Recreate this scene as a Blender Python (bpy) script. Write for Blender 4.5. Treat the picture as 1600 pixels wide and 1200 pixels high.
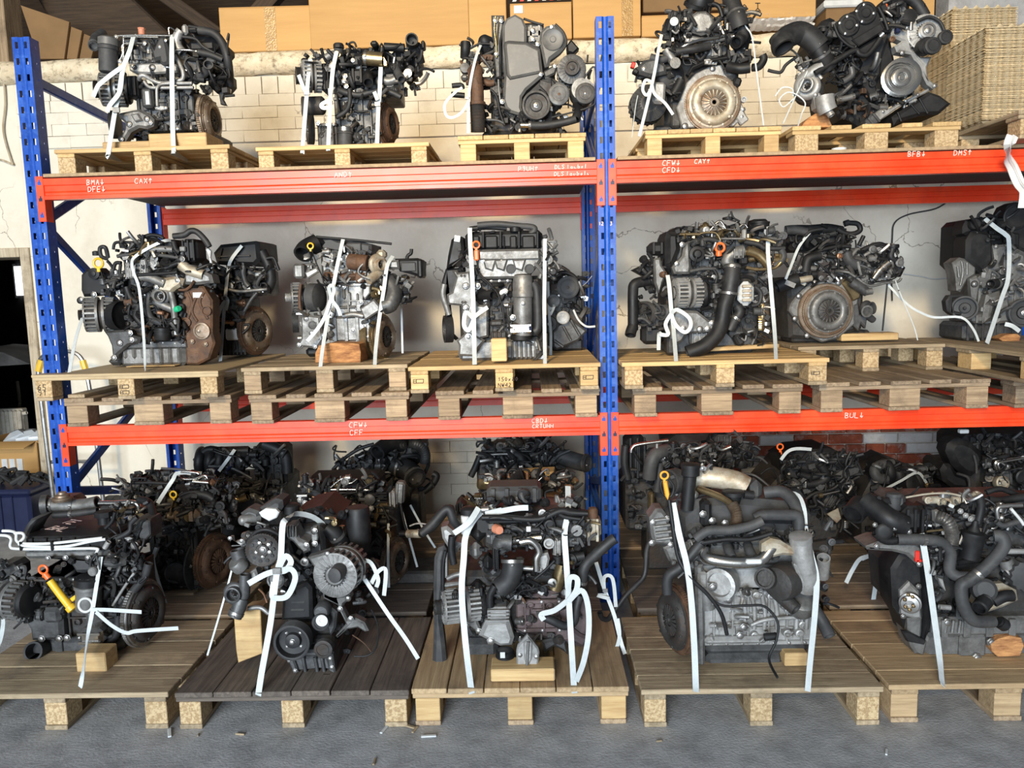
import bpy, math, random
from math import sin, cos, pi, radians
from mathutils import Vector, Matrix
for o in list(bpy.data.objects): bpy.data.objects.remove(o)
SC = bpy.context.scene; COL = SC.collection
V = Vector

# ---------------------------------------------------------------- camera, light, exposure
CAM = V((2.4111, -3.8263, 1.5861)); YAW, PITCH, ROLL, FPX = 0.0274, 0.1194, -0.0260, 1214.7
_f = V((-sin(YAW)*cos(PITCH), cos(YAW)*cos(PITCH), -sin(PITCH)))
_r0 = V((cos(YAW), sin(YAW), 0)); _u0 = _r0.cross(_f)
_r = cos(ROLL)*_r0 + sin(ROLL)*_u0; _u = -sin(ROLL)*_r0 + cos(ROLL)*_u0
cd = bpy.data.cameras.new('camera'); cam = bpy.data.objects.new('camera', cd); COL.objects.link(cam)
cd.sensor_width = 36; cd.lens = FPX/1600*36; cd.clip_start = .05; cd.clip_end = 60
cam.matrix_world = Matrix(((_r.x, _u.x, -_f.x, CAM.x), (_r.y, _u.y, -_f.y, CAM.y), (_r.z, _u.z, -_f.z, CAM.z), (0, 0, 0, 1)))
SC.camera = cam

w = bpy.data.worlds.new('world'); SC.world = w; w.use_nodes = True
w.node_tree.nodes['Background'].inputs[0].default_value = (.76, .86, 1, 1)
w.node_tree.nodes['Background'].inputs[1].default_value = .13

def area(name, loc, target, sx, sy, power, color):
    l = bpy.data.lights.new(name, 'AREA'); l.shape = 'RECTANGLE'; l.size = sx; l.size_y = sy
    l.energy = power; l.color = color
    o = bpy.data.objects.new(name, l); COL.objects.link(o); o.location = loc
    o.rotation_euler = (V(target)-V(loc)).to_track_quat('-Z', 'Y').to_euler(); o['kind'] = 'helper'
    return o
# unseen warm lamp behind and left of the camera, two cones shaped to spare the floor row, and the daylight of the open gate
for k, tx in enumerate((1.1, 4.4)):
    l = bpy.data.lights.new('flood_lamp', 'SPOT'); l.energy = 2200; l.color = (1, .77, .45); l.spot_size = radians(48); l.spot_blend = .65; l.shadow_soft_size = .45
    o = bpy.data.objects.new('flood_lamp', l); COL.objects.link(o); o.location = (.2+.3*k, -9.4, 5.7)
    o.rotation_euler = (V((tx, 1.4, 3.5))-o.location).to_track_quat('-Z', 'Y').to_euler(); o['kind'] = 'helper'
area('gate_daylight', (.2, -10.5, 2.2), (2.5, 0, 1.0), 5.0, 3.6, 1550, (.78, .89, 1))

SC.view_settings.view_transform = 'Standard'; SC.view_settings.look = 'None'
SC.view_settings.gamma = 1; SC.view_settings.use_curve_mapping = False
SC.view_settings.exposure = 0.2

# ---------------------------------------------------------------- photo pixel -> point at a real depth
def ray(x, y): return _f + _r*((x-800)/FPX) - _u*((y-600)/FPX)
def onY(x, y, Y): d = ray(x, y); return CAM + d*((Y-CAM.y)/d.y)
def onZ(x, y, Z): d = ray(x, y); return CAM + d*((Z-CAM.z)/d.z)

# ---------------------------------------------------------------- materials
MAT = {}
def mat(name, c1, c2=None, rough=.5, metal=0., scale=8., stretch=None, bump=0., bscale=None, dirt=None, dirt_amt=.5, dscale=5, rough2=None, var=0., detail=6, contrast=(.35, .65), spec=.5, world=False, crack=False):
    """noise-mixed two-tone surface, optional dirt layer, per-object value shift"""
    m = bpy.data.materials.new(name); m.use_nodes = True; nt = m.node_tree; N = nt.nodes; L = nt.links
    b = N['Principled BSDF']; b.inputs['Metallic'].default_value = metal; b.inputs['Specular IOR Level'].default_value = spec
    tc = N.new('ShaderNodeTexCoord'); oi = N.new('ShaderNodeObjectInfo')
    add = N.new('ShaderNodeVectorMath'); add.operation = 'ADD'
    mul = N.new('ShaderNodeVectorMath'); mul.operation = 'SCALE'; mul.inputs[0].default_value = (37.1, 11.3, 23.7)
    if world:
        geo = N.new('ShaderNodeNewGeometry'); vec0 = geo.outputs['Position']
    else:
        L.new(oi.outputs['Random'], mul.inputs['Scale']); L.new(tc.outputs['Object'], add.inputs[0]); L.new(mul.outputs[0], add.inputs[1]); vec0 = add.outputs[0]
    mp = N.new('ShaderNodeMapping'); L.new(vec0, mp.inputs[0])
    if stretch: mp.inputs['Scale'].default_value = stretch
    n1 = N.new('ShaderNodeTexNoise'); n1.inputs['Scale'].default_value = scale; n1.inputs['Detail'].default_value = detail; n1.inputs['Roughness'].default_value = .65
    L.new(mp.outputs[0], n1.inputs['Vector'])
    cr = N.new('ShaderNodeValToRGB'); cr.color_ramp.elements[0].position = contrast[0]; cr.color_ramp.elements[1].position = contrast[1]
    cr.color_ramp.elements[0].color = (*c1, 1); cr.color_ramp.elements[1].color = (*(c2 or c1), 1)
    L.new(n1.outputs['Fac'], cr.inputs[0]); col = cr.outputs[0]
    if dirt:
        n2 = N.new('ShaderNodeTexNoise'); n2.inputs['Scale'].default_value = dscale; n2.inputs['Detail'].default_value = 8; n2.inputs['Roughness'].default_value = .7
        L.new(vec0, n2.inputs['Vector'])
        r2 = N.new('ShaderNodeValToRGB'); r2.color_ramp.elements[0].position = .5; r2.color_ramp.elements[1].position = .68
        r2.color_ramp.elements[0].color = (0, 0, 0, 1); r2.color_ramp.elements[1].color = (dirt_amt,)*3+(1,)
        L.new(n2.outputs['Fac'], r2.inputs[0])
        mx = N.new('ShaderNodeMixRGB'); mx.inputs[2].default_value = (*dirt, 1); L.new(r2.outputs[0], mx.inputs[0]); L.new(col, mx.inputs[1]); col = mx.outputs[0]
    if crack:
        vo = N.new('ShaderNodeTexVoronoi'); vo.feature = 'DISTANCE_TO_EDGE'; vo.inputs['Scale'].default_value = 2.1
        nd = N.new('ShaderNodeTexNoise'); nd.inputs['Scale'].default_value = 5; nd.inputs['Detail'].default_value = 5
        va = N.new('ShaderNodeVectorMath'); va.operation = 'MULTIPLY_ADD'; va.inputs[1].default_value = (.35, .35, .35); L.new(vec0, nd.inputs['Vector']); L.new(nd.outputs['Color'], va.inputs[0]); L.new(vec0, va.inputs[2]); L.new(va.outputs[0], vo.inputs['Vector'])
        lt = N.new('ShaderNodeMath'); lt.operation = 'LESS_THAN'; lt.inputs[1].default_value = .007; L.new(vo.outputs['Distance'], lt.inputs[0])
        nm = N.new('ShaderNodeTexNoise'); nm.inputs['Scale'].default_value = 1.7; L.new(vec0, nm.inputs['Vector'])
        gt = N.new('ShaderNodeMapRange'); gt.inputs[1].default_value = .5; gt.inputs[2].default_value = .6; gt.inputs[4].default_value = .75; L.new(nm.outputs['Fac'], gt.inputs[0])
        mm = N.new('ShaderNodeMath'); mm.operation = 'MULTIPLY'; L.new(lt.outputs[0], mm.inputs[0]); L.new(gt.outputs[0], mm.inputs[1])
        mx = N.new('ShaderNodeMixRGB'); mx.inputs[2].default_value = (.16, .12, .08, 1); L.new(mm.outputs[0], mx.inputs[0]); L.new(col, mx.inputs[1]); col = mx.outputs[0]
    if var:
        hs = N.new('ShaderNodeHueSaturation'); mr = N.new('ShaderNodeMapRange'); mr.inputs[3].default_value = 1-var; mr.inputs[4].default_value = 1+var
        L.new(oi.outputs['Random'], mr.inputs[0]); L.new(mr.outputs[0], hs.inputs['Value']); L.new(col, hs.inputs['Color']); col = hs.outputs[0]
    L.new(col, b.inputs['Base Color'])
    if rough2 is not None:
        mr = N.new('ShaderNodeMapRange'); mr.inputs[1].default_value = .3; mr.inputs[2].default_value = .7; mr.inputs[3].default_value = rough; mr.inputs[4].default_value = rough2
        L.new(n1.outputs['Fac'], mr.inputs[0]); L.new(mr.outputs[0], b.inputs['Roughness'])
    else: b.inputs['Roughness'].default_value = rough
    if bump:
        nb = N.new('ShaderNodeTexNoise'); nb.inputs['Scale'].default_value = bscale or scale*3; nb.inputs['Detail'].default_value = 6
        L.new(mp.outputs[0] if stretch else vec0, nb.inputs['Vector'])
        bp = N.new('ShaderNodeBump'); bp.inputs['Strength'].default_value = bump; bp.inputs['Distance'].default_value = .006
        L.new(nb.outputs['Fac'], bp.inputs['Height']); L.new(bp.outputs[0], b.inputs['Normal'])
    MAT[name] = m; return m

mat('blue', (.002, .048, .30), (.003, .075, .42), rough=.32, rough2=.5, scale=5, dirt=(.12, .28, .62), dirt_amt=.25, dscale=30)
mat('orange', (.88, .05, .012), (.95, .085, .022), rough=.3, rough2=.42, scale=4, dirt=(.35, .05, .03), dirt_amt=.35, dscale=5)
mat('board', (.42, .30, .17), (.27, .19, .11), rough=.8, scale=40, var=.05)
mat('board_under', (.045, .04, .038), (.075, .068, .062), rough=.8, scale=5, stretch=(1, 6, 1))
G = (1.2, 22, 22)
mat('pine', (.62, .43, .20), (.44, .27, .11), rough=.7, scale=3, stretch=G, bump=.25, var=.16, dirt=(.25, .16, .09), dirt_amt=.35, dscale=4)
mat('pine_grey', (.43, .33, .205), (.235, .17, .10), rough=.75, scale=3, stretch=G, bump=.3, var=.16, dirt=(.10, .075, .05), dirt_amt=.6, dscale=5)
mat('wood_old', (.36, .265, .17), (.18, .125, .078), rough=.8, scale=3, stretch=G, bump=.35, var=.2, dirt=(.06, .045, .035), dirt_amt=.5, dscale=5)
mat('wood_worn', (.46, .33, .20), (.25, .17, .10), rough=.8, scale=3, stretch=G, bump=.35, var=.2, dirt=(.08, .055, .04), dirt_amt=.5, dscale=5)
mat('wood_dark', (.165, .13, .10), (.075, .058, .045), rough=.75, scale=3, stretch=G, bump=.3, var=.14, dirt=(.04, .033, .03), dirt_amt=.6, dscale=4)
mat('pine_dull', (.49, .345, .19), (.31, .205, .105), rough=.72, scale=3, stretch=G, bump=.3, var=.16, dirt=(.13, .09, .055), dirt_amt=.5, dscale=4)
mat('chip', (.56, .41, .23), (.34, .225, .11), rough=.85, scale=90, bump=.4, bscale=80, var=.1, contrast=(.42, .58))
mat('ply', (.52, .40, .23), (.40, .29, .16), rough=.65, scale=2, stretch=(3, 12, 12), bump=.12, dirt=(.22, .16, .1), dirt_amt=.4, dscale=3)
mat('log', (.55, .27, .10), (.22, .085, .03), rough=.85, scale=14, stretch=(1, 4, 4), bump=.8, bscale=30)
mat('paint', (.74, .68, .56), (.67, .61, .495), rough=.75, scale=3, bump=.25, bscale=26, dirt=(.42, .33, .22), dirt_amt=.28, dscale=2.6, world=True, crack=True)
mat('paint_brick', (.74, .68, .56), (.69, .625, .51), rough=.75, scale=4, bump=.5, bscale=30, var=.03, dirt=(.36, .28, .19), dirt_amt=.3, dscale=5, world=True, crack=True)
mat('paint_low', (.84, .83, .80), (.72, .70, .66), rough=.75, scale=5, bump=.5, bscale=30, var=.06, dirt=(.33, .22, .16), dirt_amt=.4, dscale=12)
mat('red_brick', (.42, .10, .045), (.26, .06, .03), rough=.85, scale=20, bump=.6, bscale=50, var=.12, dirt=(.65, .6, .55), dirt_amt=.6, dscale=11)
mat('render', (.78, .68, .50), (.62, .50, .33), rough=.85, scale=9, bump=1., bscale=45, dirt=(.12, .075, .035), dirt_amt=.8, dscale=24, world=True)
mat('concrete', (.43, .42, .41), (.27, .264, .258), rough=.85, scale=9, bump=.38, bscale=95, dirt=(.46, .455, .45), dirt_amt=.5, dscale=3.2, world=True)
mat('card', (.52, .30, .105), (.47, .265, .09), rough=.75, scale=2, stretch=(1, 1, 12), var=.07, bump=.1)
mat('card_shaded', (.22, .125, .05), (.17, .095, .036), rough=.8, scale=3, var=.08)  # brown card with the shade on the ledge put into its colour
mat('tape', (.42, .255, .09), (.30, .17, .06), rough=.25, scale=30, bump=.4)
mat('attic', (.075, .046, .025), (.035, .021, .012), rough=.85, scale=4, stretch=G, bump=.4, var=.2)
mat('pulp', (.74, .60, .38), (.62, .48, .28), rough=.95, scale=30, bump=.3, var=.12)
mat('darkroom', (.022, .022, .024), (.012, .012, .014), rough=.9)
mat('whitepaint', (.82, .77, .66), (.7, .65, .55), rough=.5, dirt=(.2, .17, .12), dirt_amt=.5, dscale=8)
mat('jamb', (.56, .48, .35), (.36, .28, .18), rough=.7, scale=6, stretch=(14, 14, 1), dirt=(.12, .08, .05), dirt_amt=.6, dscale=9)
mat('chalk', (.85, .62, .56), rough=.9)
mat('ink', (.03, .02, .015), rough=.8)
mat('strap', (.54, .57, .565), (.47, .50, .495), rough=.45, scale=40, bump=.15)
mat('steel', (.42, .41, .39), (.25, .24, .23), rough=.28, rough2=.5, metal=.9, scale=14, dirt=(.10, .08, .06), dirt_amt=.6, dscale=18)
mat('chrome', (.72, .70, .66), (.52, .50, .46), rough=.16, rough2=.34, metal=1, scale=10, dirt=(.2, .16, .11), dirt_amt=.3, dscale=20)
mat('alu', (.25, .245, .235), (.13, .128, .122), rough=.42, rough2=.6, metal=.55, scale=16, bump=.25, bscale=60, dirt=(.06, .055, .05), dirt_amt=.75, dscale=9)
mat('alu_light', (.41, .405, .39), (.25, .245, .235), rough=.4, rough2=.58, metal=.45, scale=16, bump=.25, bscale=60, dirt=(.11, .095, .075), dirt_amt=.65, dscale=9)
mat('alu_dark', (.105, .105, .105), (.048, .048, .048), rough=.42, rough2=.62, metal=.4, scale=14, bump=.25, bscale=60, dirt=(.018, .017, .016), dirt_amt=.7, dscale=9)
mat('iron', (.058, .055, .052), (.022, .021, .020), rough=.5, rough2=.7, metal=.35, scale=12, bump=.4, bscale=60, dirt=(.10, .065, .045), dirt_amt=.45, dscale=12)
mat('plastic', (.006, .006, .0068), (.013, .013, .0135), rough=.46, rough2=.66, spec=.35, scale=12, dirt=(.032, .03, .028), dirt_amt=.3, dscale=12)
mat('plastic_grey', (.03, .03, .031), (.055, .055, .056), rough=.5, rough2=.68, spec=.35, scale=10, dirt=(.10, .095, .085), dirt_amt=.45, dscale=12)
mat('cover_grey', (.075, .073, .07), (.125, .122, .115), rough=.42, rough2=.55, scale=9, dirt=(.22, .2, .17), dirt_amt=.45, dscale=10)
mat('rubber', (.010, .010, .0105), (.021, .021, .022), rough=.5, rough2=.7, scale=12, dirt=(.06, .055, .05), dirt_amt=.4, dscale=14)
mat('rust', (.135, .066, .034), (.055, .030, .018), rough=.8, rough2=.6, metal=.25, scale=22, bump=.4, bscale=70, dirt=(.20, .115, .065), dirt_amt=.5, dscale=16)
mat('rust_steel', (.27, .22, .17), (.13, .085, .05), rough=.4, rough2=.6, metal=.6, scale=18, dirt=(.16, .07, .03), dirt_amt=.75, dscale=14)
mat('pale_metal', (.50, .455, .37), (.30, .25, .17), rough=.45, rough2=.6, metal=.35, scale=18, dirt=(.22, .11, .05), dirt_amt=.8, dscale=17)
mat('copper', (.30, .16, .09), (.16, .08, .045), rough=.45, metal=.7, scale=30)
mat('brass', (.40, .30, .16), (.22, .165, .09), rough=.3, metal=.85, scale=14, dirt=(.1, .07, .04), dirt_amt=.5, dscale=16)
mat('yellow', (.80, .50, .03), (.68, .40, .02), rough=.4, scale=10)
mat('orange_plastic', (.90, .17, .03), (.8, .12, .02), rough=.4, scale=10)
mat('terracotta', (.55, .22, .13), (.45, .16, .09), rough=.6)
mat('brown_iron', (.125, .088, .085), (.065, .046, .046), rough=.55, rough2=.7, metal=.2, scale=12, bump=.3, bscale=60, dirt=(.04, .03, .03), dirt_amt=.6, dscale=9)
mat('amber', (.78, .36, .035), (.66, .28, .025), rough=.45, scale=10)
mat('green', (.02, .42, .20), rough=.4)
mat('red_small', (.6, .03, .02), rough=.5)
mat('label_white', (.62, .63, .62), (.52, .53, .52), rough=.55, scale=20)
mat('bag', (.55, .58, .6), (.4, .44, .48), rough=.3, scale=8)
mat('navy', (.008, .012, .04), (.013, .018, .055), rough=.4)
def emis(name, c, s):
    m = bpy.data.materials.new(name); m.use_nodes = True; b = m.node_tree.nodes['Principled BSDF']
    b.inputs['Base Color'].default_value = (0, 0, 0, 1); b.inputs['Emission Color'].default_value = (*c, 1); b.inputs['Emission Strength'].default_value = s; MAT[name] = m
emis('daylit_window', (.95, .97, 1), 2.2)
def film():
    m = bpy.data.materials.new('film'); m.use_nodes = True; b = m.node_tree.nodes['Principled BSDF']
    b.inputs['Base Color'].default_value = (.9, .88, .84, 1); b.inputs['Roughness'].default_value = .15; b.inputs['Alpha'].default_value = .62; MAT['film'] = m
film()

# ---------------------------------------------------------------- mesh builder
class M:
    def __init__(s): s.v = []; s.f = []
    def add(s, vs, fs):
        n = len(s.v); s.v += [V(p) for p in vs]; s.f += [tuple(i+n for i in f) for f in fs]; return s
    def box(s, c, sx, sy, sz, bev=.003, R=None):
        """chamfered box: centre, full sizes, optional 3x3 rotation"""
        c = V(c); h = (sx/2, sy/2, sz/2); bev = min(bev, .45*min(sx, sy, sz)); vs = []; idx = {}
        for i in (-1, 1):
            for j in (-1, 1):
                for k in (-1, 1):
                    for a in range(3):
                        q = [i*(h[0]-bev), j*(h[1]-bev), k*(h[2]-bev)]; q[a] = (i, j, k)[a]*h[a]
                        idx[i, j, k, a] = len(vs); vs.append(V(q))
        fs = []
        for a in range(3):
            b, d = (a+1) % 3, (a+2) % 3
            for sgn in (-1, 1):
                f = []
                for p, q in ((-1, -1), (1, -1), (1, 1), (-1, 1)):
                    t = [0, 0, 0]; t[a] = sgn; t[b] = p; t[d] = q; f.append(idx[(*t, a)])
                fs.append(f if sgn > 0 else f[::-1])
        for a in range(3):
            b, d = (a+1) % 3, (a+2) % 3
            for p in (-1, 1):
                for q in (-1, 1):
                    t0 = [0, 0, 0]; t0[a] = -1; t0[b] = p; t0[d] = q; t1 = list(t0); t1[a] = 1
                    f = [idx[(*t0, b)], idx[(*t1, b)], idx[(*t1, d)], idx[(*t0, d)]]
                    fs.append(f if p*q > 0 else f[::-1])
        for i in (-1, 1):
            for j in (-1, 1):
                for k in (-1, 1):
                    f = [idx[i, j, k, 0], idx[i, j, k, 1], idx[i, j, k, 2]]; fs.append(f if i*j*k > 0 else f[::-1])
        if R is not None: vs = [R @ p for p in vs]
        return s.add([p+c for p in vs], fs)
    def tube(s, pts, r, seg=8, sub=5, corr=0, corr_n=1, hollow=True, close=False):
        """round tube through points (Catmull-Rom); r number or list per point; corr = ring ripple"""
        pts = [V(p) for p in pts]; n = len(pts)
        rs = r if isinstance(r, (list, tuple)) else [r]*n
        P = []; RR = []
        if n == 2: sub = max(1, sub if corr else 1)
        for i in range(n-1):
            p0 = pts[max(i-1, 0)]; p1 = pts[i]; p2 = pts[i+1]; p3 = pts[min(i+2, n-1)]
            for k in range(sub):
                t = k/sub; t2 = t*t; t3 = t2*t
                P.append(.5*((2*p1)+(p2-p0)*t+(2*p0-5*p1+4*p2-p3)*t2+(3*p1-p0-3*p2+p3)*t3)); RR.append(rs[i]+(rs[i+1]-rs[i])*t)
        P.append(pts[-1]); RR.append(rs[-1])
        if corr:
            Q = []; S = []
            for i in range(len(P)-1):
                for k in range(2*corr_n):
                    t = k/(2*corr_n); Q.append(P[i].lerp(P[i+1], t)); S.append((RR[i]+(RR[i+1]-RR[i])*t)*(1+(corr if k % 2 else 0)))
            Q.append(P[-1]); S.append(RR[-1]); P, RR = Q, S
        m = len(P); vs = []; fs = []; ref = None
        for i in range(m):
            t = (P[min(i+1, m-1)]-P[max(i-1, 0)])
            t = t.normalized() if t.length > 1e-9 else V((0, 0, 1))
            if ref is None: ref = t.orthogonal().normalized()
            ref = (ref-t*ref.dot(t)); ref = ref.normalized() if ref.length > 1e-6 else t.orthogonal().normalized()
            bi = t.cross(ref)
            for k in range(seg):
                a = 2*pi*k/seg; vs.append(P[i]+(ref*cos(a)+bi*sin(a))*RR[i])
        for i in range(m-1):
            for k in range(seg):
                k2 = (k+1) % seg; fs.append((i*seg+k, i*seg+k2, (i+1)*seg+k2, (i+1)*seg+k))
        if hollow and min(RR[0], RR[-1]) > .006:       # an open mouth: inner wall going in
            for e, i0 in ((0, 0), (1, m-1)):
                d = (P[1]-P[0]) if e == 0 else (P[-2]-P[-1]); d = d.normalized()*RR[i0]*1.3
                b = len(vs)
                for fac, dd in ((.8, 0), (.78, 1)):
                    for k in range(seg): q = vs[i0*seg+k]; vs.append(P[i0]+(q-P[i0])*fac+d*dd)
                for k in range(seg):
                    k2 = (k+1) % seg
                    f1 = (i0*seg+k, i0*seg+k2, b+k2, b+k); f2 = (b+k, b+k2, b+seg+k2, b+seg+k)
                    fs += [f1[::-1], f2[::-1]] if e == 0 else [f1, f2]
                f = tuple(b+seg+k for k in range(seg)); fs.append(f if e else f[::-1])
        else: fs += [tuple(range(seg))[::-1], tuple(range((m-1)*seg, m*seg))]
        return s.add(vs, fs)
    def lathe(s, c, axis, prof, seg=24, star=None, ref=None):
        """prof: [(r, h)...] along axis from c.  star: {row: (n, amp)} ripples that row"""
        c = V(c); ax = V(axis).normalized(); u = (V(ref)-ax*V(ref).dot(ax)).normalized() if ref else ax.orthogonal().normalized(); w_ = ax.cross(u)
        vs = []; fs = []; n = len(prof)
        for i, (r, h) in enumerate(prof):
            for k in range(seg):
                a = 2*pi*k/seg; rr = r
                if star and i in star: rr = r*(1+star[i]*(1 if k % 2 else -1))
                vs.append(c+ax*h+(u*cos(a)+w_*sin(a))*rr)
        for i in range(n-1):
            for k in range(seg):
                k2 = (k+1) % seg; fs.append((i*seg+k, i*seg+k2, (i+1)*seg+k2, (i+1)*seg+k))
        fs += [tuple(range(seg))[::-1], tuple(range((n-1)*seg, n*seg))]
        return s.add(vs, fs)
    def prism(s, poly, d, bev=.004, inset=None):
        """poly: 3-D points (front face, counter-clockwise seen from the front); d: vector to the back; chamfered front edge"""
        poly = [V(p) for p in poly]; n = len(poly); d = V(d); dn = d.normalized()
        ar = V((0, 0, 0))
        for i in range(n): ar += poly[i].cross(poly[(i+1) % n])
        if ar.dot(dn) > 0: poly = poly[::-1]
        front = []
        for i in range(n):
            e1 = (poly[i]-poly[i-1]); e2 = (poly[(i+1) % n]-poly[i])
            e1 = e1.normalized() if e1.length > 1e-9 else V((1, 0, 0)); e2 = e2.normalized() if e2.length > 1e-9 else e1
            n1 = e1.cross(dn); n2 = e2.cross(dn); nn = n1+n2
            nn = nn/max(.5, nn.length_squared/2) if nn.length > 1e-6 else n1
            front.append(poly[i]+nn*bev)
        vs = front+[p+dn*bev for p in poly]+[p+d for p in poly]
        fs = [tuple(range(n)), tuple(range(2*n, 3*n))[::-1]]
        for i in range(n):
            j = (i+1) % n; fs += [(i, i+n, j+n, j), (i+n, i+2*n, j+2*n, j+n)]
        return s.add(vs, fs)
    def bolt(s, p, nrm, r, h=None):
        h = h or r*.9; return s.lathe(V(p)-V(nrm).normalized()*.003, nrm, [(r*1.35, 0), (r*1.35, .003+h*.2), (r, .003+h*.25), (r, .003+h), (r*.7, .003+h*1.15)], seg=6)
    def ribbon(s, pts, wdt, nrm=None, th=.0015, sub=5, twist=None):
        """flat strap through points; wdt full width; nrm facing direction"""
        pts = [V(p) for p in pts]; n = len(pts); P = []
        for i in range(n-1):
            p0 = pts[max(i-1, 0)]; p1 = pts[i]; p2 = pts[i+1]; p3 = pts[min(i+2, n-1)]
            kk = sub if n > 2 else 1
            for k in range(kk):
                t = k/kk; t2 = t*t; t3 = t2*t
                P.append(.5*((2*p1)+(p2-p0)*t+(2*p0-5*p1+4*p2-p3)*t2+(3*p1-p0-3*p2+p3)*t3))
        P.append(pts[-1]); m = len(P); vs = []; fs = []
        nrm = V(nrm) if nrm is not None else V((0, -1, 0))
        for i in range(m):
            t = (P[min(i+1, m-1)]-P[max(i-1, 0)]).normalized(); sd = t.cross(nrm)
            if sd.length < .15: sd = V((1, 0, 0))
            sd.normalize()
            if twist: sd = (Matrix.Rotation(twist*i/m, 3, t) @ sd)
            nn = sd.cross(t)
            for a, b in ((-1, -1), (1, -1), (1, 1), (-1, 1)): vs.append(P[i]+sd*a*wdt/2+nn*b*th/2)
        for i in range(m-1):
            for k in range(4):
                k2 = (k+1) % 4; fs.append((i*4+k, i*4+k2, (i+1)*4+k2, (i+1)*4+k))
        fs += [(3, 2, 1, 0), tuple(m*4-4+k for k in range(4))]
        return s.add(vs, fs)
    def build(s, name, m, parent=None, origin=None, sharp=38):
        o0 = V(origin) if origin is not None else V((0, 0, 0))
        me = bpy.data.meshes.new(name); me.from_pydata([tuple(p-o0) for p in s.v], [], s.f)
        me.materials.append(MAT[m]); me.polygons.foreach_set('use_smooth', [True]*len(me.polygons))
        me.set_sharp_from_angle(angle=radians(sharp)); me.update()
        o = bpy.data.objects.new(name, me); COL.objects.link(o)
        if parent is not None: o.parent = parent
        elif origin is not None: o.location = o0
        return o
def tag(o, label, cat, group=None, kind=None):
    o['label'] = label; o['category'] = cat
    if group: o['group'] = group
    if kind: o['kind'] = kind
    return o
def thing(name, label, cat, loc, group=None, rz=0):
    o = bpy.data.objects.new(name, None); COL.objects.link(o); o.location = loc; o.rotation_euler = (0, 0, rz)
    o.empty_display_size = .1
    return tag(o, label, cat, group)
def struct(o): o['kind'] = 'structure'; return o
def cbox(x0, x1, y0, y1, z0, z1, bev=.003):
    return M().box(((x0+x1)/2, (y0+y1)/2, (z0+z1)/2), x1-x0, y1-y0, z1-z0, bev)
# ---------------------------------------------------------------- setting
rnd = random.Random(7)
struct(cbox(-5, 9, -5.5, 4.6, -.2, 0, .001).build('floor', 'concrete'))
wall = struct(cbox(-1.09, 6.6, 1.608, 1.9, 0, 3.08, .002).build('wall_back', 'paint'))
wl = cbox(-5, -2.05, 1.608, 1.9, 0, 3.08, .002); wl.add(*[(lambda q: (q.v, q.f))(cbox(-2.05, -1.09, 1.608, 1.9, 1.972, 3.08, .002))][0]); struct(wl.build('wall_left', 'paint'))
# bricks: rowlock course, painted stretcher courses, bare patches low on the right
def brick_mesh(L, H, seed):
    q = M(); r = random.Random(seed); q.box((0, 0, 0), L-(.009 if H < .0755 else .0016 if H < .1 else .007), .03, H-(.008 if H < .0755 else .0016), .004 if H < .0755 else .002)
    q.v = [p+V((r.uniform(-1, 1)*.0015, r.uniform(-1, 1)*.0008, r.uniform(-1, 1)*.0012)) for p in q.v]
    return q
def brick(x, z, L, H, material, mesh={}):
    k = (L, H, material, rnd.randint(0, 3))
    if k not in mesh:
        o = brick_mesh(L, H, hash((L, H, k[3])) % 999).build('brick', material, wall); mesh[k] = o.data
    else:
        o = bpy.data.objects.new('brick', mesh[k]); COL.objects.link(o); o.parent = wall
    o.location = (x, 1.6+(rnd.uniform(-.003, .004) if not .0755 < H < .1 else rnd.uniform(-.001, .001)), z); o.rotation_euler = (rnd.uniform(-.01, .01), rnd.uniform(-.006, .006), 0)
x = -1.0
while x < 5.75: brick(x, 3.008, .112, .118, 'paint_brick'); x += .112
for c in range(4):
    x = -.96+(.12 if c % 2 else 0)
    while x < 5.7: brick(x, 2.911-.078*c, .24, .078, 'paint_brick'); x += .24
for c in range(7):
    z = .57-.075*c; x = 3.75+(.12 if c % 2 else 0)
    while x < 6.0:
        red = (c == 2 and (4.69 < x < 5.12 or 3.9 < x < 4.15 or 4.35 < x < 4.5)) or (c == 1 and (4.2 < x < 4.6 or x < 3.95)) or (c == 0) or (c > 2 and rnd.random() < .2)
        L = .14 if (c == 2 and 4.65 < x < 5.1) else .24
        brick(x+L/2-.12, z, L, .075, 'red_brick' if red else 'paint_low'); x += L
for c in range(5):
    z = .5-.0781*c; x = 1.45+(.12 if c % 2 else 0)
    while x < 2.6: brick(x, z, .24, .078, 'paint_brick'); x += .24
# rough rendered ledge on the wall head, attic floor behind it
q = M(); n = 90; pr = [(0, 0), (-.045, .008), (-.07, .04), (-.075, .09), (-.055, .13), (-.01, .145), (.35, .15)]
for i in range(n+1):
    xx = -3+9.6*i/n
    for (dy, dz) in pr: q.v.append(V((xx, 1.6+dy+rnd.uniform(-.01, .01), 3.072+dz+rnd.uniform(-.008, .008)+.012*xx/4)))
m_ = len(pr); q.f = [(i*m_+k, (i+1)*m_+k, (i+1)*m_+k+1, i*m_+k+1) for i in range(n) for k in range(m_-1)]
struct(q.build('trim_1', 'render', sharp=60))
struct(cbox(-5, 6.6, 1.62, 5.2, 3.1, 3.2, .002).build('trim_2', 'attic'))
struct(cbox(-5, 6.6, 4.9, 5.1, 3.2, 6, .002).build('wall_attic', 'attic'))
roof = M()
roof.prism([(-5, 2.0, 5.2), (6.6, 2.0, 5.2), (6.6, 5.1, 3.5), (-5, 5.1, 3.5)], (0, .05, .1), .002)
roof = struct(roof.build('ceiling', 'attic'))
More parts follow.
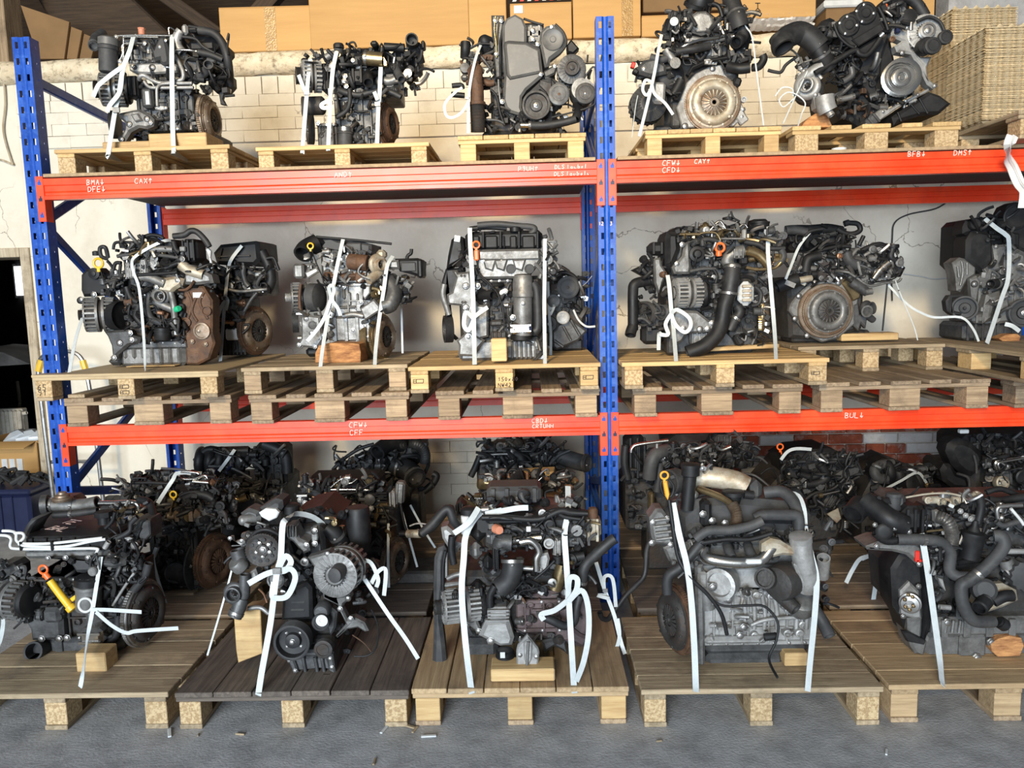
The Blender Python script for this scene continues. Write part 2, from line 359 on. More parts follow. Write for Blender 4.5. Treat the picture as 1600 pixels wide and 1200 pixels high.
def beam_between(name, p, r_, sx, sy, material, parent=None):
    p = V(p); r_ = V(r_); d = r_-p; L = d.length
    o = M().box((0, 0, 0), L, sx, sy, .006).build(name, material, parent)
    o.matrix_local = Matrix.Translation((p+r_)/2) @ d.to_track_quat('X', 'Z').to_matrix().to_4x4(); return o
for p, r_, a, b in (((-.9, 2.75, 3.42), (1.6, 2.75, 3.55), .1, .16), ((-.35, 2.6, 3.2), (.8, 2.6, 4.3), .1, .12), ((.55, 2.62, 3.25), (-.75, 2.62, 4.2), .1, .1), ((-1.35, 1.85, 3.2), (-1.35, 1.85, 4.6), .2, .3)):
    tag(beam_between('roof_timber', p, r_, a, b, 'attic' if p[0] > -1.2 else 'wood_worn'), '', '')
TB = [o for o in COL.objects if o.name.startswith('roof_timber')]
for o in TB:
    del o['label']; del o['category']; struct(o)
for i, o in enumerate(TB): o.name = 'trim_%d' % (i+3)
struct(M().prism([(-.95, 2.3, 3.2), (.1, 2.3, 3.2), (-1.2, 2.3, 4.5), (-1.6, 2.3, 4.5)], (0, .25, 0), .02).build('trim_7', 'attic'))
struct(beam_between('trim_8', (5.02, 2.0, 3.1), (5.02, 2.0, 4.4), .16, .13, 'wood_dark'))
struct(cbox(5.4, 6.6, 2.0, 2.2, 3.2, 4.4, .01).build('trim_9', 'concrete'))

# doorway to the dark store room
dr = cbox(-1.155, -1.09, 1.585, 1.92, 0, 1.972, .006); struct(dr.build('door_1', 'jamb'))
struct(cbox(-2.05, -1.156, 1.585, 1.92, 1.908, 1.972, .004).build('trim_10', 'jamb'))
struct(cbox(-1.062, -1.03, 1.58, 1.61, 0, 1.4, .003).build('trim_11', 'jamb'))
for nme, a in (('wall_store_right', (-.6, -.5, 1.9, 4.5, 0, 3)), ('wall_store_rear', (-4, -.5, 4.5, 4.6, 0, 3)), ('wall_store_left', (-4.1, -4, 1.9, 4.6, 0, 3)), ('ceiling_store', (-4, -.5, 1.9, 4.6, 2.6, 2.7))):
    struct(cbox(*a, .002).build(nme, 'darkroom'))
a = onY(22, 462, 4.45); b = onY(60, 415, 4.45)
wd = struct(cbox(a.x, b.x, 4.46, 4.5, a.z, b.z, .004).build('window_1', 'daylit_window'))
for xx in (a.x, b.x): struct(cbox(xx-.02, xx+.02, 4.44, 4.5, a.z-.03, b.z+.03, .004).build('window_frame', 'darkroom', wd))

a = onY(-30, 690, 3.0); b = onY(36, 640, 3.0)
t = thing('radiator', 'cream ribbed radiator in the dark room through the doorway', 'radiator', (a.x, 3.0, a.z))
nr = 11
for i in range(nr):
    xx = a.x+(b.x-a.x)*(i+.5)/nr
    cbox(xx-.018, xx+.018, 2.95, 3.02, a.z, b.z, .012).build('radiator_fin', 'whitepaint', t, (a.x, 3.0, a.z))
cbox(a.x, b.x, 2.985, 3.06, a.z-.01, b.z+.01, .008).build('radiator_body', 'whitepaint', t, (a.x, 3.0, a.z))
M().tube([onY(36, 646, 2.99), onY(42, 645, 2.99)], .016).build('valve', 'whitepaint', t, (a.x, 3.0, a.z))
tag(M().tube([V((a.x+.03, 3.03, a.z)), V((a.x+.03, 3.06, .02)), V((a.x+.03, 3.3, .015)), onY(30, 641, 4.4), onY(30, 620, 4.4), onY(27, 596, 4.45)], .016, hollow=False).build('pipe', 'whitepaint'), 'bent pale pipe above the radiator in the dark room', 'pipe')
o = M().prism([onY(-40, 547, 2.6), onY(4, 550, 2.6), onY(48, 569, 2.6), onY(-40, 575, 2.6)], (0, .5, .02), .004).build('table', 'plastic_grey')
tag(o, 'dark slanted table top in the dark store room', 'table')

def carton(name, label, X0, X1, Y0, Y1, Z0, Z1, m='card', rz=0, seam=True, tape=None, flaps=0, open_top=False):
    c = V(((X0+X1)/2, (Y0+Y1)/2, Z0)); sx, sy, sz = X1-X0, Y1-Y0, Z1-Z0
    t = thing(name, label, 'box', c, rz=rz)
    if open_top:
        for nm, (dx, dy, wx, wy) in {'front_panel': (0, -sy/2, sx, .006), 'back_panel': (0, sy/2, sx, .006), 'side_panel': (-sx/2, 0, .006, sy), 'side_panel.001': (sx/2, 0, .006, sy)}.items():
            M().box((dx, dy, sz/2), wx, wy, sz, .002).build(nm.split('.')[0], m, t)
        M().box((0, 0, .006), sx, sy, .01, .002).build('bottom_panel', m, t)
        for sx_ in (-1, 1):
            M().prism([(sx_*sx/2, -sy/2, sz), (sx_*sx/2, sy/2, sz), (sx_*(sx/2+.12), sy/2-.02, sz-.1), (sx_*(sx/2+.12), -sy/2+.02, sz-.1)], (0, 0, -.005), .001).build('flap', m, t)
        M().prism([(-sx/2, -sy/2, sz), (sx/2, -sy/2, sz), (sx/2-.01, -sy/2-.13, sz-.03), (-sx/2+.01, -sy/2-.13, sz-.03)], (0, 0, -.005), .001).build('flap', m, t)
    else:
        M().box((0, 0, sz/2), sx, sy, sz-.004, .005).build('body', m, t)
        for k in range(2): M().box((0, (-1 if k else 1)*sy/4, sz), sx, sy/2-.004, .006, .002).build('flap', m, t)
    if tape is not None:
        M().box((tape*sx, -sy/2-.001, sz/2), .075, .003, sz*.98, .0005).build('tape', 'tape', t)
    return t
a = onY(-38, 742, 1.95); b = onY(52, 690, 1.95)
t = carton('open_carton', 'open cardboard box stuffed with plastic bags behind the doorway', a.x, b.x, 1.98, 2.4, a.z, b.z, 'card', open_top=True)
for k in range(3): M().box((-.02+.06*k, -.216, .07), .045, .002, .09, .0003).build('printed_label', 'label_white', t)
q = M(); 
for i in range(5): q.lathe((a.x+.22+.09*i, 2.2, b.z-.06), (.2*(i-2), 0, 1), [(.02, -.06), (.11, 0), (.10, .07), (.05, .11), (.01, .12)], 9, star={1: .16, 2: .2})
tag(q.build('plastic_bag', 'bag', sharp=20), 'crumpled pale plastic bag inside the open cardboard box', 'bag')
a = onY(-60, 850, 1.3); b = onY(44, 764, 1.3)
t = thing('plastic_crate', 'dark blue plastic crate on the floor of the doorway', 'crate', (a.x, 1.45, 0))
cbox(a.x, b.x, 1.3, 1.57, 0, b.z-.04, .02).build('body', 'navy', t, (a.x, 1.45, 0)); cbox(a.x-.02, b.x+.02, 1.28, 1.575, b.z-.04, b.z, .012).build('rim', 'navy', t, (a.x, 1.45, 0))
for k in range(5): cbox(a.x+.06+.08*k, a.x+.075+.08*k, 1.288, 1.305, .02, b.z-.05, .004).build('rib', 'navy', t, (a.x, 1.45, 0))
t = thing('parts_pile', 'heap of black hoses and scrap on the blue crate', 'scrap', (a.x+.2, 1.45, b.z))
for k in range(14):
    p = V((a.x+rnd.uniform(.1, .52), 1.32+rnd.uniform(0, .2), b.z+rnd.uniform(.01, .05)))
    M().tube([p, p+V((rnd.uniform(-.1, .1), .03, .05)), p+V((rnd.uniform(-.16, .16), 0, rnd.uniform(-.02, .06)))], rnd.uniform(.008, .02)).build('hose', 'rubber', t, (a.x+.2, 1.45, b.z))

# ---------------------------------------------------------------- pallet racking
UW = .085; UX = [0, 2.785, 5.57]; ZT, ZM = 2.186, .962; RY = 1.2
def upright_mesh(h):
    q = M(); hw = UW/2; xs = [-hw, -.029, -.015, -.005, .005, .015, .029, hw]; D = .075
    ys = [0, 0, 0, .007, .007, 0, 0, 0]; nz = int(h/.075)
    for k in range(nz):
        z0 = k*.075; zz = [z0, z0+.022, z0+.053, z0+.075]
        for j in range(3):
            for i in range(7):
                if j == 1 and i in (1, 5): continue
                q.add([(xs[i], ys[i], zz[j]), (xs[i+1], ys[i+1], zz[j]), (xs[i+1], ys[i+1], zz[j+1]), (xs[i], ys[i], zz[j+1])], [(0, 1, 2, 3)])
        for i in (1, 5):        # slot walls give the steel its thickness
            a_, b_ = xs[i], xs[i+1]; z1, z2 = zz[1], zz[2]; d = .003
            q.add([(a_, 0, z1), (b_, 0, z1), (b_, 0, z2), (a_, 0, z2), (a_, d, z1), (b_, d, z1), (b_, d, z2), (a_, d, z2)], [(0, 4, 5, 1), (1, 5, 6, 2), (2, 6, 7, 3), (3, 7, 4, 0)])
        for sx in (-1, 1):      # side walls with a small round-ish hole each pitch
            x_ = sx*hw; ya = [0, .042, .05, D]; za = [z0, z0+.033, z0+.041, z0+.075]
            for j in range(3):
                for i in range(3):
                    if i == 1 and j == 1: continue
                    q.add([(x_, ya[i], za[j]), (x_, ya[i+1], za[j]), (x_, ya[i+1], za[j+1]), (x_, ya[i], za[j+1])], [(0, 1, 2, 3)])
            q.add([(x_, D, z0), (x_*.55, D, z0), (x_*.55, D, z0+.075), (x_, D, z0+.075)], [(0, 1, 2, 3)])
    return q
um = upright_mesh(2.92)
tooth = 0
lab = ['blue steel rack frame at the left end beside the doorway', 'blue steel rack frame in the middle between the two bays', 'blue steel rack frame at the far right end of the racking']
for i, X in enumerate(UX):
    t = thing('rack_frame', lab[i], 'rack frame', (X, 0, 0), 'blue rack frames')
    if i == 0: u0 = um.build('upright', 'blue', t)
    else: u0 = bpy.data.objects.new('upright', u0.data); COL.objects.link(u0); u0.parent = t
    u1 = bpy.data.objects.new('upright', u0.data); COL.objects.link(u1); u1.parent = t; u1.location = (0, RY+.08, 0); u1.rotation_euler = (0, 0, pi)
    for Y in (.035, RY+.045): cbox(-.06, .06, Y-.06, Y+.06, 0, .008, .002).build('foot_plate', 'blue', t)
    for z0, z1 in ((.3, .3), (.62, 1.15), (1.98, 1.2), (1.98, 2.55), (2.67, 2.67-.07), (.62, .32)):
        beam_between('brace', (0, .03, z0), (0, RY+.05, z1), .028, .05, 'blue', t)
def rack_beam(x0, x1, z, Y, front, label):
    t = thing('rack_beam', label, 'rack beam', (x0, Y, z), 'orange rack beams')
    pr = [(-.004, 0), (-.004, -.031), (.003, -.034), (.003, -.060), (-.001, -.064), (.003, -.068), (.003, -.079), (-.004, -.083), (-.004, -.1), (.046, -.1), (.046, 0)]
    if not front: pr = [(-.046, 0), (-.046, -.1), (.004, -.1), (.004, 0)]; pr = [(-.050, 0), (-.050, -.03), (-.044, -.034), (-.044, -.06), (-.050, -.064), (-.050, -.1), (0, -.1), (0, 0)]
    M().prism([(x0, Y+a_, z+b_) for a_, b_ in pr], (x1-x0, 0, 0), .001).build('beam_profile', 'orange', t, (x0, Y, z), sharp=20)
    sgn = 1 if front else -1
    for e, X in ((1, x0), (-1, x1)):
        q = M(); xa, xb = sorted((X-e*.034, X+e*.004)); ya, yb = sorted((Y-.006*sgn, Y-.0005*sgn)); q.add(*(lambda k: (k.v, k.f))(cbox(xa, xb, ya, yb, z-.205, z+.012, .0015)))
        xa, xb = sorted((X+e*.0005, X+e*.0045)); ya, yb = sorted((Y-.006*sgn, Y+.055*sgn)); q.add(*(lambda k: (k.v, k.f))(cbox(xa, xb, ya, yb, z-.205, z+.012, .001)))
        c = q.build('end_connector', 'orange', t, (x0, Y, z))
        if front:
            for k in range(3):
                zc = z-.022-.078*k; s = M()
                for (dx, dz, wx, wz) in ((0, 0, .018, .016), (.001, .012, .007, .012)): s.box((X-e*.015+dx, Y-.0062, zc+dz), wx, .0012, wz, .0003)
                s.build('hook_slot', 'navy' if k == 1 else 'blue', c, (x0, Y, z))
    return t
hw = UW/2
BEAM = {}
for i, side in enumerate(('left', 'right')):
    x0, x1 = UX[i]+hw, UX[i+1]-hw
    BEAM['t', i] = rack_beam(x0, x1, ZT, 0, True, 'orange front beam of the top shelf in the %s bay, chalked with engine codes' % side)
    BEAM['m', i] = rack_beam(x0, x1, ZM, 0, True, 'orange front beam of the middle shelf in the %s bay' % side)
    rack_beam(x0, x1, ZT-.02, RY+.08, False, 'orange rear beam under the top shelf in the %s bay' % side)
    rack_beam(x0, x1, ZM-.02, RY+.08, False, 'orange rear beam of the middle shelf in the %s bay, near the wall' % side)
    t = thing('shelf_board', 'chipboard deck of the top shelf in the %s bay' % side, 'shelf', (x0, 0, ZT))
    cbox(x0+.01, x1-.01 if i == 0 else x1, -.012, RY, ZT+.006, ZT+.022, .002).build('board', 'board', t, (x0, 0, ZT))
    cbox(x0+.012, x1-.012, .05, RY-.01, ZT-.006, ZT+.0055, .001).build('steel_underlay', 'board_under', t, (x0, 0, ZT))
SHELF = ZT+.022

# handwriting built from strokes
GL = {'A': '0,0 .5,1 1,0|.2,.4 .8,.4', 'B': '0,0 0,1 .8,.9 .8,.6 0,.5 .9,.4 .9,.1 0,0', 'C': '1,.9 .4,1 0,.6 0,.3 .4,0 1,.1', 'D': '0,0 0,1 .7,.9 1,.5 .7,.1 0,0', 'E': '1,1 0,1 0,0 1,0|0,.5 .8,.5',
 'F': '1,1 0,1 0,0|0,.5 .8,.5', 'H': '0,0 0,1|1,0 1,1|0,.5 1,.5', 'L': '0,1 0,0 1,0', 'M': '0,0 .1,1 .5,.4 .9,1 1,0', 'N': '0,0 0,1 1,0 1,1', 'O': '.3,1 0,.6 .1,.1 .6,0 1,.4 .8,.9 .3,1', 'P': '0,0 0,1 .9,.9 .9,.5 0,.45',
 'R': '0,0 0,1 .9,.9 .9,.55 0,.5 .9,0', 'S': '1,.9 .3,1 0,.8 .9,.3 .7,0 0,.1', 'T': '0,1 1,1|.5,1 .5,0', 'U': '0,1 0,.2 .5,0 1,.2 1,1', 'W': '0,1 .25,0 .5,.7 .75,0 1,1', 'X': '0,0 1,1|0,1 1,0', 'Y': '0,1 .5,.5 1,1|.5,.5 .5,0',
 '1': '.2,.7 .5,1 .5,0', '2': '0,.8 .5,1 .9,.7 0,0 1,0', '3': '0,1 .9,1 .4,.6 .9,.4 .5,0 0,.1', '4': '.8,0 .8,1 0,.3 1,.3', '5': '.9,1 .1,1 .1,.55 .8,.5 .8,.1 0,0', '6': '.8,1 .1,.6 .1,.1 .8,.1 .8,.5 .1,.45', '8': '.5,.5 .1,.8 .5,1 .9,.8 .5,.5 0,.2 .5,0 1,.2 .5,.5', '9': '.8,.6 .2,.6 .2,1 .8,1 .8,.4 .5,0', '0': '.4,1 0,.5 .4,0 .9,.5 .4,1',
 'x': '0,0 .8,.6|0,.6 .8,0', 'd': '.8,1 .8,0 .1,.1 .1,.4 .8,.5', 'a': '.7,.5 .1,.5 .1,.05 .7,.05|.7,.5 .8,0', 'n': '0,0 0,.5 .6,.5 .7,0', 'e': '.1,.3 .8,.3 .6,.55 .1,.4 .2,0 .8,.1', 'l': '.3,1 .3,0', 'u': '0,.5 0,.05 .6,.05 .7,.5|.7,.5 .7,0', 'i': '.3,.5 .3,0', 't': '.4,.9 .4,0|0,.6 .8,.6', 'b': '0,1 0,0 .8,.1 .7,.5 0,.4', 'o': '.4,.5 0,.3 .3,0 .7,.3 .4,.5',
 'v': '.5,1 .5,0|.1,.4 .5,0 .9,.4', '^': '.5,1 .5,0|.1,.6 .5,1 .9,.6', '[': '0,0 0,1 4.4,1 4.4,0 0,0|1.3,1 1.3,0|0,.5 1.3,.5', '-': '0,.5 .8,.5'}
def writing(text, P, ux, uz, h, parent, origin, m='chalk', wd=.003, name='chalk_writing', gap=1.5, sk=.08):
    """P: lower left point, ux/uz: unit vectors, h: letter height"""
    q = M(); P = V(P); ux = V(ux); uz = V(uz); nn = ux.cross(uz); cx = 0; r = random.Random(text)
    for ch in text:
        if ch in GL:
            for st in GL[ch].split('|'):
                pts = []
                for pq in st.split():
                    a_, b_ = map(float, pq.split(',')); pts.append(P+ux*((cx+a_*.62+b_*sk+r.uniform(-.04, .04))*h)+uz*((b_+r.uniform(-.04, .04))*h)+nn*.0012)
                for k in range(len(pts)-1): q.ribbon([pts[k], pts[k+1]], wd, nn, th=.0008)
        cx += .62*gap if ch != ' ' else .5
    return q.build(name, m, parent, origin)
def chalk(text, x, y, hpx, key):
    Yf = -.0045; p = onY(x, y, Yf); h = (onY(x, y-hpx, Yf)-p).z; b = BEAM[key]
    writing(text, p, (1, 0, 0), (0, 0, 1), h, b, b.location)
for a_ in (('BMAv', 136, 289, 8, ('t', 0)), ('DFEv', 138, 300, 8, ('t', 0)), ('CAX^', 211, 287, 8, ('t', 0)), ('AND^', 523, 277, 8, ('t', 0)), ('P9UH^', 810, 267.5, 7, ('t', 0)), ('DLS laubol', 867, 264, 6, ('t', 0)), ('DLS laubolu', 866, 275, 6, ('t', 0)),
           ('CFWv', 1035, 259, 8, ('t', 1)), ('CFDv', 1035, 270, 8, ('t', 1)), ('CAY^', 1085, 256, 7, ('t', 1)), ('BFBv', 1418, 245, 8, ('t', 1)), ('DMS^', 1490, 243, 8, ('t', 1)),
           ('CFWv', 546, 668, 8, ('m', 0)), ('CFF', 547, 680, 8, ('m', 0)), ('CBDv', 831, 661, 7, ('m', 0)), ('CRTUHH', 832, 669, 6, ('m', 0)), ('BULv', 1320, 653, 8, ('m', 1))): chalk(*a_)

for tx, px in (('12', 935.5), ('3', 953)):
    p = onY(px, 352, -.001); f_ = [o for o in COL.objects if o.name.startswith('rack_frame')][1]
    writing(tx, p, (1, 0, 0), (0, 0, 1), .016, f_, f_.location, wd=.003, gap=1.2)
# ---------------------------------------------------------------- pallets
def board_obj(name, parent, c, L, W, T, m, along='x', jit=.0):
    o = M().box((0, 0, 0), L, W, T, .0025).build(name, m, parent)
    o.location = (c[0]+rnd.uniform(-jit, jit), c[1]+rnd.uniform(-jit, jit), c[2]); o.rotation_euler = (0, 0, (pi/2 if along == 'y' else 0)+rnd.uniform(-jit, jit)*.6)
    return o
def pallet(label, x0, x1, y0, y1, z0, z1, deck='x', n=6, gap=.004, md='pine_grey', mb='chip', mbot='pine_grey', rz=0, group=None, bw=.085, bd=.1, mid=None, bottoms='y', plate=False, jit=.0015, write=None, T=.02, notch=0):
    """wooden pallet: deck boards, stringer boards, nine blocks, bottom boards - each its own part"""
    c = V(((x0+x1)/2, (y0+y1)/2, z0)); sx, sy, H = x1-x0, y1-y0, z1-z0
    t = thing('pallet', label, 'pallet', c, group, rz)
    if notch:      # corner cut out round the rack upright
        M().prism([(-sx/2, -sy/2, H), (sx/2, -sy/2, H), (sx/2, sy/2, H), (-sx/2+notch, sy/2, H), (-sx/2+notch, -sy/2+.095, H), (-sx/2, -sy/2+.095, H)], (0, 0, -T), .002).build('deck_board', md, t)
    elif plate: board_obj('deck_board', t, (0, 0, H-T/2), sx, sy, T, md)
    else:
        Wt = sx if deck == 'y' else sy; W = (Wt-gap*(n-1))/n
        ws = [W]*n
        if gap > .02 and n == 5: k_ = (Wt-4*gap)/(3*1.4+2); ws = [1.4*k_, k_, 1.4*k_, k_, 1.4*k_]
        p = -Wt/2
        for w_ in ws:
            cc = (p+w_/2, 0) if deck == 'y' else (0, p+w_/2)
            board_obj('deck_board', t, (*cc, H-T/2+rnd.uniform(-.001, .001)), sy if deck == 'y' else sx, w_, T, md, deck, jit); p += w_+gap
    zb = H-T; sd = 'x' if deck == 'y' or plate else 'y'; S = .018
    bx = [-sx/2+bw/2+.012, 0, sx/2-bw/2-.012]; by = [-sy/2+bd/2+.004, 0, sy/2-bd/2-.004]
    if sd == 'x':
        for j, y in enumerate(by): k_ = notch if j else 0; board_obj('stringer_board', t, (k_/2, y, zb-S/2), sx-.004-k_, bd, S, md, 'x')
    else:
        for x in bx: board_obj('stringer_board', t, (x, 0, zb-S/2), sy-.004, bw, S, md, 'y')
    zb -= S; bot = .018 if bottoms else 0
    for i, x in enumerate(bx):
        for j, y in enumerate(by):
            w_ = mid if (mid and i == 1) else bw
            o = board_obj('block', t, (x+(notch if j and i == 0 else 0), y, (zb+bot)/2), w_, bd, zb-bot-.001, mb, 'x', jit)
            if write and j == 0 and i in write:
                writing(write[i][0], (-w_*.36, -bd/2, -.004), (1, 0, 0), (0, 0, 1), write[i][2], o, None, 'ink', .0028, 'ink_writing')
                if write[i][1]: writing(write[i][1], (-w_*.36, -bd/2, -.032), (1, 0, 0), (0, 0, 1), write[i][2], o, None, 'ink', .0028, 'ink_writing')
    if bottoms == 'y':
        if notch: board_obj('bottom_board', t, (bx[0], by[0], bot/2), bw, bd, bot, mbot, 'x')
        for i, x in enumerate(bx): board_obj('bottom_board', t, (x+(notch if i == 0 else 0), .05 if notch and i == 0 else 0, bot/2), sy-.002-(.1 if notch and i == 0 else 0), (mid if (mid and i == 1) else bw)+.004, bot, mbot, 'y', jit)
    elif bottoms == 'x':
        for y in by: board_obj('bottom_board', t, (0, y, bot/2), sx-.002, bd, bot, mbot, 'x', jit)
    return t
FZ = .144
pallet('grey-yellow pallet on the floor at the left end, boards running sideways', .17, 1.035, -1.14, -.50, 0, FZ, 'x', 6, md='pine_grey', bw=.082)
pallet('dark weathered floor pallet under the engine with the open toothed cam wheel', 1.06, 1.93, -1.145, -.50, 0, FZ, 'y', 6, md='wood_dark', bw=.08)
pallet('pale floor pallet with lengthwise boards under the engine with the grey plate bracket', 1.94, 2.735, -1.14, -.46, 0, FZ, 'y', 6, md='pine_dull', mb='pine', mbot='wood_worn', bw=.09)
pallet('yellow-grey floor pallet under the silver engine with rusty manifold pipe', 2.775, 3.64, -1.165, -.53, 0, FZ, 'x', 6, md='pine_grey', bw=.078)
pallet('yellow floor pallet at the right end in the front row', 3.665, 4.52, -1.15, -.50, 0, FZ, 'x', 6, md='pine_dull', mb='pine_dull', mbot='wood_worn', bw=.095)
bk = 'second-row floor pallets behind the front engines'
for i, (a_, b_) in enumerate(((.2, 1.0), (1.08, 1.9), (1.93, 2.7), (2.86, 3.66), (3.72, 4.52), (4.58, 5.4))):
    for j, (c_, d_) in enumerate(((-.44, .36), (.4, 1.14))):
        pallet('floor pallet %s, %s counted from the doorway' % (('just behind the front row', 'against the back wall')[j], ('first', 'second', 'third', 'fourth', 'fifth', 'sixth')[i]), a_, b_, c_, d_, 0, FZ-.002, 'x', 6, md='wood_dark' if (i+j) % 2 else 'wood_old', group=bk)  # darker deck wood carries the shade between the rows in its colour
E0 = 'old lower pallet on the middle shelf, '
for nme, x0, x1, y0, rz in (('beside the left rack frame', .05, .905, -.02, 0), ('second from the left rack frame', 1.0, 1.80, -.05, 0), ('directly left of the middle rack frame', 1.93, 2.735, -.06, 0), ('directly right of the middle rack frame', 2.89, 3.71, -.085, 0), ('set askew, second right of the middle rack frame', 3.765, 4.60, -.06, radians(2.2)), ('at the right end of the picture', 4.72, 5.52, -.06, 0)):
    pallet(E0+nme, x0, x1, y0, y0+1.2, ZM, ZM+.144, 'y', 5, gap=.045, md='wood_old', mb='wood_worn', mbot='wood_old', bw=.105, mid=.148, bd=.11, rz=rz, jit=.003)
UZ = ZM+.144
pallet('plywood-topped pallet with 65 91 written on its corner block', -.045, .88, -.1, .95, UZ, UZ+.13, plate=True, notch=.1, bd=.09, md='ply', bw=.082, bottoms='y', T=.012, write={0: ('65', '91', .027), 1: ('[', '[', .016)})
pallet('pale upper pallet under the engine with rusty turbo heat shield', .955, 1.79, .0, .85, UZ, UZ+.132, 'x', 7, md='pine_grey', mb='wood_worn', bw=.085)
pallet('yellow pallet marked 150 x 800 under the engine with the orange dipstick', 1.81, 2.735, -.12, .90, UZ, UZ+.128, 'x', 7, md='pine', mb='pine', bw=.085, write={1: ('150x80', 'NW42', .018), 0: ('[', '', .018), 2: ('[', '', .018)})
pallet('yellow upper pallet right of the middle rack frame, chipboard blocks', 2.835, 3.81, -.145, .70, UZ, UZ+.128, 'x', 7, md='pine', bw=.085, bd=.13, write={2: ('[', '-', .014)})
pallet('pallet set back under the engine with the pale clutch disc', 3.84, 4.62, .38, 1.12, UZ, UZ+.14, 'x', 6, md='pine_grey', bw=.085)
pallet('pallet at the right end seen along its side with plank blocks', 4.64, 5.45, -.35, .86, UZ, UZ+.14, 'y', 6, md='pine_grey', mb='pine', bw=.1, bd=.13)
pallet('pallet on the top shelf beside the left rack frame', .10, .965, .02, .66, SHELF, SHELF+.118, 'x', 6, md='pine', bw=.085, bottoms=None)
pallet('flat chipboard-block pallet second on the top shelf', 1.09, 1.935, .02, .66, SHELF, SHELF+.10, 'x', 6, md='pine', bw=.075, bottoms=None)
pallet('pallet on the top shelf just left of the middle rack frame', 2.075, 2.69, .0, .72, SHELF, SHELF+.118, 'y', 5, md='pine', mb='pine', bw=.075, bottoms=None)
pallet('pallet under the engine with the pale clutch, on the top shelf', 2.97, 3.615, .0, .80, SHELF, SHELF+.118, 'y', 6, md='pine', mb='pine', bw=.07, bottoms=None)
pallet('pallet with gapped boards under the tilted black engine', 3.665, 4.455, .0, .72, SHELF, SHELF+.115, 'y', 5, gap=.05, md='pine', mb='chip', bw=.11, bottoms=None)
pallet('pallet jutting out at the right end of the top shelf under the pulp trays', 4.62, 5.42, -.16, .92, SHELF, SHELF+.125, 'y', 6, md='pine_grey', mb='chip', bw=.09)

# ---------------------------------------------------------------- cartons on the ledge, trays, clutter
LZ = 3.235
def px_carton(label, xa, xb, yb, yt, Yf, dep, m='card', tape=None, rz=0):
    a_ = onY(xa, yb, Yf); b_ = onY(xb, yt, Yf); z0 = max(a_.z, LZ-.01) if yb > 40 else a_.z
    return carton('carton', label, a_.x, b_.x, Yf, Yf+dep, z0, b_.z, m, rz, tape=tape)
px_carton('plain cardboard box with a vertical tape band above the first pair of engines', 345, 484, 83, 8, 1.66, .5, tape=.05, rz=radians(1.5))
px_carton('wide plain cardboard box second along the ledge, above the small engine', 486, 731, 78, -25, 1.66, .5)
px_carton('narrow upright cardboard box with a dark gap beside it', 733, 790, 72, -25, 1.67, .5)
t = px_carton('cardboard box with red and white warning tape and a white label', 798, 893, 64, 3, 1.66, .5)
c0 = t.location; sx = .43
for k in range(8): M().prism([(-.19+.05*k, -.256, .25), (-.165+.05*k, -.256, .25), (-.145+.05*k, -.256, .29), (-.17+.05*k, -.256, .29)], (0, .003, 0), .0003).build('warning_stripe', 'red_small' if k % 2 else 'label_white', t)
M().box((-.15, -.253, .2), .06, .004, .05, .0005).build('paper_label', 'label_white', t)
px_carton('taped cardboard box behind the middle rack frame', 896, 1001, 60, -20, 1.66, .5, tape=.3)
px_carton('low cardboard box right of the middle rack frame', 1003, 1150, 58, 20, 1.66, .5)
px_carton('cardboard box stacked at the back above the low box', 1005, 1130, 20, -40, 1.75, .4, 'card_shaded')
t = px_carton('cardboard box printed with hook and glass symbols', 1155, 1276, 30, -30, 1.62, .5)
LOC = t.location
def icon(strokes, name='printed_symbol'):
    q = M()
    for st in strokes:
        for k in range(len(st)-1):
            p_, r_ = (onY(*st[k], LOC.y-.2515), onY(*st[k+1], LOC.y-.2515)); q.ribbon([p_, r_], .006, (0, -1, 0), th=.001)
    q.build(name, 'ink', t, LOC)
icon([[(1166, 20), (1166, 10), (1163, 7), (1160, 10)], [(1160, 19), (1176, 19), (1170, 25), (1162, 25), (1160, 19)]])
icon([[(1180, 5), (1188, 5)], [(1184, 5), (1184, 13)], [(1180, 24), (1180, 17), (1184, 13), (1188, 17), (1188, 24), (1180, 24)], [(1182, 22), (1182, 17), (1186, 17), (1186, 23)]])
q = M(); a_ = onY(1158, 56, 1.63); b_ = onY(1272, 30, 1.63); nx, ny = 26, 9
for i in range(nx+1):
    for j in range(ny+1): q.v.append(V((a_.x+(b_.x-a_.x)*i/nx, 1.68-.07*abs(sin(j*.8))+rnd.uniform(-.018, .018), a_.z+.04+(b_.z-a_.z)*j/ny)))
q.f = [(i*(ny+1)+j, (i+1)*(ny+1)+j, (i+1)*(ny+1)+j+1, i*(ny+1)+j+1) for i in range(nx) for j in range(ny)]
tag(q.build('plastic_wrap', 'film', sharp=15), 'crumpled clear plastic wrap under the box with printed symbols', 'plastic wrap')
px_carton('cardboard box with patterned paper on it, above the tilted black engine', 1290, 1342, 62, 12, 1.64, .45, 'card_shaded')
px_carton('cardboard box at the right end of the ledge behind the black intake hose', 1350, 1462, 60, -20, 1.7, .45)
a_ = onY(1295, 5, 1.7)
tag(M().box((a_.x+.1, 1.8, a_.z), .26, .2, .05, .01).build('paper_bundle', 'label_white'), 'pale patterned paper bundle on top of a carton', 'paper')
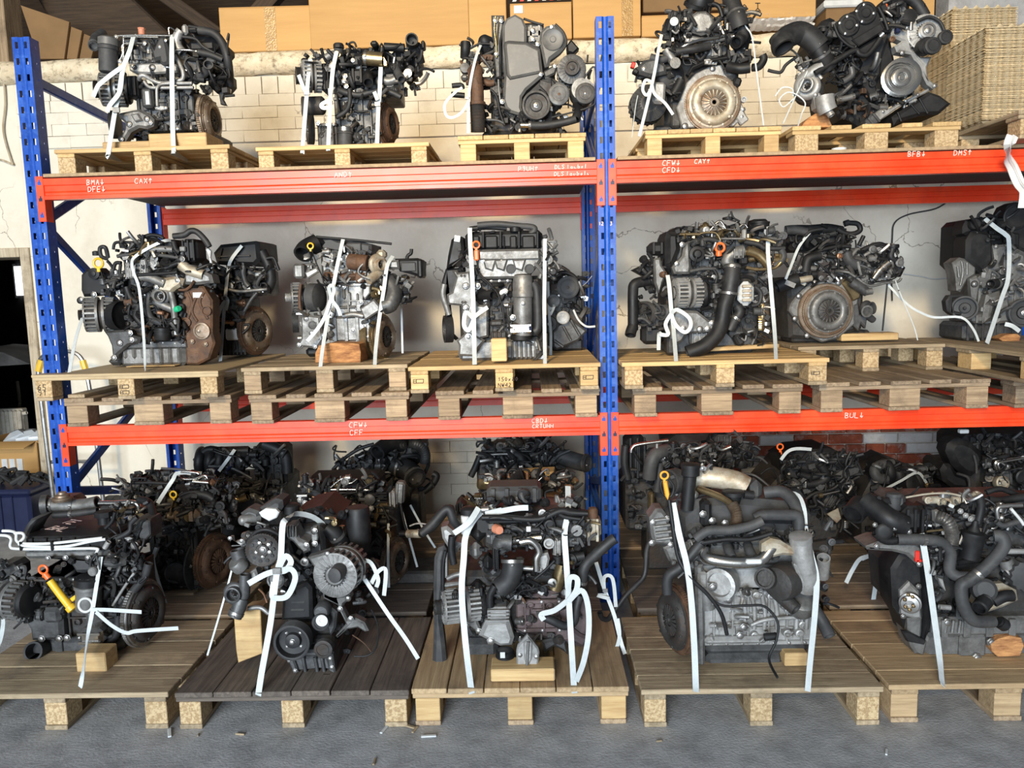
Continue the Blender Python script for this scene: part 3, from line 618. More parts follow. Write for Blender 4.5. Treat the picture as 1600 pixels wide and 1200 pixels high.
for k, (xa, xb, yt, yb) in enumerate(((32, 100, 8, 92), (60, 120, 22, 92), (85, 142, 34, 92))):
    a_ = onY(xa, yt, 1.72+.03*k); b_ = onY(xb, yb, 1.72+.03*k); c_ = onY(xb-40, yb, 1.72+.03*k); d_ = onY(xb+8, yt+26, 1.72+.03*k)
    tag(M().prism([a_, c_, b_, d_], (0, .02, 0), .002).build('cardboard_sheet', 'card_shaded'), 'flat brown cardboard sheet leaning on the ledge by the left rack frame, %s' % ('frontmost of three', 'middle of three', 'rearmost of three')[k], 'cardboard sheet')
# moulded pulp trays
def tray_mesh(cols):
    q = M(); nn = cols*4; S = .34; th = .0025
    for i in range(nn+1):
        for j in range(nn+1):
            x_, y_ = S*(i/nn-.5), S*(j/nn-.5); e_ = min(i, j, nn-i, nn-j); fd = 0 if e_ == 0 else .75 if e_ == 1 else 1
            h = fd*.013*(sin(2*pi*cols*i/nn-pi/2)+sin(2*pi*cols*j/nn-pi/2))
            if e_ == 0: x_ += .002*sin(pi*i*.5)*(j % nn != 0); y_ += .002*sin(pi*j*.5)*(i % nn != 0); x_ *= 1+.012*cos(2*pi*cols*j/nn); y_ *= 1+.012*cos(2*pi*cols*i/nn)
            q.v.append(V((x_, y_, h)))
    q.f = [(i*(nn+1)+j, (i+1)*(nn+1)+j, (i+1)*(nn+1)+j+1, i*(nn+1)+j+1) for i in range(nn) for j in range(nn)]
    k = len(q.v); q.v += [p-V((0, 0, th)) for p in q.v]; q.f += [tuple(a_+k for a_ in f[::-1]) for f in q.f]
    rim = [i*(nn+1) for i in range(nn+1)]+[nn*(nn+1)+j for j in range(1, nn+1)]+[i*(nn+1)+nn for i in range(nn-1, -1, -1)]+[j for j in range(nn-1, 0, -1)]
    for a_, b_ in zip(rim, rim[1:]+rim[:1]): q.f.append((a_, b_, b_+k, a_+k))
    return q
tm = tray_mesh(6).build('pulp_tray', 'pulp', sharp=50); first = [tm]
def tray_stack(cx, cy, z0, z1, pitch, label, rz):
    z = z0; r = random.Random(label); g = label.replace('moulded pulp egg tray in', 'pulp trays in'); o = None
    while z < z1:
        if first: o = first.pop()
        else: o = bpy.data.objects.new('pulp_tray', tm.data); COL.objects.link(o)
        o.location = (cx+r.uniform(-.003, .003), cy+r.uniform(-.003, .003), z); o.rotation_euler = (0, 0, rz+r.uniform(-.012, .012))
        tag(o, label, 'egg tray', g); z += pitch
    o['label'] = label.replace('moulded', 'topmost moulded')
PT = SHELF+.125+.03
a_ = onY(1541, 42, .17); tray_stack(a_.x+.172, .345, PT, a_.z, .0066, 'moulded pulp egg tray in the near stack at the right edge', 0)
a_ = onY(1488, 12, .56); tray_stack(a_.x+.172, .735, PT, a_.z, .0068, 'moulded pulp egg tray in the tall rear stack', 0)
# hanging shrink film, hand truck, cable on the wall, floor scraps
q = M(); pts = [onY(1582, 212, -.21), onY(1576, 228, -.2), onY(1573, 245, -.1), onY(1582, 262, -.06), onY(1592, 285, -.06), onY(1602, 300, -.05), onY(1600, 325, -.05)]
q.ribbon(pts, .05, (0, -1, .2), th=.004, sub=6, twist=.35); q.ribbon([p+V((.008, -.004, 0)) for p in pts], .022, (.5, -1, .2), th=.004, sub=6, twist=-.5)
tag(q.build('shrink_film', 'film', sharp=20), 'twisted strand of clear shrink film hanging over the top beam at the right', 'plastic wrap')
t = thing('hand_truck', 'hand truck with curved grey tube and yellow grips behind the left rack frame', 'hand truck', (-.75, 1.35, 0))
hp = [onY(66, 640, 1.3), onY(60, 580, 1.3), onY(66, 558, 1.3), onY(90, 549, 1.3), onY(116, 551, 1.3), onY(129, 563, 1.3), onY(136, 585, 1.3), onY(146, 650, 1.3)]
HO = t.location
M().tube([V((hp[0].x, 1.33, .1)), hp[0]]+hp[1:-1]+[hp[-1], V((hp[-1].x, 1.33, .1))], .014, hollow=False).build('tube_frame', 'steel', t, HO)
for a_, b_ in ((1, 2), (5, 6)): M().tube([hp[a_], hp[a_].lerp(hp[b_], .8)], .021).build('grip', 'yellow', t, HO)
for s in (-1, 1): M().lathe((-.75+s*.2, 1.4, .12), (1, 0, 0), [(.03, -.03), (.12, -.028), (.12, .028), (.03, .03)], 20).build('wheel', 'rubber', t, HO)
cbox(-.93, -.57, 1.1, 1.34, .03, .045, .004).build('toe_plate', 'steel', t, HO)
M().tube([V((hp[0].x, 1.33, .5)), V((hp[-1].x, 1.33, .5))], .012, hollow=False).build('cross_tube', 'steel', t, HO)
tag(M().tube([onY(1484, 312, 1.585), onY(1462, 326, 1.585), onY(1420, 335, 1.585), onY(1398, 348, 1.585), onY(1394, 372, 1.585), onY(1393, 425, 1.585), onY(1394, 470, 1.585)], .0055, 6).build('wall_cable', 'plastic_grey'), 'thin grey cable running down the back wall', 'cable')
tag(M().tube([onY(1412, 428, 1.59), onY(1440, 432, 1.59), onY(1458, 436, 1.59), onY(1486, 434, 1.59)], .004, 6).build('wall_wire', 'label_white'), 'short white wire hanging on the back wall at the right', 'cable')
tag(M().tube([onY(4, 110, 1.585), onY(8, 160, 1.585), onY(5, 205, 1.585), onY(17, 250, 1.585), onY(20, 257, 1.585), onY(2, 250, 1.585), onY(-14, 248, 1.585)], .006, 6).build('wall_cable', 'jamb'), 'thin painted-over cable on the wall left of the racking', 'cable')
SP = ['in front of the left-end pallet', 'left of the dark pallet middle block', 'below the left block of the dark pallet', 'below the right block of the dark pallet', 'between the dark and the pale pallet', 'just left of the pale pallet corner', 'in front of the pale pallet left block', 'in front of the silver engine pallet', 'nearest the bottom edge of the picture', 'in front of the right-end pallet']
for k, (x_, y_) in enumerate(((265, 1145), (375, 1147), (310, 1148), (600, 1140), (640, 1135), (648, 1140), (670, 1150), (1030, 1158), (585, 1190), (1385, 1175))):
    p = onZ(x_, y_, .004); L = rnd.uniform(.02, .06)
    o = M().box((0, 0, 0), L, L*.22, .006, .0015).build('wood_splinter', 'pine_grey' if k % 3 else 'label_white'); o.location = p; o.rotation_euler = (0, 0, rnd.uniform(0, 3))
    tag(o, ('white', 'brown')[k % 3 > 0]+' splinter on the concrete floor, '+SP[k], 'splinter', 'splinters on the floor')
# ---------------------------------------------------------------- engine parts
AX = {'f': V((0, -1, 0)), 'r': V((1, 0, 0)), 'l': V((-1, 0, 0)), 'u': V((0, 0, 1)), 'd': V((0, 0, -1)), 'b': V((0, 1, 0))}
def axis(a): return AX[a] if isinstance(a, str) else V(a).normalized()
def nums(s): return [[float(k) for k in p.split(',')] for p in s.split()]
ENGINES = []
class Eng:
    """an engine as one thing; coordinates of a part are read off the photograph (crop frame x0, y0, scale) and carried to
    the part's own depth: plane Y0 plus d centimetres (away from the viewer)"""
    def __init__(s, label, fr, Y0, base, z, group=None, name='engine', cat='engine', zmin=None):
        s.zmin = z if zmin is None else zmin; ENGINES.append(s)
        s.x0, s.y0, s.s = fr; s.Y0 = Y0; p = s.P(*base); s.O = V((p.x, Y0+.15, z))
        s.t = thing(name, label, cat, s.O, group); s.k = (s.P(101, 100)-s.P(100, 100)).length
    def P(s, x, y, d=0): return onY(s.x0+x/s.s, s.y0+y/s.s, s.Y0+d/100)
    def out(s, q, name, m, parent=None, sharp=38):
        for p in q.v:                       # castings sit on the pallet, never in it
            if p.z < s.zmin: p.z = s.zmin
        o = q.build(name, m, parent or s.t, s.O, sharp)
        if name in ('bolts', 'bolt_hole'): o['kind'] = 'stuff'
        return o
    def kk(s, d): return s.k*(1+d/100/(s.Y0-CAM.y))
    def bx(s, name, m, x0, y0, x1, y1, d=0, t=10, bev=.6, rot=0, ribs=0, hr=0, par=None):
        a = s.P(x0, y0, d); b = s.P(x1, y1, d); c = (a+b)/2; w_, h_ = abs(b.x-a.x), abs(b.z-a.z)
        R = Matrix.Rotation(radians(rot), 3, 'Y'); q = M(); cc = c+V((0, t/200, 0)); q.box(cc, w_, t/100, h_, bev/100, R)
        for i in range(ribs): q.box(cc+R @ V((w_*((i+.5)/ribs-.5), -t/200-.003, 0)), w_*.28/ribs+.002, .012, h_*.9, .002, R)
        for i in range(hr): q.box(cc+R @ V((0, -t/200-.003, h_*((i+.5)/hr-.5))), w_*.96, .012, h_*.28/hr+.002, .002, R)
        return s.out(q, name, m, par)
    def pl(s, name, m, pts, d=0, t=3, bev=.35, bolts=None, br=None, bm='steel', par=None, holes=None):
        q = M(); q.prism([s.P(*p[:2], d) for p in nums(pts)], (0, t/100, 0), bev/100); o = s.out(q, name, m, par)
        if bolts: s.bo(bolts, d, br or 1.1*s.s*.9, bm, o if par is None else par)
        if holes:
            h = M()
            for x, y, r in nums(holes): h.lathe(s.P(x, y, d)+V((0, .002, 0)), (0, -1, 0), [(r*s.k*1.35, 0), (r*s.k*1.3, .006), (r*s.k, .006), (r*s.k*.95, .0025)], 12)
            s.out(h, 'bolt_hole', 'iron', o if par is None else par)
        return o
    def bo(s, pts, d, r, m='steel', par=None):
        q = M()
        for p in nums(pts): q.bolt(s.P(p[0], p[1], p[2] if len(p) > 2 else d), (0, -1, 0), r*s.k)
        return s.out(q, 'bolts' if len(nums(pts)) > 1 else 'bolt', m, par)
    def tb(s, name, m, pts, r, d=0, corr=0, cn=1, sub=5, seg=None, hollow=True, par=None, clamps=None):
        pp = nums(pts); P_ = [s.P(p[0], p[1], p[2] if len(p) > 2 else d) for p in pp]
        rr = [p[3]*s.k if len(p) > 3 else r*s.k for p in pp]; mx = max(rr)
        q = M().tube(P_, rr, seg or (7 if mx < .004 else 10 if mx < .012 else 14), sub, corr, cn, hollow); o = s.out(q, name, m, par, 50)
        if clamps:
            c = M()
            for f_ in clamps:
                i = min(int(f_*(len(P_)-1)), len(P_)-2); u = f_*(len(P_)-1)-i; a = P_[i].lerp(P_[i+1], u); dv = (P_[i+1]-P_[i]).normalized(); r_ = rr[i]*1.1
                c.lathe(a-dv*.006, dv, [(r_*.8, 0), (r_, 0), (r_, .012), (r_*.8, .012)], 14); c.box(a+V((0, -r_, 0)), .012, .008, .01, .002)
            s.out(c, 'hose_clamp', 'steel', o if par is None else par)
        return o
    def ln(s, name, m, prof, x, y, d, r, ax='f', seg=28, star=None, par=None):
        """lathe; prof [(r factor, height in cm)]"""
        K = r*s.k; q = M().lathe(s.P(x, y, d), axis(ax), [(a*K, h/100) for a, h in prof], seg, star); return s.out(q, name, m, par)
    def pulley(s, x, y, d, r, ax='f', m='iron', h=2.4, hub='steel', spokes=0, name='pulley', face='dish'):
        n = max(2, int(h/.6)); pr = [(.3, -.2), (.97, -.2), (1, 0)]
        for i in range(n): pr += [(1, h*(i+.15)/n), (.93, h*(i+.5)/n), (1, h*(i+.85)/n)]
        pr += [(1, h), (.9, h+.15), (.84, h), (.8, h*.45), (.45, h*.4), (.4, h*.7), (.24, h*.75)] if face == 'dish' else [(1, h), (.95, h+.1), (.72, h+.1), (.7, h-.2), (.62, h-.2), (.6, h+.05), (.3, h+.05)]
        o = s.ln(name, m, pr, x, y, d, r, ax, 32); a = axis(ax); c = s.P(x, y, d)+a*(h*.7/100); K = r*s.k
        u = a.orthogonal().normalized(); w_ = a.cross(u); q = M(); q.bolt(c, a, K*.14, K*.16)
        for i in range(spokes):
            an = 2*pi*i/spokes; q.bolt(c-a*(h*.3/100)+(u*cos(an)+w_*sin(an))*K*.55, a, K*.07)
        s.out(q, 'hub_bolt', hub, o); return o
    def fw(s, x, y, d, r, ax='r', ring='rust_steel', cov='rust_steel', fin='iron', th=2.6, bolts=9, cover=True, lip=True):
        a = axis(ax); K = r*s.k; c = s.P(x, y, d); u = a.orthogonal().normalized(); w_ = a.cross(u)
        o = s.out(M().lathe(c, a, [(.5*K, -th/100), (.97*K, -th/100), (K, -th/100+.002), (K, -.009), (.965*K, -.0085), (.965*K, -.002), (.95*K, 0), (.86*K, .001), (.84*K, -.002)], 160, {2: .01, 3: .01}), 'flywheel', ring)
        if not cover:
            s.out(M().lathe(c, a, [(.8*K, -.004), (.8*K, .004), (.5*K, .006), (.44*K, .002), (.2*K, .006), (.12*K, .006), (.1*K, 0)], 40), 'friction_face', cov, o)
            q = M()
            for i in range(8): q.bolt(c+a*.004+(u*cos(2*pi*i/8)+w_*sin(2*pi*i/8))*K*.26, a, K*.035)
            s.out(q, 'bolts', 'steel', o); return o
        s.out(M().lathe(c, a, [(.86*K, 0), (.86*K, .004), (.80*K, .006), (.76*K, .02), (.70*K, .026), (.55*K, .028), (.50*K, .024), (.46*K, .018), (.44*K, .012)], 48), 'clutch_cover', cov, o)
        s.out(M().lathe(c+a*.006, a, [(.47*K, 0), (.47*K, .004), (.1*K, .005)], 30), 'clutch_plate', 'iron', o)
        q = M()
        for i in range(18):
            an = 2*pi*i/18; e = u*cos(an)+w_*sin(an); t_ = a.cross(e)
            q.prism([c+a*.018+e*.44*K-t_*.052*K, c+a*.018+e*.44*K+t_*.052*K, c+a*.023+e*.17*K+t_*.024*K, c+a*.023+e*.17*K-t_*.024*K], -a*.004, .0006)
        q.lathe(c+a*.012, a, [(.15*K, 0), (.15*K, .008), (.08*K, .008), (.07*K, 0)], 20)
        s.out(q, 'diaphragm_spring', fin, o); q = M()
        for i in range(bolts):
            an = 2*pi*(i+.3)/bolts; q.bolt(c+a*.004+(u*cos(an)+w_*sin(an))*K*.82, a, K*.035)
        for i in range(6):
            an = 2*pi*(i+.5)/6; e = u*cos(an)+w_*sin(an); t_ = a.cross(e)
            q.box(c+a*.022+e*K*.70, .16*K, .16*K*.6, .008, .002, Matrix((e, t_, a)).transposed())
        s.out(q, 'bolts', cov, o); return o
    def al(s, x, y, d, r, L=10, ax='l', m='alu', pul=.5, pm='iron', cap='plastic'):
        """alternator: slotted drum, end cap, pulley; axis points to the pulley"""
        a = axis(ax); K = r*s.k; c = s.P(x, y, d); u = a.orthogonal().normalized(); w_ = a.cross(u); H = L/100
        o = s.out(M().lathe(c, a, [(.3*K, -H), (.80*K, -H), (.84*K, -H*.9), (.84*K, H*.0), (.6*K, .004), (.3*K, .01)], 28), 'alternator', 'iron')
        q = M(); n = 22
        for i in range(n):
            an = 2*pi*i/n; e = u*cos(an)+w_*sin(an); R = Matrix((a, e, a.cross(e))).transposed()
            for h0, h1 in ((-.40*H, -.02*H), (-.98*H, -.62*H)): q.box(c+a*((h0+h1)/2)+e*.90*K, (h1-h0), .16*K, .12*K, .001, R)
            q.box(c+a*.004+e*.62*K, .006, .56*K, .075*K, .001, R)
        for h in (-.62, -.40): q.lathe(c+a*H*(h-.06), a, [(.8*K, 0), (.98*K, 0), (K, .002), (K, .1*H), (.8*K, .1*H)], 28)
        q.lathe(c-a*.004, a, [(.84*K, 0), (.97*K, 0), (.97*K, .008), (.84*K, .010)], 28); q.lathe(c, a, [(.38*K, 0), (.38*K, .012), (.2*K, .014)], 20)
        s.out(q, 'slotted_housing', m, o)
        s.out(M().lathe(c-a*H, a, [(.4*K, -.022), (.74*K, -.02), (.82*K, -.012), (.82*K, .0)], 24), 'rear_cap', cap, o)
        if pul:
            pk = K*pul; pr = [(.5*pk, .01), (pk, .01), (pk, .013)]
            for i in range(5): pr += [(pk, .013+.004*i), (.9*pk, .015+.004*i), (pk, .017+.004*i)]
            pr += [(pk, .036), (.75*pk, .037), (.7*pk, .03), (.35*pk, .03), (.33*pk, .038), (.1*pk, .04)]
            s.out(M().lathe(c, a, pr, 28), 'pulley', pm, o)
        return o
    def tu(s, x, y, d, r, m='alu', ax='f', inlet=.42, turn=1, a0=-pi/2, out=1.3, wheel=True, name='turbocharger'):
        """snail housing spiralling in the plane across axis ax"""
        a = axis(ax); K = r*s.k; c = s.P(x, y, d); u = V((1, 0, 0)); u = (u-a*u.dot(a)); u = u.normalized() if u.length > .1 else V((0, 0, 1)); w_ = a.cross(u)*turn
        P_ = []; R_ = []; n = 26
        for i in range(n+1):
            f_ = i/n; an = a0+2*pi*.95*f_; rad = K*(.52+.16*f_); P_.append(c+(u*cos(an)+w_*sin(an))*rad); R_.append(K*(.20+.20*f_))
        e = (P_[-1]-P_[-2]).normalized(); P_ += [P_[-1]+e*K*out*.5, P_[-1]+e*K*out]; R_ += [R_[-1], R_[-1]*.9]
        o = s.out(M().tube(P_, R_, 12, 1), name, m, None, 55); q = M()
        q.lathe(c-a*K*.3, a, [(.55*K, 0), (.6*K, .3*K), (.5*K, .55*K), (inlet*K*1.15, .62*K), (inlet*K*1.15, .95*K), (inlet*K, .97*K), (inlet*K*.85, .92*K), (inlet*K*.8, .45*K)], 24); s.out(q, 'inlet_flange', m, o)
        if wheel:
            q = M().lathe(c-a*K*.05, a, [(.34*K, 0), (.3*K, .1*K), (.1*K, .5*K), (.05*K, .55*K)], 16, {0: .2, 1: .2}); s.out(q, 'impeller', 'iron', o)
        return o
    def block(s, x0, y0, x1, y1, d, t, m='alu_dark', name='engine_block', seed=1, ribs=4, bosses=5, flange=True, bolts=True):
        r = random.Random(seed); a = s.P(x0, y1, d); b = s.P(x1, y0, d); W, H = b.x-a.x, b.z-a.z; q = M(); y = a.y
        q.box(((a.x+b.x)/2, y+t/200, (a.z+b.z)/2), W, t/100, H, .006)
        if flange:
            for z in (a.z+.008, b.z-.008): q.box(((a.x+b.x)/2, y+t/200-.008, z), W*1.01, t/100+.006, .016, .003)
        for i in range(ribs):
            xx = a.x+W*(i+.5+r.uniform(-.2, .2))/ribs; q.box((xx, y-.004, (a.z+b.z)/2), .008, .02, H*.94, .002)
        for i in range(max(1, ribs//2)):
            zz = a.z+H*r.uniform(.25, .75); xx = a.x+W*r.uniform(.3, .7); q.box((xx, y-.003, zz), W*r.uniform(.3, .6), .018, .008, .002)
        for i in range(ribs):
            xx = a.x+W*r.uniform(.1, .9); zz = a.z+H*r.uniform(.15, .85); q.box((xx, y-.002, zz), W*r.uniform(.06, .2), .02, H*r.uniform(.1, .3), .005)
        for i in range(bosses):
            xx = a.x+W*r.uniform(.08, .92); zz = a.z+H*r.uniform(.15, .85); rr = r.uniform(.007, .016)
            q.lathe((xx, y, zz), (0, -1, 0), [(rr*1.2, 0), (rr, .014), (rr*.7, .016), (rr*.6, .008)], 12)
        o = s.out(q, name, m)
        if bolts:
            q = M(); n = max(3, int(W/.055))
            for i in range(n):
                for z in (a.z+.008, b.z-.008): q.bolt((a.x+W*(i+.5)/n, y-.012, z), (0, -1, 0), .0055)
            s.out(q, 'bolts', 'steel', o)
        return o
    def ft(s, x0, y0, x1, y1, d0, d1, n, seed=1, mats=('plastic', 'alu_dark', 'steel', 'rubber'), size=1., par=None):
        """small connectors, plugs, clips and unions in front of the castings"""
        r = random.Random(seed); Q = {m: M() for m in mats}; k = s.k*s.s*size
        for i in range(n):
            m = mats[min(int(r.random()**1.35*len(mats)), len(mats)-1)]; q = Q[m]; c = s.P(r.uniform(x0, x1), r.uniform(y0, y1), r.uniform(d0, d1)); z = r.random(); a = r.choice((AX['f'], AX['u'], AX['r'], V((.5, -.7, .4)), V((-.5, -.6, .5)), V((.8, -.5, .2))))
            if z < .25: q.box(c, k*r.uniform(4, 11), k*r.uniform(5, 11), k*r.uniform(3, 9), .0015, Matrix.Rotation(r.uniform(-.7, .7), 3, 'Y') @ Matrix.Rotation(r.uniform(-.4, .4), 3, 'Z'))
            elif z < .58:
                R_ = k*r.uniform(2.5, 6.5); L = k*r.uniform(6, 16); q.lathe(c, a, [(R_*.8, -L/2), (R_, -L/2+.001), (R_, L*.2), (R_*1.25, L*.22), (R_*1.25, L*.36), (R_*.7, L*.38), (R_*.6, L/2), (R_*.3, L/2)], 10)
            elif z < .88:
                e = V((r.uniform(-1, 1), -.3, r.uniform(-1, 1))).normalized(); L = k*r.uniform(9, 24); R_ = k*r.uniform(1.4, 3.4); q.tube([c, c+a*L*.5, c+a*L*.6+e*L*.5, c+a*L*.5+e*L], R_, 7, 3)
            else: q.prism([c+V((k*p[0], 0, k*p[1])) for p in ((-5, -3), (5, -4), (7, 2), (2, 5), (-6, 4))], (0, k*4, 0), .001); q.bolt(c, (0, -1, 0), k*2)
        for m, q in Q.items():
            if q.v: o = s.out(q, 'small_fittings', m, par); o['kind'] = 'stuff'
    def wr(s, x0, y0, x1, y1, d0, d1, n, seed=1, m='plastic', r0=1., r1=2.2, name='wiring_loom', par=None):
        r = random.Random(seed); q = M(); k = s.k*s.s
        for i in range(n):
            x, y = r.uniform(x0, x1), r.uniform(y0, y1); an = r.uniform(0, 2*pi); pp = []; L = min(x1-x0, y1-y0)*r.uniform(.16, .32); d = r.uniform(d0, d1)
            for j in range(r.randint(4, 6)):
                pp.append(s.P(x, y, d+r.uniform(-1, 1))); an += r.uniform(-1, 1); x = min(max(x+cos(an)*L, x0), x1); y = min(max(y+sin(an)*L*.8, y0), y1)
                if x in (x0, x1) or y in (y0, y1): an += 2
            q.tube(pp, k*r.uniform(r0, r1), 6, 4, hollow=False)
        o = s.out(q, name, m, par, 60); o['kind'] = 'stuff'; return o
    def dip(s, x, y, d, r, m='orange_plastic', stem=None, sm='steel', sr=1.2):
        K = r*s.k; c = s.P(x, y, d); q = M(); n = 18; q.tube([c+V((cos(2*pi*i/n)*K, 0, sin(2*pi*i/n)*K)) for i in range(n+1)], K*.28, 8, 1, hollow=False)
        q.box(c-V((0, 0, K*1.45)), K*.7, K*.5, K*.9, .002); o = s.out(q, 'dipstick', m)
        if stem: s.tb('dipstick_tube', sm, stem, sr*s.s, d, par=o)
        return o
    def can(s, x, y0, y1, d, r, m='plastic_grey', name='oil_filter', cap=None):
        """upright canister with stepped lid"""
        K = r*s.k; a = s.P(x, y1, d); b = s.P(x, y0, d); H = (b-a).length; ax = (b-a).normalized()
        o = s.out(M().lathe(a, ax, [(.6*K, 0), (.9*K, .02*H), (.95*K, .06*H), (.95*K, .62*H), (1.05*K, .64*H), (1.05*K, .72*H), (.97*K, .74*H), (.97*K, .92*H), (.85*K, .98*H), (.3*K, H)], 24), name, m)
        if cap: s.out(M().lathe(b-ax*.26*H, ax, [(.9*K, 0), (1.06*K, .01*H), (1.06*K, .2*H), (.8*K, .25*H), (.4*K, .27*H)], 18, {1: .02, 2: .02}), 'lid', cap, o)
        return o
def strap(label, fr, Y0, pts, wpx, nrm=(0, -1, 0), group=None, m='strap', d=0, buckle=None, tails=()):
    """plastic strap tied over an engine; knot tails are parts"""
    x0, y0, s_ = fr; P = lambda p: onY(x0+p[0]/s_, y0+p[1]/s_, Y0+(p[2] if len(p) > 2 else d)/100)
    pp = nums(pts); P_ = [P(p) for p in pp]; k = (onY(801, 600, Y0)-onY(800, 600, Y0)).length; o0 = P_[-1]
    t = thing('strap', label, 'strap', o0, group)
    q = M().ribbon(P_, wpx*k, nrm, sub=4); q.build('band', m, t, o0)
    for tl in tails:
        pp = nums(tl); M().ribbon([P(p) for p in pp], wpx*k*.95, nrm, sub=6).build('knot_tail', m, t, o0)
    if buckle:
        for b in nums(buckle):
            c = P(b); M().box(c, wpx*k*1.5, .008, wpx*k*1.1, .002).build('wire_buckle', 'steel', t, o0)
    return t
def wood(label, fr, Y0, x0, y0, x1, y1, d, t, m='pine', rot=0, name='wood_block', cat='wood block', poly=None):
    a, b, s_ = fr; Y = Y0+d/100; p = onY(a+x0/s_, b+y1/s_, Y); r = onY(a+x1/s_, b+y0/s_, Y); c = (p+r)/2+V((0, t/200, 0))
    if poly:
        o = M().prism([onY(a+u/s_, b+v/s_, Y)-c for u, v in nums(poly)], (0, t/100, 0), .003).build(name, m)
    else: o = M().box((0, 0, 0), r.x-p.x, t/100, r.z-p.z, .004).build(name, m)
    o.location = c; o.rotation_euler = (0, radians(rot), 0); return tag(o, label, cat)
def _tp(s, name, m, pts, ref, h=2, bev=.3, par=None):
    """flat top surface at the height of the reference point, extruded down h cm"""
    z = s.P(*ref).z; q = M(); q.prism([onZ(s.x0+p[0]/s.s, s.y0+p[1]/s.s, z) for p in nums(pts)], (0, 0, -h/100), bev/100); return s.out(q, name, m, par)
Eng.tp = _tp

def settle():
    """a sump under every engine that would otherwise hang above its pallet"""
    for s in ENGINES:
        lo = 9; X = []; Y = []
        for c in s.t.children:
            for b in c.bound_box: lo = min(lo, b[2]); X.append(b[0]); Y.append(b[1])
        gap = lo-(s.zmin-s.O.z)
        if gap > .004:
            x0, x1 = min(X), max(X); w_ = (x1-x0)*.3; cx = (x0+x1)/2
            M().box((s.O.x+cx, s.O.y+.05, s.zmin+(gap+.06)/2), 2*w_, .22, gap+.06, .012).build('oil_pan', 'iron', s.t, s.O)
# ================================================================ top shelf
Z1 = SHELF+.119
F = (130, 30, 5.456); Y = .16
wood('split wooden block under the left engine on the top shelf', F, Y, 165, 1035, 565, 1105, -8, 20, 'pine')
wood('taller wooden beam under the left engine on the top shelf', F, Y, 562, 962, 1045, 1100, -9, 22, 'pine')
e = Eng('top-shelf engine beside the left rack frame, with upright grey filter canister and reddish flywheel', F, Y, (700, 970), onY(130+700/5.456, 30+965/5.456, Y).z, 'engines on the top shelf', zmin=Z1)
e.block(470, 590, 930, 962, 3, 30, 'alu_dark', seed=3, ribs=6, bosses=9)
e.bx('cylinder_head', 'alu', 370, 235, 800, 372, 5, 26, ribs=7)
e.bx('valve_cover', 'plastic', 290, 140, 860, 240, 9, 24, 2, ribs=5)
e.pl('exhaust_manifold', 'alu_light', '385,372 470,378 640,370 780,380 805,400 805,450 600,465 430,457 390,435', -1, 6, .8, bolts='590,412 715,408 420,400', br=14, holes='590,412,22 440,410,16')
e.pl('heat_shield', 'plastic_grey', '562,190 600,235 640,150 690,138 715,230 732,330 727,375 690,388 652,378 645,340 600,352 572,260', -5, 7, 1.2, bolts='650,235 700,180', br=10)
o = e.can(215, 152, 460, -3, 78, 'plastic_grey', 'filter_canister', 'cover_grey')
e.bx('canister_base', 'alu_dark', 170, 400, 300, 470, -1, 10, 1.5)
e.tb('coolant_elbow', 'plastic_grey', '165,120,8 110,160,2 90,205,-3 88,232,-6', 40, clamps=[.8])
for p, r in (('270,145 420,137 740,142', 8), ('345,330 345,165 362,152 640,155', 7), ('300,365 335,300 345,210 520,205', 7), ('365,215 430,212 470,230', 6), ('735,130 730,75 760,80 790,110', 6)): e.tb('fuel_line', 'chrome', p, r, -2)
e.bo('280,150 520,205 310,360 640,255', -2, 14); e.bx('fuel_rail', 'alu', 330, 168, 560, 200, 2, 4, 1)
for i in range(4): e.bx('injector', 'alu_light', 395+85*i, 250, 415+85*i, 345, 1, 4, .6)
e.ln('cap', 'terracotta', [(.6, -1), (.9, -1), (.95, 1.6), (1, 1.7), (1, 2.3), (.5, 2.5)], 500, 118, 4, 30, 'u', 14, {4: .06, 3: .06})
e.al(165, 600, 0, 140, 11, (-.96, -.28, 0), 'alu'); e.bx('alternator_regulator', 'plastic', 350, 480, 470, 660, -2, 9, 1, ribs=3)
e.bx('oil_cooler', 'alu_dark', 482, 580, 600, 752, -3, 8, 1.2); e.bx('sticker', 'label_white', 526, 615, 566, 726, -3.2, .3, .05)
for p, r in (('480,515,-4 482,490,-6 520,480,-6 600,525,-4 690,548,-3 820,522,-3 852,500,-3 845,430,-3 782,310,-2', 17), ('520,530 560,575 640,585 940,582', 14), ('700,548 930,545', 14), ('632,742,-6 628,640,-6 632,585,-6 665,555,-5 740,545,-4', 13)): e.tb('coolant_pipe', 'alu_light', p, r, -4)
e.pl('pipe_flange', 'alu_light', '608,748 650,735 718,745 716,766 662,778 612,768', -5, 2, .3, bolts='630,755 700,755', br=9)
e.pl('mount_bracket', 'alu', '290,800 420,772 480,765 560,810 597,850 592,910 540,932 470,922 400,960 348,1047 310,1042 303,1012 345,935 352,880 300,835', -6, 5, 1.2, bolts='542,850 572,882 393,895 325,1022', br=15, holes='542,850,20 393,895,20 325,1022,20')
e.pl('bracket_rib', 'alu', '400,810 460,800 500,860 440,875', -7.5, 3, .6)
e.pulley(300, 900, 8, 118, (-.98, -.2, 0), 'iron', 3)
e.bx('intake_manifold', 'plastic', 830, 120, 1190, 330, 4, 22, 5); e.bx('intake_manifold_lower', 'plastic', 1030, 400, 1240, 610, 6, 16, 4)
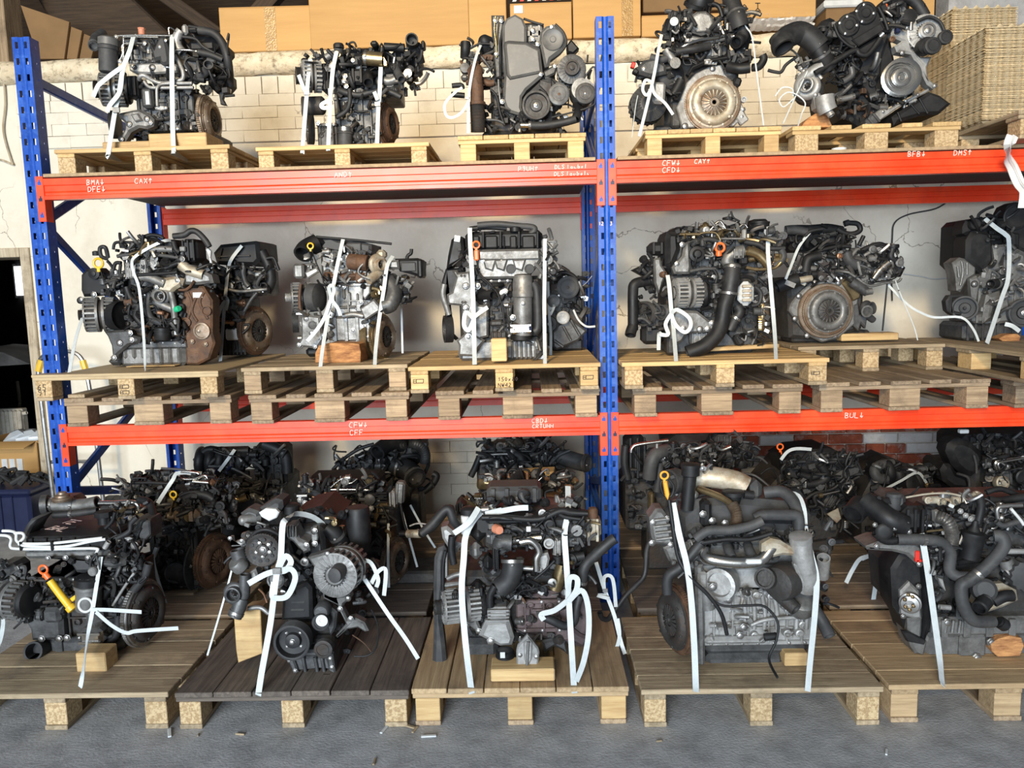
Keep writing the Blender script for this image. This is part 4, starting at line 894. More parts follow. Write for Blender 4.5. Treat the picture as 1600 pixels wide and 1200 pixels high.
for p, r, m in (('985,95 1110,120 1190,210 1235,360 1255,560,8', 34, 'rubber'), ('850,150 960,170 1030,240 1190,320', 12, 'rubber'), ('985,280 1100,308 1195,350', 28, 'rubber'), ('1065,385,-7 1062,425,-3 1000,480,0 950,520,3', 40, 'plastic_grey'), ('900,440 950,500 1040,520', 26, 'plastic'), ('1210,655 1290,648', 12, 'plastic'), ('900,60 1040,85 1120,120 1200,220', 14, 'plastic')): e.tb('hose', m, p, r, 0)
e.tb('hose_union', 'chrome', '770,262,-3 900,264,-3 985,280,-1', 10, clamps=[.9]); e.tb('egr_pipe', 'alu_light', '835,100 800,160 805,230 850,290', 40, 0)
e.bx('egr_valve', 'alu_light', 830, 40, 890, 128, -1, 8, 1); e.bx('actuator', 'plastic', 890, 58, 972, 104, -1, 7, 1); e.bx('sensor', 'alu', 800, 95, 850, 130, -2, 5, .6)
e.ln('throttle_body', 'alu_dark', [(.5, -4), (1, -4), (1, 0), (.8, .6), (.75, -1), (.2, -1)], 925, 385, -1, 62, (.4, -.9, 0)); e.pl('bracket', 'plastic', '1150,600 1210,600 1190,680 1220,735 1170,725', 8, 2)
e.fw(1085, 862, 11, 212, 'r', 'rust_steel', 'rust_steel')
e.bx('bell_flange', 'alu_dark', 900, 600, 962, 960, 5, 16, 1)
e.ft(840, 300, 1230, 620, 0, 8, 46, 1); e.ft(300, 240, 800, 360, 1, 5, 40, 2, ('alu', 'steel', 'plastic')); e.ft(480, 460, 960, 620, -1, 4, 26, 3); e.ft(560, 780, 960, 950, 0, 3, 22, 4, ('alu_dark', 'steel', 'iron')); e.wr(800, 100, 1240, 500, -2, 6, 10, 5)
e.ft(380, 960, 560, 1010, 2, 6, 10, 9)
strap('knotted white strap on the left of the engine beside the left rack frame, top shelf', F, Y, '432,130,-1 395,270,-8 340,420,-10 305,640,-10 272,780,-12 215,1140,-14.5 217,1166,-14.5 330,1200,10', 7, group='straps', tails=['345,400,-10 250,465,-11 150,545,-12 120,580,-12 85,660,-12', '330,480,-10 310,620,-13 230,730,-13 205,790,-13'], buckle='283,775,-13', d=-8)
strap('straight white strap on the engine beside the left rack frame, top shelf', F, Y, '757,132,-1 755,300,-7 758,600,-7 764,950,-10 772,1128,-15 774,1145,-14.5 890,1200,12', 7, group='straps')

F = (450, 40, 5.713); Y = .17
e = Eng('small top-shelf engine second from the left with brass-coloured cooler and rust-brown clutch', F, Y, (600, 1060), SHELF+.101, 'engines on the top shelf')
e.block(430, 630, 800, 1090, 3, 26, 'alu_dark', seed=12, ribs=4, bosses=9)
e.block(270, 870, 440, 1110, 1, 28, 'iron', 'timing_housing', seed=14, ribs=2, bosses=4)
e.bx('engine_front_plate', 'alu_dark', 270, 900, 430, 1110, 0, 6, 1.2)
e.bx('cylinder_head', 'alu_dark', 400, 380, 980, 640, 6, 24, ribs=5)
e.bx('valve_cover', 'plastic', 380, 200, 900, 390, 8, 22, 3, ribs=5)
e.al(135, 450, 3, 140, 9, (-.94, -.34, 0), 'alu_light', pul=.55, cap='plastic'); e.bx('alternator_back', 'plastic', 280, 330, 380, 590, 2, 10, 1.5, ribs=3)
e.ln('pump_pulley', 'iron', [(.4, -3), (1, -3), (1, 0), (.9, .2), (.85, -.6), (.2, -.6)], 125, 720, 3, 85, (-.94, -.34, 0)); e.ln('coolant_pump', 'iron', [(.9, 0), (1, .4), (1, 9), (.8, 10)], 150, 720, 4, 82, 'r', 20)
e.pulley(225, 930, 6, 132, (-.93, -.36, 0), 'iron', 3)
e.tb('oil_filler_neck', 'plastic_grey', '452,260,0 452,200,-1', 42); e.ln('oil_cap', 'plastic', [(.6, -1), (1, -1), (1, .6), (.85, 1.2), (.4, 1.4)], 452, 185, -1, 46, 'u', 16, {1: .04, 2: .04})
e.tb('egr_cooler', 'brass', '680,290 760,298 850,305', 62, -3, clamps=[.12]); e.pl('cooler_flange', 'brass', '850,270 885,320 885,365 850,360', -6, 2)
e.bx('cooler_bracket', 'plastic', 560, 240, 700, 340, -2, 9, 2)
for p, r, m in (('340,290 390,260 440,265', 34, 'alu'), ('440,570,-2 520,600,-3 640,620,-3 760,590,-3 900,590,-2 1010,640,-2', 26, 'rubber'), ('550,570,-4 552,680,-5 520,760,-4 430,820,-3', 20, 'rubber'), ('715,510,-9 712,470,-5 720,440,0 760,420,3', 44, 'plastic'), ('820,480 900,500 960,480', 38, 'alu'), ('960,370,0 990,440,-3 1012,480,-6', 34, 'plastic_grey'), ('860,190 1040,200', 36, 'plastic'), ('1105,120,-4 1110,170,2 1150,260,6 1170,340,8', 56, 'rubber'), ('420,480 440,640 460,770', 8, 'plastic_grey'), ('560,215 550,160 590,150 610,190', 9, 'plastic'), ('720,760 640,770 570,750', 10, 'plastic')): e.tb('hose', m, p, r, 0)
e.bx('intake_manifold', 'plastic', 860, 210, 1180, 380, 4, 20, 4, ribs=5); e.bx('intake_flange', 'plastic', 1030, 380, 1140, 510, 6, 14, 3); e.bx('air_duct_clip', 'plastic', 1185, 130, 1222, 205, 4, 5, .6); e.bx('actuator', 'plastic', 1130, 340, 1190, 435, 1, 8, 1.5)
e.bx('valve_block', 'plastic', 545, 380, 690, 520, -4, 10, 1.5, ribs=2); e.bx('map_sensor', 'plastic', 730, 130, 800, 180, 2, 8, 1); e.bx('throttle_housing', 'alu_dark', 840, 400, 980, 580, 0, 12, 2)
e.dip(440, 255, -4, 26, 'brass', '440,290 425,400 420,500 450,760', 'plastic_grey', 1)
e.can(510, 905, 1085, -3, 68, 'plastic_grey', 'oil_filter', 'chrome')
e.fw(900, 880, 8, 190, (.97, -.245, 0), 'rust', 'rust', 'iron'); e.pl('bell_flange', 'alu_dark', '790,660 820,630 850,650 850,1060 790,1060', 5, 6)
e.bo('265,868 510,450 500,492 385,355 520,540', -3, 16); e.ft(400, 260, 700, 620, -2, 5, 60, 11); e.ft(840, 190, 1180, 600, -1, 6, 50, 12); e.ft(440, 640, 850, 1060, 0, 3, 24, 13, ('alu_dark', 'steel', 'iron')); e.wr(500, 160, 1160, 420, -3, 4, 12, 14); e.ft(140, 260, 420, 420, 1, 5, 14, 15)
for lb, p, w_, tl, bk in (('leftmost of three white straps on the small top-shelf engine with brass cooler', '200,300,0 185,420,-3 165,640,-8 130,1100,-14 130,1128,-14.5', 6, ['95,440,-3 140,560,-6 165,610,-8'], '168,600,-8'), ('middle of three white straps on the small top-shelf engine with brass cooler', '435,230,-5 400,400,-8 378,680,-9 360,1080,-14.5 360,1106,-14.5', 6, ['380,660,-9 300,705,-10 320,735,-10 400,720,-10', '375,560,-9 380,660,-9'], '372,690,-9'), ('right of three white straps on the small top-shelf engine with brass cooler', '828,370,-4 818,600,-6 805,760,-8 795,1075,-14.5', 6, ['770,590,-7 800,665,-8'], '800,700,-8')): strap(lb, F, Y, p, w_, group='straps', tails=tl, buckle=bk)

F = (690, 15, 5.58); Y = .16
e = Eng('top-shelf engine left of the middle rack frame with large grey timing cover', F, Y, (700, 1060), Z1, 'engines on the top shelf')
e.bx('engine_block', 'iron', 420, 560, 1000, 1075, 5, 40, 2); e.bx('cylinder_head', 'iron', 440, 120, 900, 560, 8, 36, 1.5)
e.pl('valve_cover', 'alu_dark', '432,45 545,45 545,130 515,300 520,700 480,700 460,560 440,300', 2, 30, 1); e.bo('470,95 520,95 480,385 480,690', 1, 15)
e.tb('cover_gasket', 'brass', '470,60 460,180 475,300 478,420', 9, 1); e.tb('cover_gasket', 'brass', '500,60 490,180 480,300', 7, 1)
e.pl('timing_cover', 'cover_grey', '640,35 710,75 740,150 740,290 840,300 870,420 885,545 880,580 740,700 700,760 695,850 720,930 600,895 560,860 535,790 545,600 530,300 530,140 560,75', -2, 8, 1.2, bolts='530,803 840,298 868,560 710,945 965,150', br=16)
e.pl('cover_panel', 'cover_grey', '560,290 585,282 735,292 850,350 872,545 600,600 578,570 552,320', -3.2, 2, .9)
e.pl('panel_seam', 'plastic', '552,280 585,270 738,280 860,340 884,550 596,612 566,575 542,315', -2.4, 1, .2)
e.pl('upper_timing_cover', 'cover_grey', '850,270 860,190 910,140 980,125 1040,170 1075,230 1075,300 1040,360 950,430 935,490 900,500 865,330', -2, 7, 1.2)
e.ln('cover_boss', 'cover_grey', [(1.02, 0), (1, .5), (.95, .7), (.9, .5), (.3, .5), (.25, .9), (.1, .9)], 970, 262, -2, 92, 'f', 36); e.tb('seal', 'rubber', '990,130 1060,200 1085,290 1040,370 945,440', 13, 0)
e.bx('cam_housing', 'alu', 740, 130, 890, 290, 3, 14, 1, ribs=2, hr=1); e.bo('800,255 715,160 800,180', 1, 16); e.tb('belt_edge', 'rubber', '715,80 800,110 890,135', 10, 2, corr=.12, cn=3)
e.pl('solenoid', 'plastic', '1090,310 1130,255 1200,335 1150,385 1095,370', 0, 6, .8)
e.al(1135, 520, -3, 128, 12, 'f', 'alu_dark', pul=.5); e.pl('alternator_bracket', 'alu_dark', '880,540 980,480 1010,500 990,560 900,600', 1, 5, .8, bolts='990,490', br=14)
e.pl('lower_cover_rim', 'plastic', '875,605 960,600 1000,660 1010,700 940,760 860,700 720,760', 0, 5)
e.pulley(825, 842, -4, 122, 'f', 'iron', 3, face='dish'); e.pulley(1022, 748, -3, 92, 'f', 'alu_dark', 2.6, 'rust', 4, 'coolant_pump_pulley', 'flat'); e.pulley(1250, 740, -3, 88, 'f', 'iron', 2.6, spokes=3, name='steering_pump_pulley', face='flat')
e.ln('pump_body', 'alu', [(1, 0), (1.05, 6), (.9, 12)], 1215, 745, 8, 105, 'f'); e.tb('drive_belt', 'rubber', '1240,600,-4 1335,500,-4 1340,760,-4 1290,850,-4 960,940,-4', 8); e.bx('pump_bracket', 'alu_dark', 1190, 600, 1300, 840, 3, 14, 2)
e.pl('tensioner_bracket', 'iron', '860,610 960,640 960,800 910,720 850,660', -1, 3)
e.tb('coolant_hose', 'rubber', '760,1010 900,1010 1060,985 1170,955', 34, -6, clamps=[.02]); e.tb('hose_union', 'chrome', '690,1008 760,1008', 24, -6); e.tb('coolant_elbow', 'plastic', '1170,960,-5 1190,880,-2 1180,830,2', 40)
e.pl('pump_outlet', 'alu_light', '1030,930 1090,910 1120,950 1080,970 1035,960', -2, 6)
e.tb('exhaust_elbow', 'rust', '270,560,-2 300,530,-4 300,620,-6 310,720,-6 310,830,-6', 58, seg=18); e.ln('exhaust_flange', 'rust', [(.9, 0), (1, .2), (1, 1.6), (.9, 1.8)], 312, 840, -6, 72, 'u', 16); e.tb('flex_pipe', 'iron', '312,840,-6 315,940,-6 318,1070,-5', 62, corr=.05, cn=3)
e.tu(265, 620, 2, 80, 'rust', 'l', name='turbocharger'); e.ln('wastegate_can', 'alu_dark', [(.7, -3), (1, -3), (1, 0), (.9, .8), (.2, 1)], 205, 510, -1, 46, 'f'); e.bx('actuator_bracket', 'alu', 165, 560, 230, 610, -2, 6, 1)
e.tb('intake_stub', 'plastic', '205,420,4 208,350,2 210,285,2', 44); e.ln('intake_plenum', 'plastic', [(.3, -6), (.9, -6), (1, -2), (.9, 3), (.5, 6), (.2, 7)], 400, 330, 6, 85, (-.3, -.8, .5)); e.tb('vacuum_hose', 'plastic', '90,665 170,660 180,690', 22, 0)
for p, r, m in (('330,390 400,480 450,560', 12, 'alu_dark'), ('380,960 480,965 540,990', 12, 'alu_dark'), ('430,700 480,760 510,900 550,1010', 12, 'plastic'), ('250,340 330,300 420,300', 10, 'plastic'), ('85,740 200,750', 24, 'plastic'), ('330,600 400,640 460,640', 28, 'rust'), ('495,610 500,700 512,800', 9, 'alu'), ('1110,600 1105,860', 6, 'plastic'), ('1270,460 1275,395', 8, 'plastic')): e.tb('pipe', m, p, r, -1)
e.bx('oil_pan', 'iron', 380, 960, 1050, 1095, 8, 34, 2); e.ft(340, 600, 540, 1060, 0, 8, 34, 21, ('plastic', 'iron', 'alu_dark')); e.ft(560, 920, 1000, 1050, -3, 4, 30, 22); e.ft(170, 300, 440, 560, 0, 6, 24, 23, ('iron', 'rust', 'alu_dark', 'steel')); e.ft(940, 580, 1300, 900, 1, 6, 22, 24)
strap('white strap with a wide bow beside the rusty exhaust elbow on the top shelf', F, Y, '340,310,-1 290,450,-8 240,720,-10 232,1080,-15.5', 4, group='straps', tails=['180,680,-10 120,720,-11 30,820,-11 40,920,-11 100,940,-11 180,890,-11 240,790,-10'], buckle='225,770,-11')

F = (980, 0, 5.583); Y = .17
e = Eng('top-shelf engine right of the middle rack frame, its large pale clutch disc facing out', F, Y, (700, 1100), Z1, 'engines on the top shelf')
e.bx('engine_block', 'iron', 330, 480, 980, 1110, 8, 40, 3); e.bx('cylinder_head', 'alu_dark', 420, 230, 900, 500, 8, 36, 2, ribs=4)
e.pl('gearbox_flange', 'alu_light', '430,940 470,860 520,720 600,640 720,580 830,560 850,640 960,760 1000,900 1040,1010 930,1100 480,1115', 2, 3, .5, bolts='745,600 505,1102 1010,955 1000,1020', br=18, holes='505,1100,22 745,600,20')
e.fw(752, 898, 0, 248, 'f', 'rust_steel', 'pale_metal', 'rust_steel', bolts=12)
e.ln('flange_lug', 'alu_light', [(1, 0), (1, 2), (.6, 2), (.55, 1)], 1010, 875, 1, 26); e.bx('flange_tab', 'alu_light', 955, 960, 1040, 1080, 1, 3, .6, rot=-35)
e.pl('crank_sensor_shield', 'plastic', '520,640 560,570 680,520 870,480 900,510 690,550 580,600 545,660', -2, 4, .8)
e.pl('cam_end_cover', 'alu', '560,130 610,95 690,90 750,140 770,210 740,280 650,305 570,280 540,210', -2, 9, 1.2); e.pl('cover_sealant', 'alu_light', '575,150 640,110 720,130 745,205 700,270 610,275 560,220', -3, 2, .4)
e.ln('vacuum_pump', 'plastic', [(1.05, 0), (1.1, 5), (.9, 7), (.4, 7)], 620, 80, 10, 110, (.15, -.5, .85)); e.ln('filler_ring', 'plastic', [(.8, 0), (1, 0), (1, 1.6), (.9, 2), (.85, .6), (.3, .6)], 580, 65, 3, 95, (.25, -.5, .8))
e.ln('sensor_plug', 'label_white', [(.9, -1), (1, 0), (1, .6), (.7, .8), (.65, .3), (.2, .3)], 408, 190, -6, 36); e.bx('throttle_valve', 'plastic', 335, 110, 480, 290, -4, 14, 3, rot=15, ribs=2); e.ln('throttle_motor', 'plastic', [(.8, -5), (1, -5), (1, 0), (.8, 1), (.4, 1)], 420, 120, -2, 45, (.3, -.4, .8)); e.tb('bail', 'alu', '390,265 425,290 450,265', 10, -6)
e.tb('intake_hose', 'rubber', '900,-60,4 915,40,2 940,110,0 965,170,-2 985,240,-2', 78, clamps=[.6]); e.tb('air_duct', 'plastic', '1010,270,0 1000,330,-2 950,370,-6', 52, corr=.06, cn=2); e.tb('duct_elbow', 'plastic', '1050,300,4 1020,340,4 1000,420,6', 58)
for p, r, m in (('430,440,-4 520,390,-6 640,350,-5 780,330,-3 870,310,-2', 15, 'chrome'), ('420,455,-6 500,440,-6 600,425,-6 720,400,-4', 34, 'rubber'), ('340,430 380,500 420,550', 44, 'alu'), ('200,500 280,520 340,510 400,480', 34, 'plastic_grey'), ('560,340 700,360 850,330', 26, 'alu'), ('1180,480 1190,520 1150,580 1090,590', 34, 'plastic'), ('880,580,0 980,600,-3 1070,590,-4', 46, 'plastic'), ('600,480 640,520 680,470', 20, 'plastic'), ('470,700 440,760 400,830', 40, 'plastic'), ('740,30 800,60 830,150', 20, 'plastic')): e.tb('pipe', m, p, r, -1)
e.ln('pipe_flange', 'alu', [(1, 0), (1, 1.4), (.4, 1.5)], 415, 555, -6, 46, 'f'); e.pl('heat_shield', 'alu_dark', '150,520 240,500 340,560 350,640 200,670 100,640 90,580', -3, 10, 1.5, bolts='150,600', br=14)
e.bx('connector', 'red_small', 35, 540, 72, 590, -4, 3, .4, rot=20); e.bx('connector', 'plastic', 50, 600, 100, 640, -4, 4, .5, rot=30); e.ln('starter', 'plastic', [(.9, -10), (1, -10), (1, 0), (.85, .8), (.3, 1)], 380, 660, 2, 120, 'f', 24)
e.bx('oil_separator', 'alu_light', 225, 715, 335, 900, -5, 9, 1.2, rot=4); e.al(190, 900, 0, 165, 11, 'f', 'plastic', pul=0, cap='plastic'); e.bx('alternator_bracket', 'iron', 380, 880, 470, 1110, 6, 14, 1)
e.bx('intake_manifold', 'plastic', 840, 430, 1110, 560, 2, 16, 3, ribs=3); e.bx('fuel_pump', 'alu', 650, 370, 830, 500, 0, 12, 1.2, ribs=3); e.bx('egr_valve', 'alu_dark', 850, 560, 980, 690, 1, 12, 2); e.bx('connector', 'plastic', 930, 670, 1000, 750, -1, 8, 1, rot=20)
e.pl('lifting_eye', 'alu_light', '780,200 815,185 830,260 790,270', -3, 1, .2, bolts='800,215', br=12)
e.bx('oil_pan', 'iron', 480, 1020, 930, 1118, 6, 30, 2); e.ft(330, 100, 540, 480, -4, 4, 60, 31); e.ft(700, 90, 1080, 560, -2, 5, 70, 32); e.ft(100, 560, 460, 860, 0, 6, 36, 33, ('plastic', 'iron', 'alu_dark')); e.wr(250, 280, 880, 560, -4, 2, 14, 34); e.wr(700, 40, 1050, 460, -2, 3, 10, 35)
strap('white strap knotted left of the pale clutch disc on the top shelf', F, Y, '300,300,-3 270,450,-8 220,720,-10 105,1190,-18', 4.5, group='straps', tails=['215,730,-10 240,820,-11 330,900,-11 400,1000,-11', '220,720,-10 160,700,-11 135,780,-11 170,830,-11 215,760,-10'], buckle='200,790,-10')
strap('thin white strap right of the pale clutch disc on the top shelf', F, Y, '985,150,-3 1040,240,-3 1090,330,-3 1130,640,-6 1190,1095,-17', 2, group='straps')
strap('thin white cord far left of the pale clutch disc on the top shelf', F, Y, '95,820,0 70,950,-6 40,1200,-18', 1.2, group='straps')

F = (1200, 0, 5.333); Y = .17
e = Eng('tilted black top-shelf engine near the egg trays with a bright silver crank pulley', F, Y, (900, 1040), SHELF+.116, 'engines on the top shelf')
e.pl('engine_block', 'plastic', '540,200 700,90 900,60 1010,220 1080,560 1260,640 1230,780 950,900 800,1060 640,980 600,760 560,480', 4, 42, 2)
e.pl('timing_cover', 'plastic', '560,190 640,130 740,75 800,40 880,50 930,90 1000,240 960,270 730,400 680,390 600,320 560,240', -3, 9, 1.2)
e.pl('lower_timing_cover', 'plastic', '735,410 990,260 1010,300 960,440 940,620 900,680 920,880 780,720 760,620 800,520', -1, 6, 1)
for x, y in ((672, 210), (812, 110)):
    e.ln('cam_cap', 'plastic', [(1.1, -.5), (1.1, .3), (1, .8), (.8, .9), (.75, .5), (.5, .5), (.4, 1), (.2, 1)], x, y, -3.4, 84, 'f', 30); e.bo(' '.join('%d,%d' % (x+72*cos(a_), y+72*sin(a_)) for a_ in (.0, 1.9, 3.4, 4.6)), -4.4, 11, 'chrome')
e.tb('cover_edge', 'plastic', '550,200 590,300 660,370 720,400', 12, -3.6); e.tb('cover_edge', 'plastic', '920,60 970,160 1000,250', 14, -3.6); e.pl('cover_step', 'plastic', '700,330 940,190 975,250 760,385', -4.2, 2, .5)
e.pulley(1100, 655, -7, 152, (-.08, -1, .05), 'chrome', 3.4, 'chrome', 0, 'crank_pulley', 'flat'); e.ln('pulley_hub', 'steel', [(1, 0), (1, 1), (.85, 1.2), (.55, 1.2), (.5, .2), (.3, .2), (.28, .8), (.1, .8)], 1112, 645, -10.4, 72, 'f', 30)

for R_, m in ((128, 'alu_dark'), (104, 'steel'), (84, 'alu_dark')): e.tb('pulley_ring', m, ' '.join('%.1f,%.1f' % (1106+R_*cos(pi*i/14), 650+R_*sin(pi*i/14)) for i in range(29)), 4, -10.3, sub=2, hollow=False)
e.pl('accessory_bracket', 'alu_light', '1040,170 1110,150 1180,300 1200,400 1280,470 1370,470 1330,560 1340,650 1410,710 1385,740 1330,700 1280,600 1200,450 1080,430 1060,380 1120,340 1030,300', 0, 6, 1, bolts='1160,230 1030,330 1120,440 1390,715 1180,330', br=16); e.ln('rust_plug', 'rust', [(1, 0), (1, 1), (.6, 1.2), (.4, .6)], 1030, 330, -2, 24)
e.al(1310, 270, -1, 150, 12, (-.1, -1, 0), 'alu_light', pul=.42, pm='steel'); e.tb('alternator_guard', 'rubber', '1240,180 1340,140 1430,180 1470,260', 13, -4); e.pulley(1465, 318, -6, 56, 'f', 'rubber', 2.2, 'chrome', 0, 'idler_pulley', 'flat'); e.pulley(1360, 390, -7, 66, 'f', 'rubber', 2.2, 'chrome', 0, 'idler_pulley', 'flat'); e.ln('tensioner', 'plastic', [(1, 0), (1, 4), (.8, 5)], 1290, 400, -1, 70)
e.bx('blue_sensor', 'navy', 1075, 220, 1110, 270, -3, 4, .5)
e.tb('intake_elbow', 'rubber', '130,400,-10 120,370,-9 160,310,-7 260,275,-5 350,320,-5 420,400,-5', 92, seg=20); e.tb('intake_duct', 'plastic', '385,360,-5 440,460,-5 500,580,-3', 76, corr=.03, cn=1, clamps=[.15, .5], seg=20)
e.tb('breather_hose', 'rubber', '0,585 60,600 110,600 150,540 230,480', 14, 2); e.tb('vent_pipe', 'plastic', '390,610 560,510 720,420 760,450 820,460 880,400 940,310', 22, -7); e.ln('pipe_clip', 'chrome', [(1, 0), (1, 2)], 935, 305, -7, 24, (.6, -.4, .6))
e.pl('oil_pan_rail', 'alu_light', '780,1065 920,920 1020,900 1340,735 1350,755 1080,900 900,1030 800,1090', -4, 22, .5); e.pl('oil_pan', 'plastic', '1040,970 1350,760 1440,790 1535,860 1430,950 1280,960 1110,1010 1060,1040', -5, 26, 1.5); e.bo('1150,840 1250,790 960,930 880,990', -4.4, 10)
for a_, b_ in (('1190,870', '1260,950'), ('1260,820', '1330,945'), ('1080,935', '1110,1010')): e.tb('pan_rib', 'plastic', a_+' '+b_, 9, -5)
e.bx('pan_foot', 'alu_dark', 830, 950, 930, 1050, -5, 10, 1, rot=-40, ribs=2)
e.tu(340, 720, -2, 125, 'alu_light', (-.6, -.8, 0), turn=-1); e.ln('turbine_housing', 'iron', [(.6, -4), (1, -3), (1, 1), (.8, 3), (.4, 3)], 330, 760, 2, 120, (-.7, -.6, 0)); e.pl('turbo_bracket', 'alu_light', '350,660 430,670 430,760 480,830 550,880 500,960 400,900 380,800', -5, 6, 1, bolts='350,750 400,790 480,800', br=14)
e.tb('outlet_pipe', 'alu_light', '470,800,-8 480,880,-8 500,930,-8', 78); e.tb('outlet_stub', 'alu_light', '500,920,-9 530,965,-10', 30); e.tb('oil_pipe', 'alu', '580,830 650,820 720,800', 24, -6, clamps=[.1, .9]); e.tb('coolant_pipe', 'alu_dark', '690,560 700,620 660,660 620,680', 26, -4)
e.pl('clip', 'alu', '790,610 810,620 830,660 880,660 890,620 870,610 860,640 840,640 815,600', -2, 1, .2); e.bx('plug_rust', 'rust', 780, 870, 830, 910, -2, 4, .8, rot=20)
e.bx('valve_cover_side', 'plastic', 420, 130, 560, 420, 2, 30, 3, rot=25); e.bx('fuse_cover', 'plastic', 960, -40, 1200, 110, 2, 16, 3); e.bx('red_tab', 'orange_plastic', 978, 30, 996, 78, -2, 1, .2); e.tb('top_hose', 'rubber', '1150,-30 1240,30 1310,140', 46, 2); e.ln('oil_cap', 'plastic', [(1, -2), (1, 1), (.5, 1.4)], 1170, 150, 0, 70)
e.ft(380, 200, 620, 620, -3, 4, 50, 41, ('plastic', 'plastic', 'alu_dark', 'steel')); e.ft(240, 480, 480, 700, -2, 4, 36, 42, ('plastic', 'alu', 'steel')); e.ft(560, 560, 900, 1000, -3, 3, 54, 43, ('plastic', 'plastic', 'alu_dark', 'rust')); e.ft(950, 20, 1220, 260, -2, 4, 40, 44, ('plastic', 'alu', 'steel')); e.wr(420, 200, 760, 700, -4, 0, 14, 45); e.ft(900, 800, 1280, 920, -3, 1, 20, 46, ('steel', 'plastic', 'alu'))
wood('split log propping the tilted black engine on the top shelf', F, Y, 280, 940, 520, 1060, -3, 14, 'log', poly='270,1060 330,990 420,930 500,960 540,1060')
strap('thin white cord tied with a bow left of the tilted black engine', F, Y, '330,590,-4 230,800,-8 125,1030,-16', 1.8, group='straps', tails=['215,820,-8 130,890,-9 95,830,-9 160,770,-9 240,790,-9 310,860,-9 280,950,-10 250,1050,-16', '210,800,-8 200,740,-9 120,730,-9 60,800,-9'], buckle='195,850,-8')
tag(M().lathe((onY(1311, 226, .03).x, .03, SHELF), (0, 0, 1), [(.9*.03, 0), (.034, .0), (.034, .012), (.02, .012)], 20).build('tape_roll', 'label_white'), 'white tape roll on the shelf board below the tilted engine', 'tape')
# ================================================================ middle shelf
ZP = UZ+.131; G = 'engines on the middle shelf'
F = (100, 340, 4.8); Y = .22
e = Eng('middle-shelf engine nearest the left rack frame, yellow dipstick ring and ribbed silver sump', F, Y, (650, 1100), ZP, G)
e.bx('oil_pan', 'alu', 410, 965, 915, 1112, 0, 26, 2); e.pl('pan_flange', 'alu_dark', '410,925 915,925 920,975 405,985', -1, 26, .5, bolts='450,945 560,940 650,940 740,940 830,945 890,950')
for i in range(7): e.bx('pan_rib', 'alu', 430+68*i, 975, 470+68*i, 1100 if i > 2 else 1060, -1.2, 4, 1.2)
e.bx('pan_step', 'alu_dark', 320, 1050, 430, 1110, 2, 18, 2)
e.block(440, 560, 900, 935, 3, 30, 'iron', seed=31, ribs=4, bosses=8)
e.pl('rear_block', 'rust', '900,520 1040,510 1110,620 1110,860 1130,940 1090,1060 1000,1105 915,1100 905,900 850,820', 0, 10, 1); e.ln('core_plug', 'rust_steel', [(1, 0), (1, .8), (.8, .9), (.75, .4), (.3, .5)], 1035, 850, -.4, 62); e.ln('core_plug', 'rust', [(1, 0), (1, .8), (.8, .9), (.7, .4)], 920, 785, -.4, 34); e.ln('core_plug', 'rust', [(1, 0), (1, .8), (.8, .9), (.7, .4)], 1070, 700, -.4, 36)
for p in ('930,560 960,640 930,760', '1050,560 1020,640 1080,760', '990,600 960,700 1000,780'): e.tb('block_rib', 'rust', p, 12, 0)
e.bx('sticker', 'label_white', 965, 562, 1038, 600, -.6, .4, .05); e.bo('895,925 960,930 1010,850 880,800 1060,950', -1, 14, 'rust_steel')
e.pl('mount_bracket', 'alu_dark', '290,850 480,840 500,880 570,900 560,940 480,960 400,1030 395,1060 360,1050 350,960 320,890', -4, 6, 1.2, bolts='495,865 505,917 418,940 375,1050', br=17, holes='418,940,20')
e.al(168, 730, -2, 132, 14, (-.93, -.36, 0), 'alu', pul=.3); e.ln('alternator_cap', 'plastic', [(.8, -2), (1, -1), (1, 5), (.85, 3.6), (.4, 4)], 385, 735, 0, 108, (.96, -.28, 0), 26, {3: .02})
e.pl('belt_cover', 'plastic', '120,430 160,385 240,375 290,420 310,470 430,500 440,560 340,580 140,595 120,545', 0, 10, 1.5); e.ln('cover_cap', 'plastic', [(1, 0), (1, 1), (.5, 1.3), (.5, 2), (.3, 2.2)], 230, 420, -1, 42); e.tb('bracket_loop', 'plastic', '120,600 105,615 110,635 135,640 155,625 150,605', 8, 0); e.bo('225,577 130,615', -1, 18)
e.bx('cylinder_head', 'alu_dark', 430, 300, 960, 560, 4, 28, 2); e.pl('ribbed_shield', 'alu_light', '455,340 520,310 610,305 630,420 560,450 460,460', -3, 8, .8)
for i in range(9): e.tb('shield_rib', 'alu_light', '%d,%d %d,%d' % (465+18*i, 345-3*i, 468+18*i, 455-3*i), 5, -3.2)
e.pl('shield_side', 'alu_light', '610,310 700,330 720,390 640,430', -2, 6, 1); e.bx('head_cover', 'plastic', 380, 235, 900, 320, 3, 28, 3); e.tb('cover_frame', 'plastic', '385,500 370,420 385,345 430,340', 14, -2); e.tb('cover_frame', 'plastic', '440,520 420,420 425,350', 12, -2)
e.pl('turbo_casting', 'pale_metal', '650,490 740,455 820,440 895,460 880,510 830,540 800,570 720,560 690,590 660,580 700,520', -5, 8, 1.5, bolts='690,522 740,480 850,470', br=14); e.tu(735, 590, -3, 82, 'alu', 'f', inlet=.5); e.tb('casting_arm', 'alu', '560,455 640,450 760,500', 34, -4)
e.tb('manifold_bar', 'plastic', '540,500 545,440 600,428 800,415 850,405', 13, -6); e.tb('oil_line', 'alu', '800,560 820,640 830,740 840,800', 24, -4); e.tb('crossover', 'pale_metal', '880,350 930,390 980,410 1050,430', 40, -2); e.pl('elbow_shield', 'alu', '890,420 1020,390 1100,430 1115,490 980,505 900,500', -3, 10, 1.5)
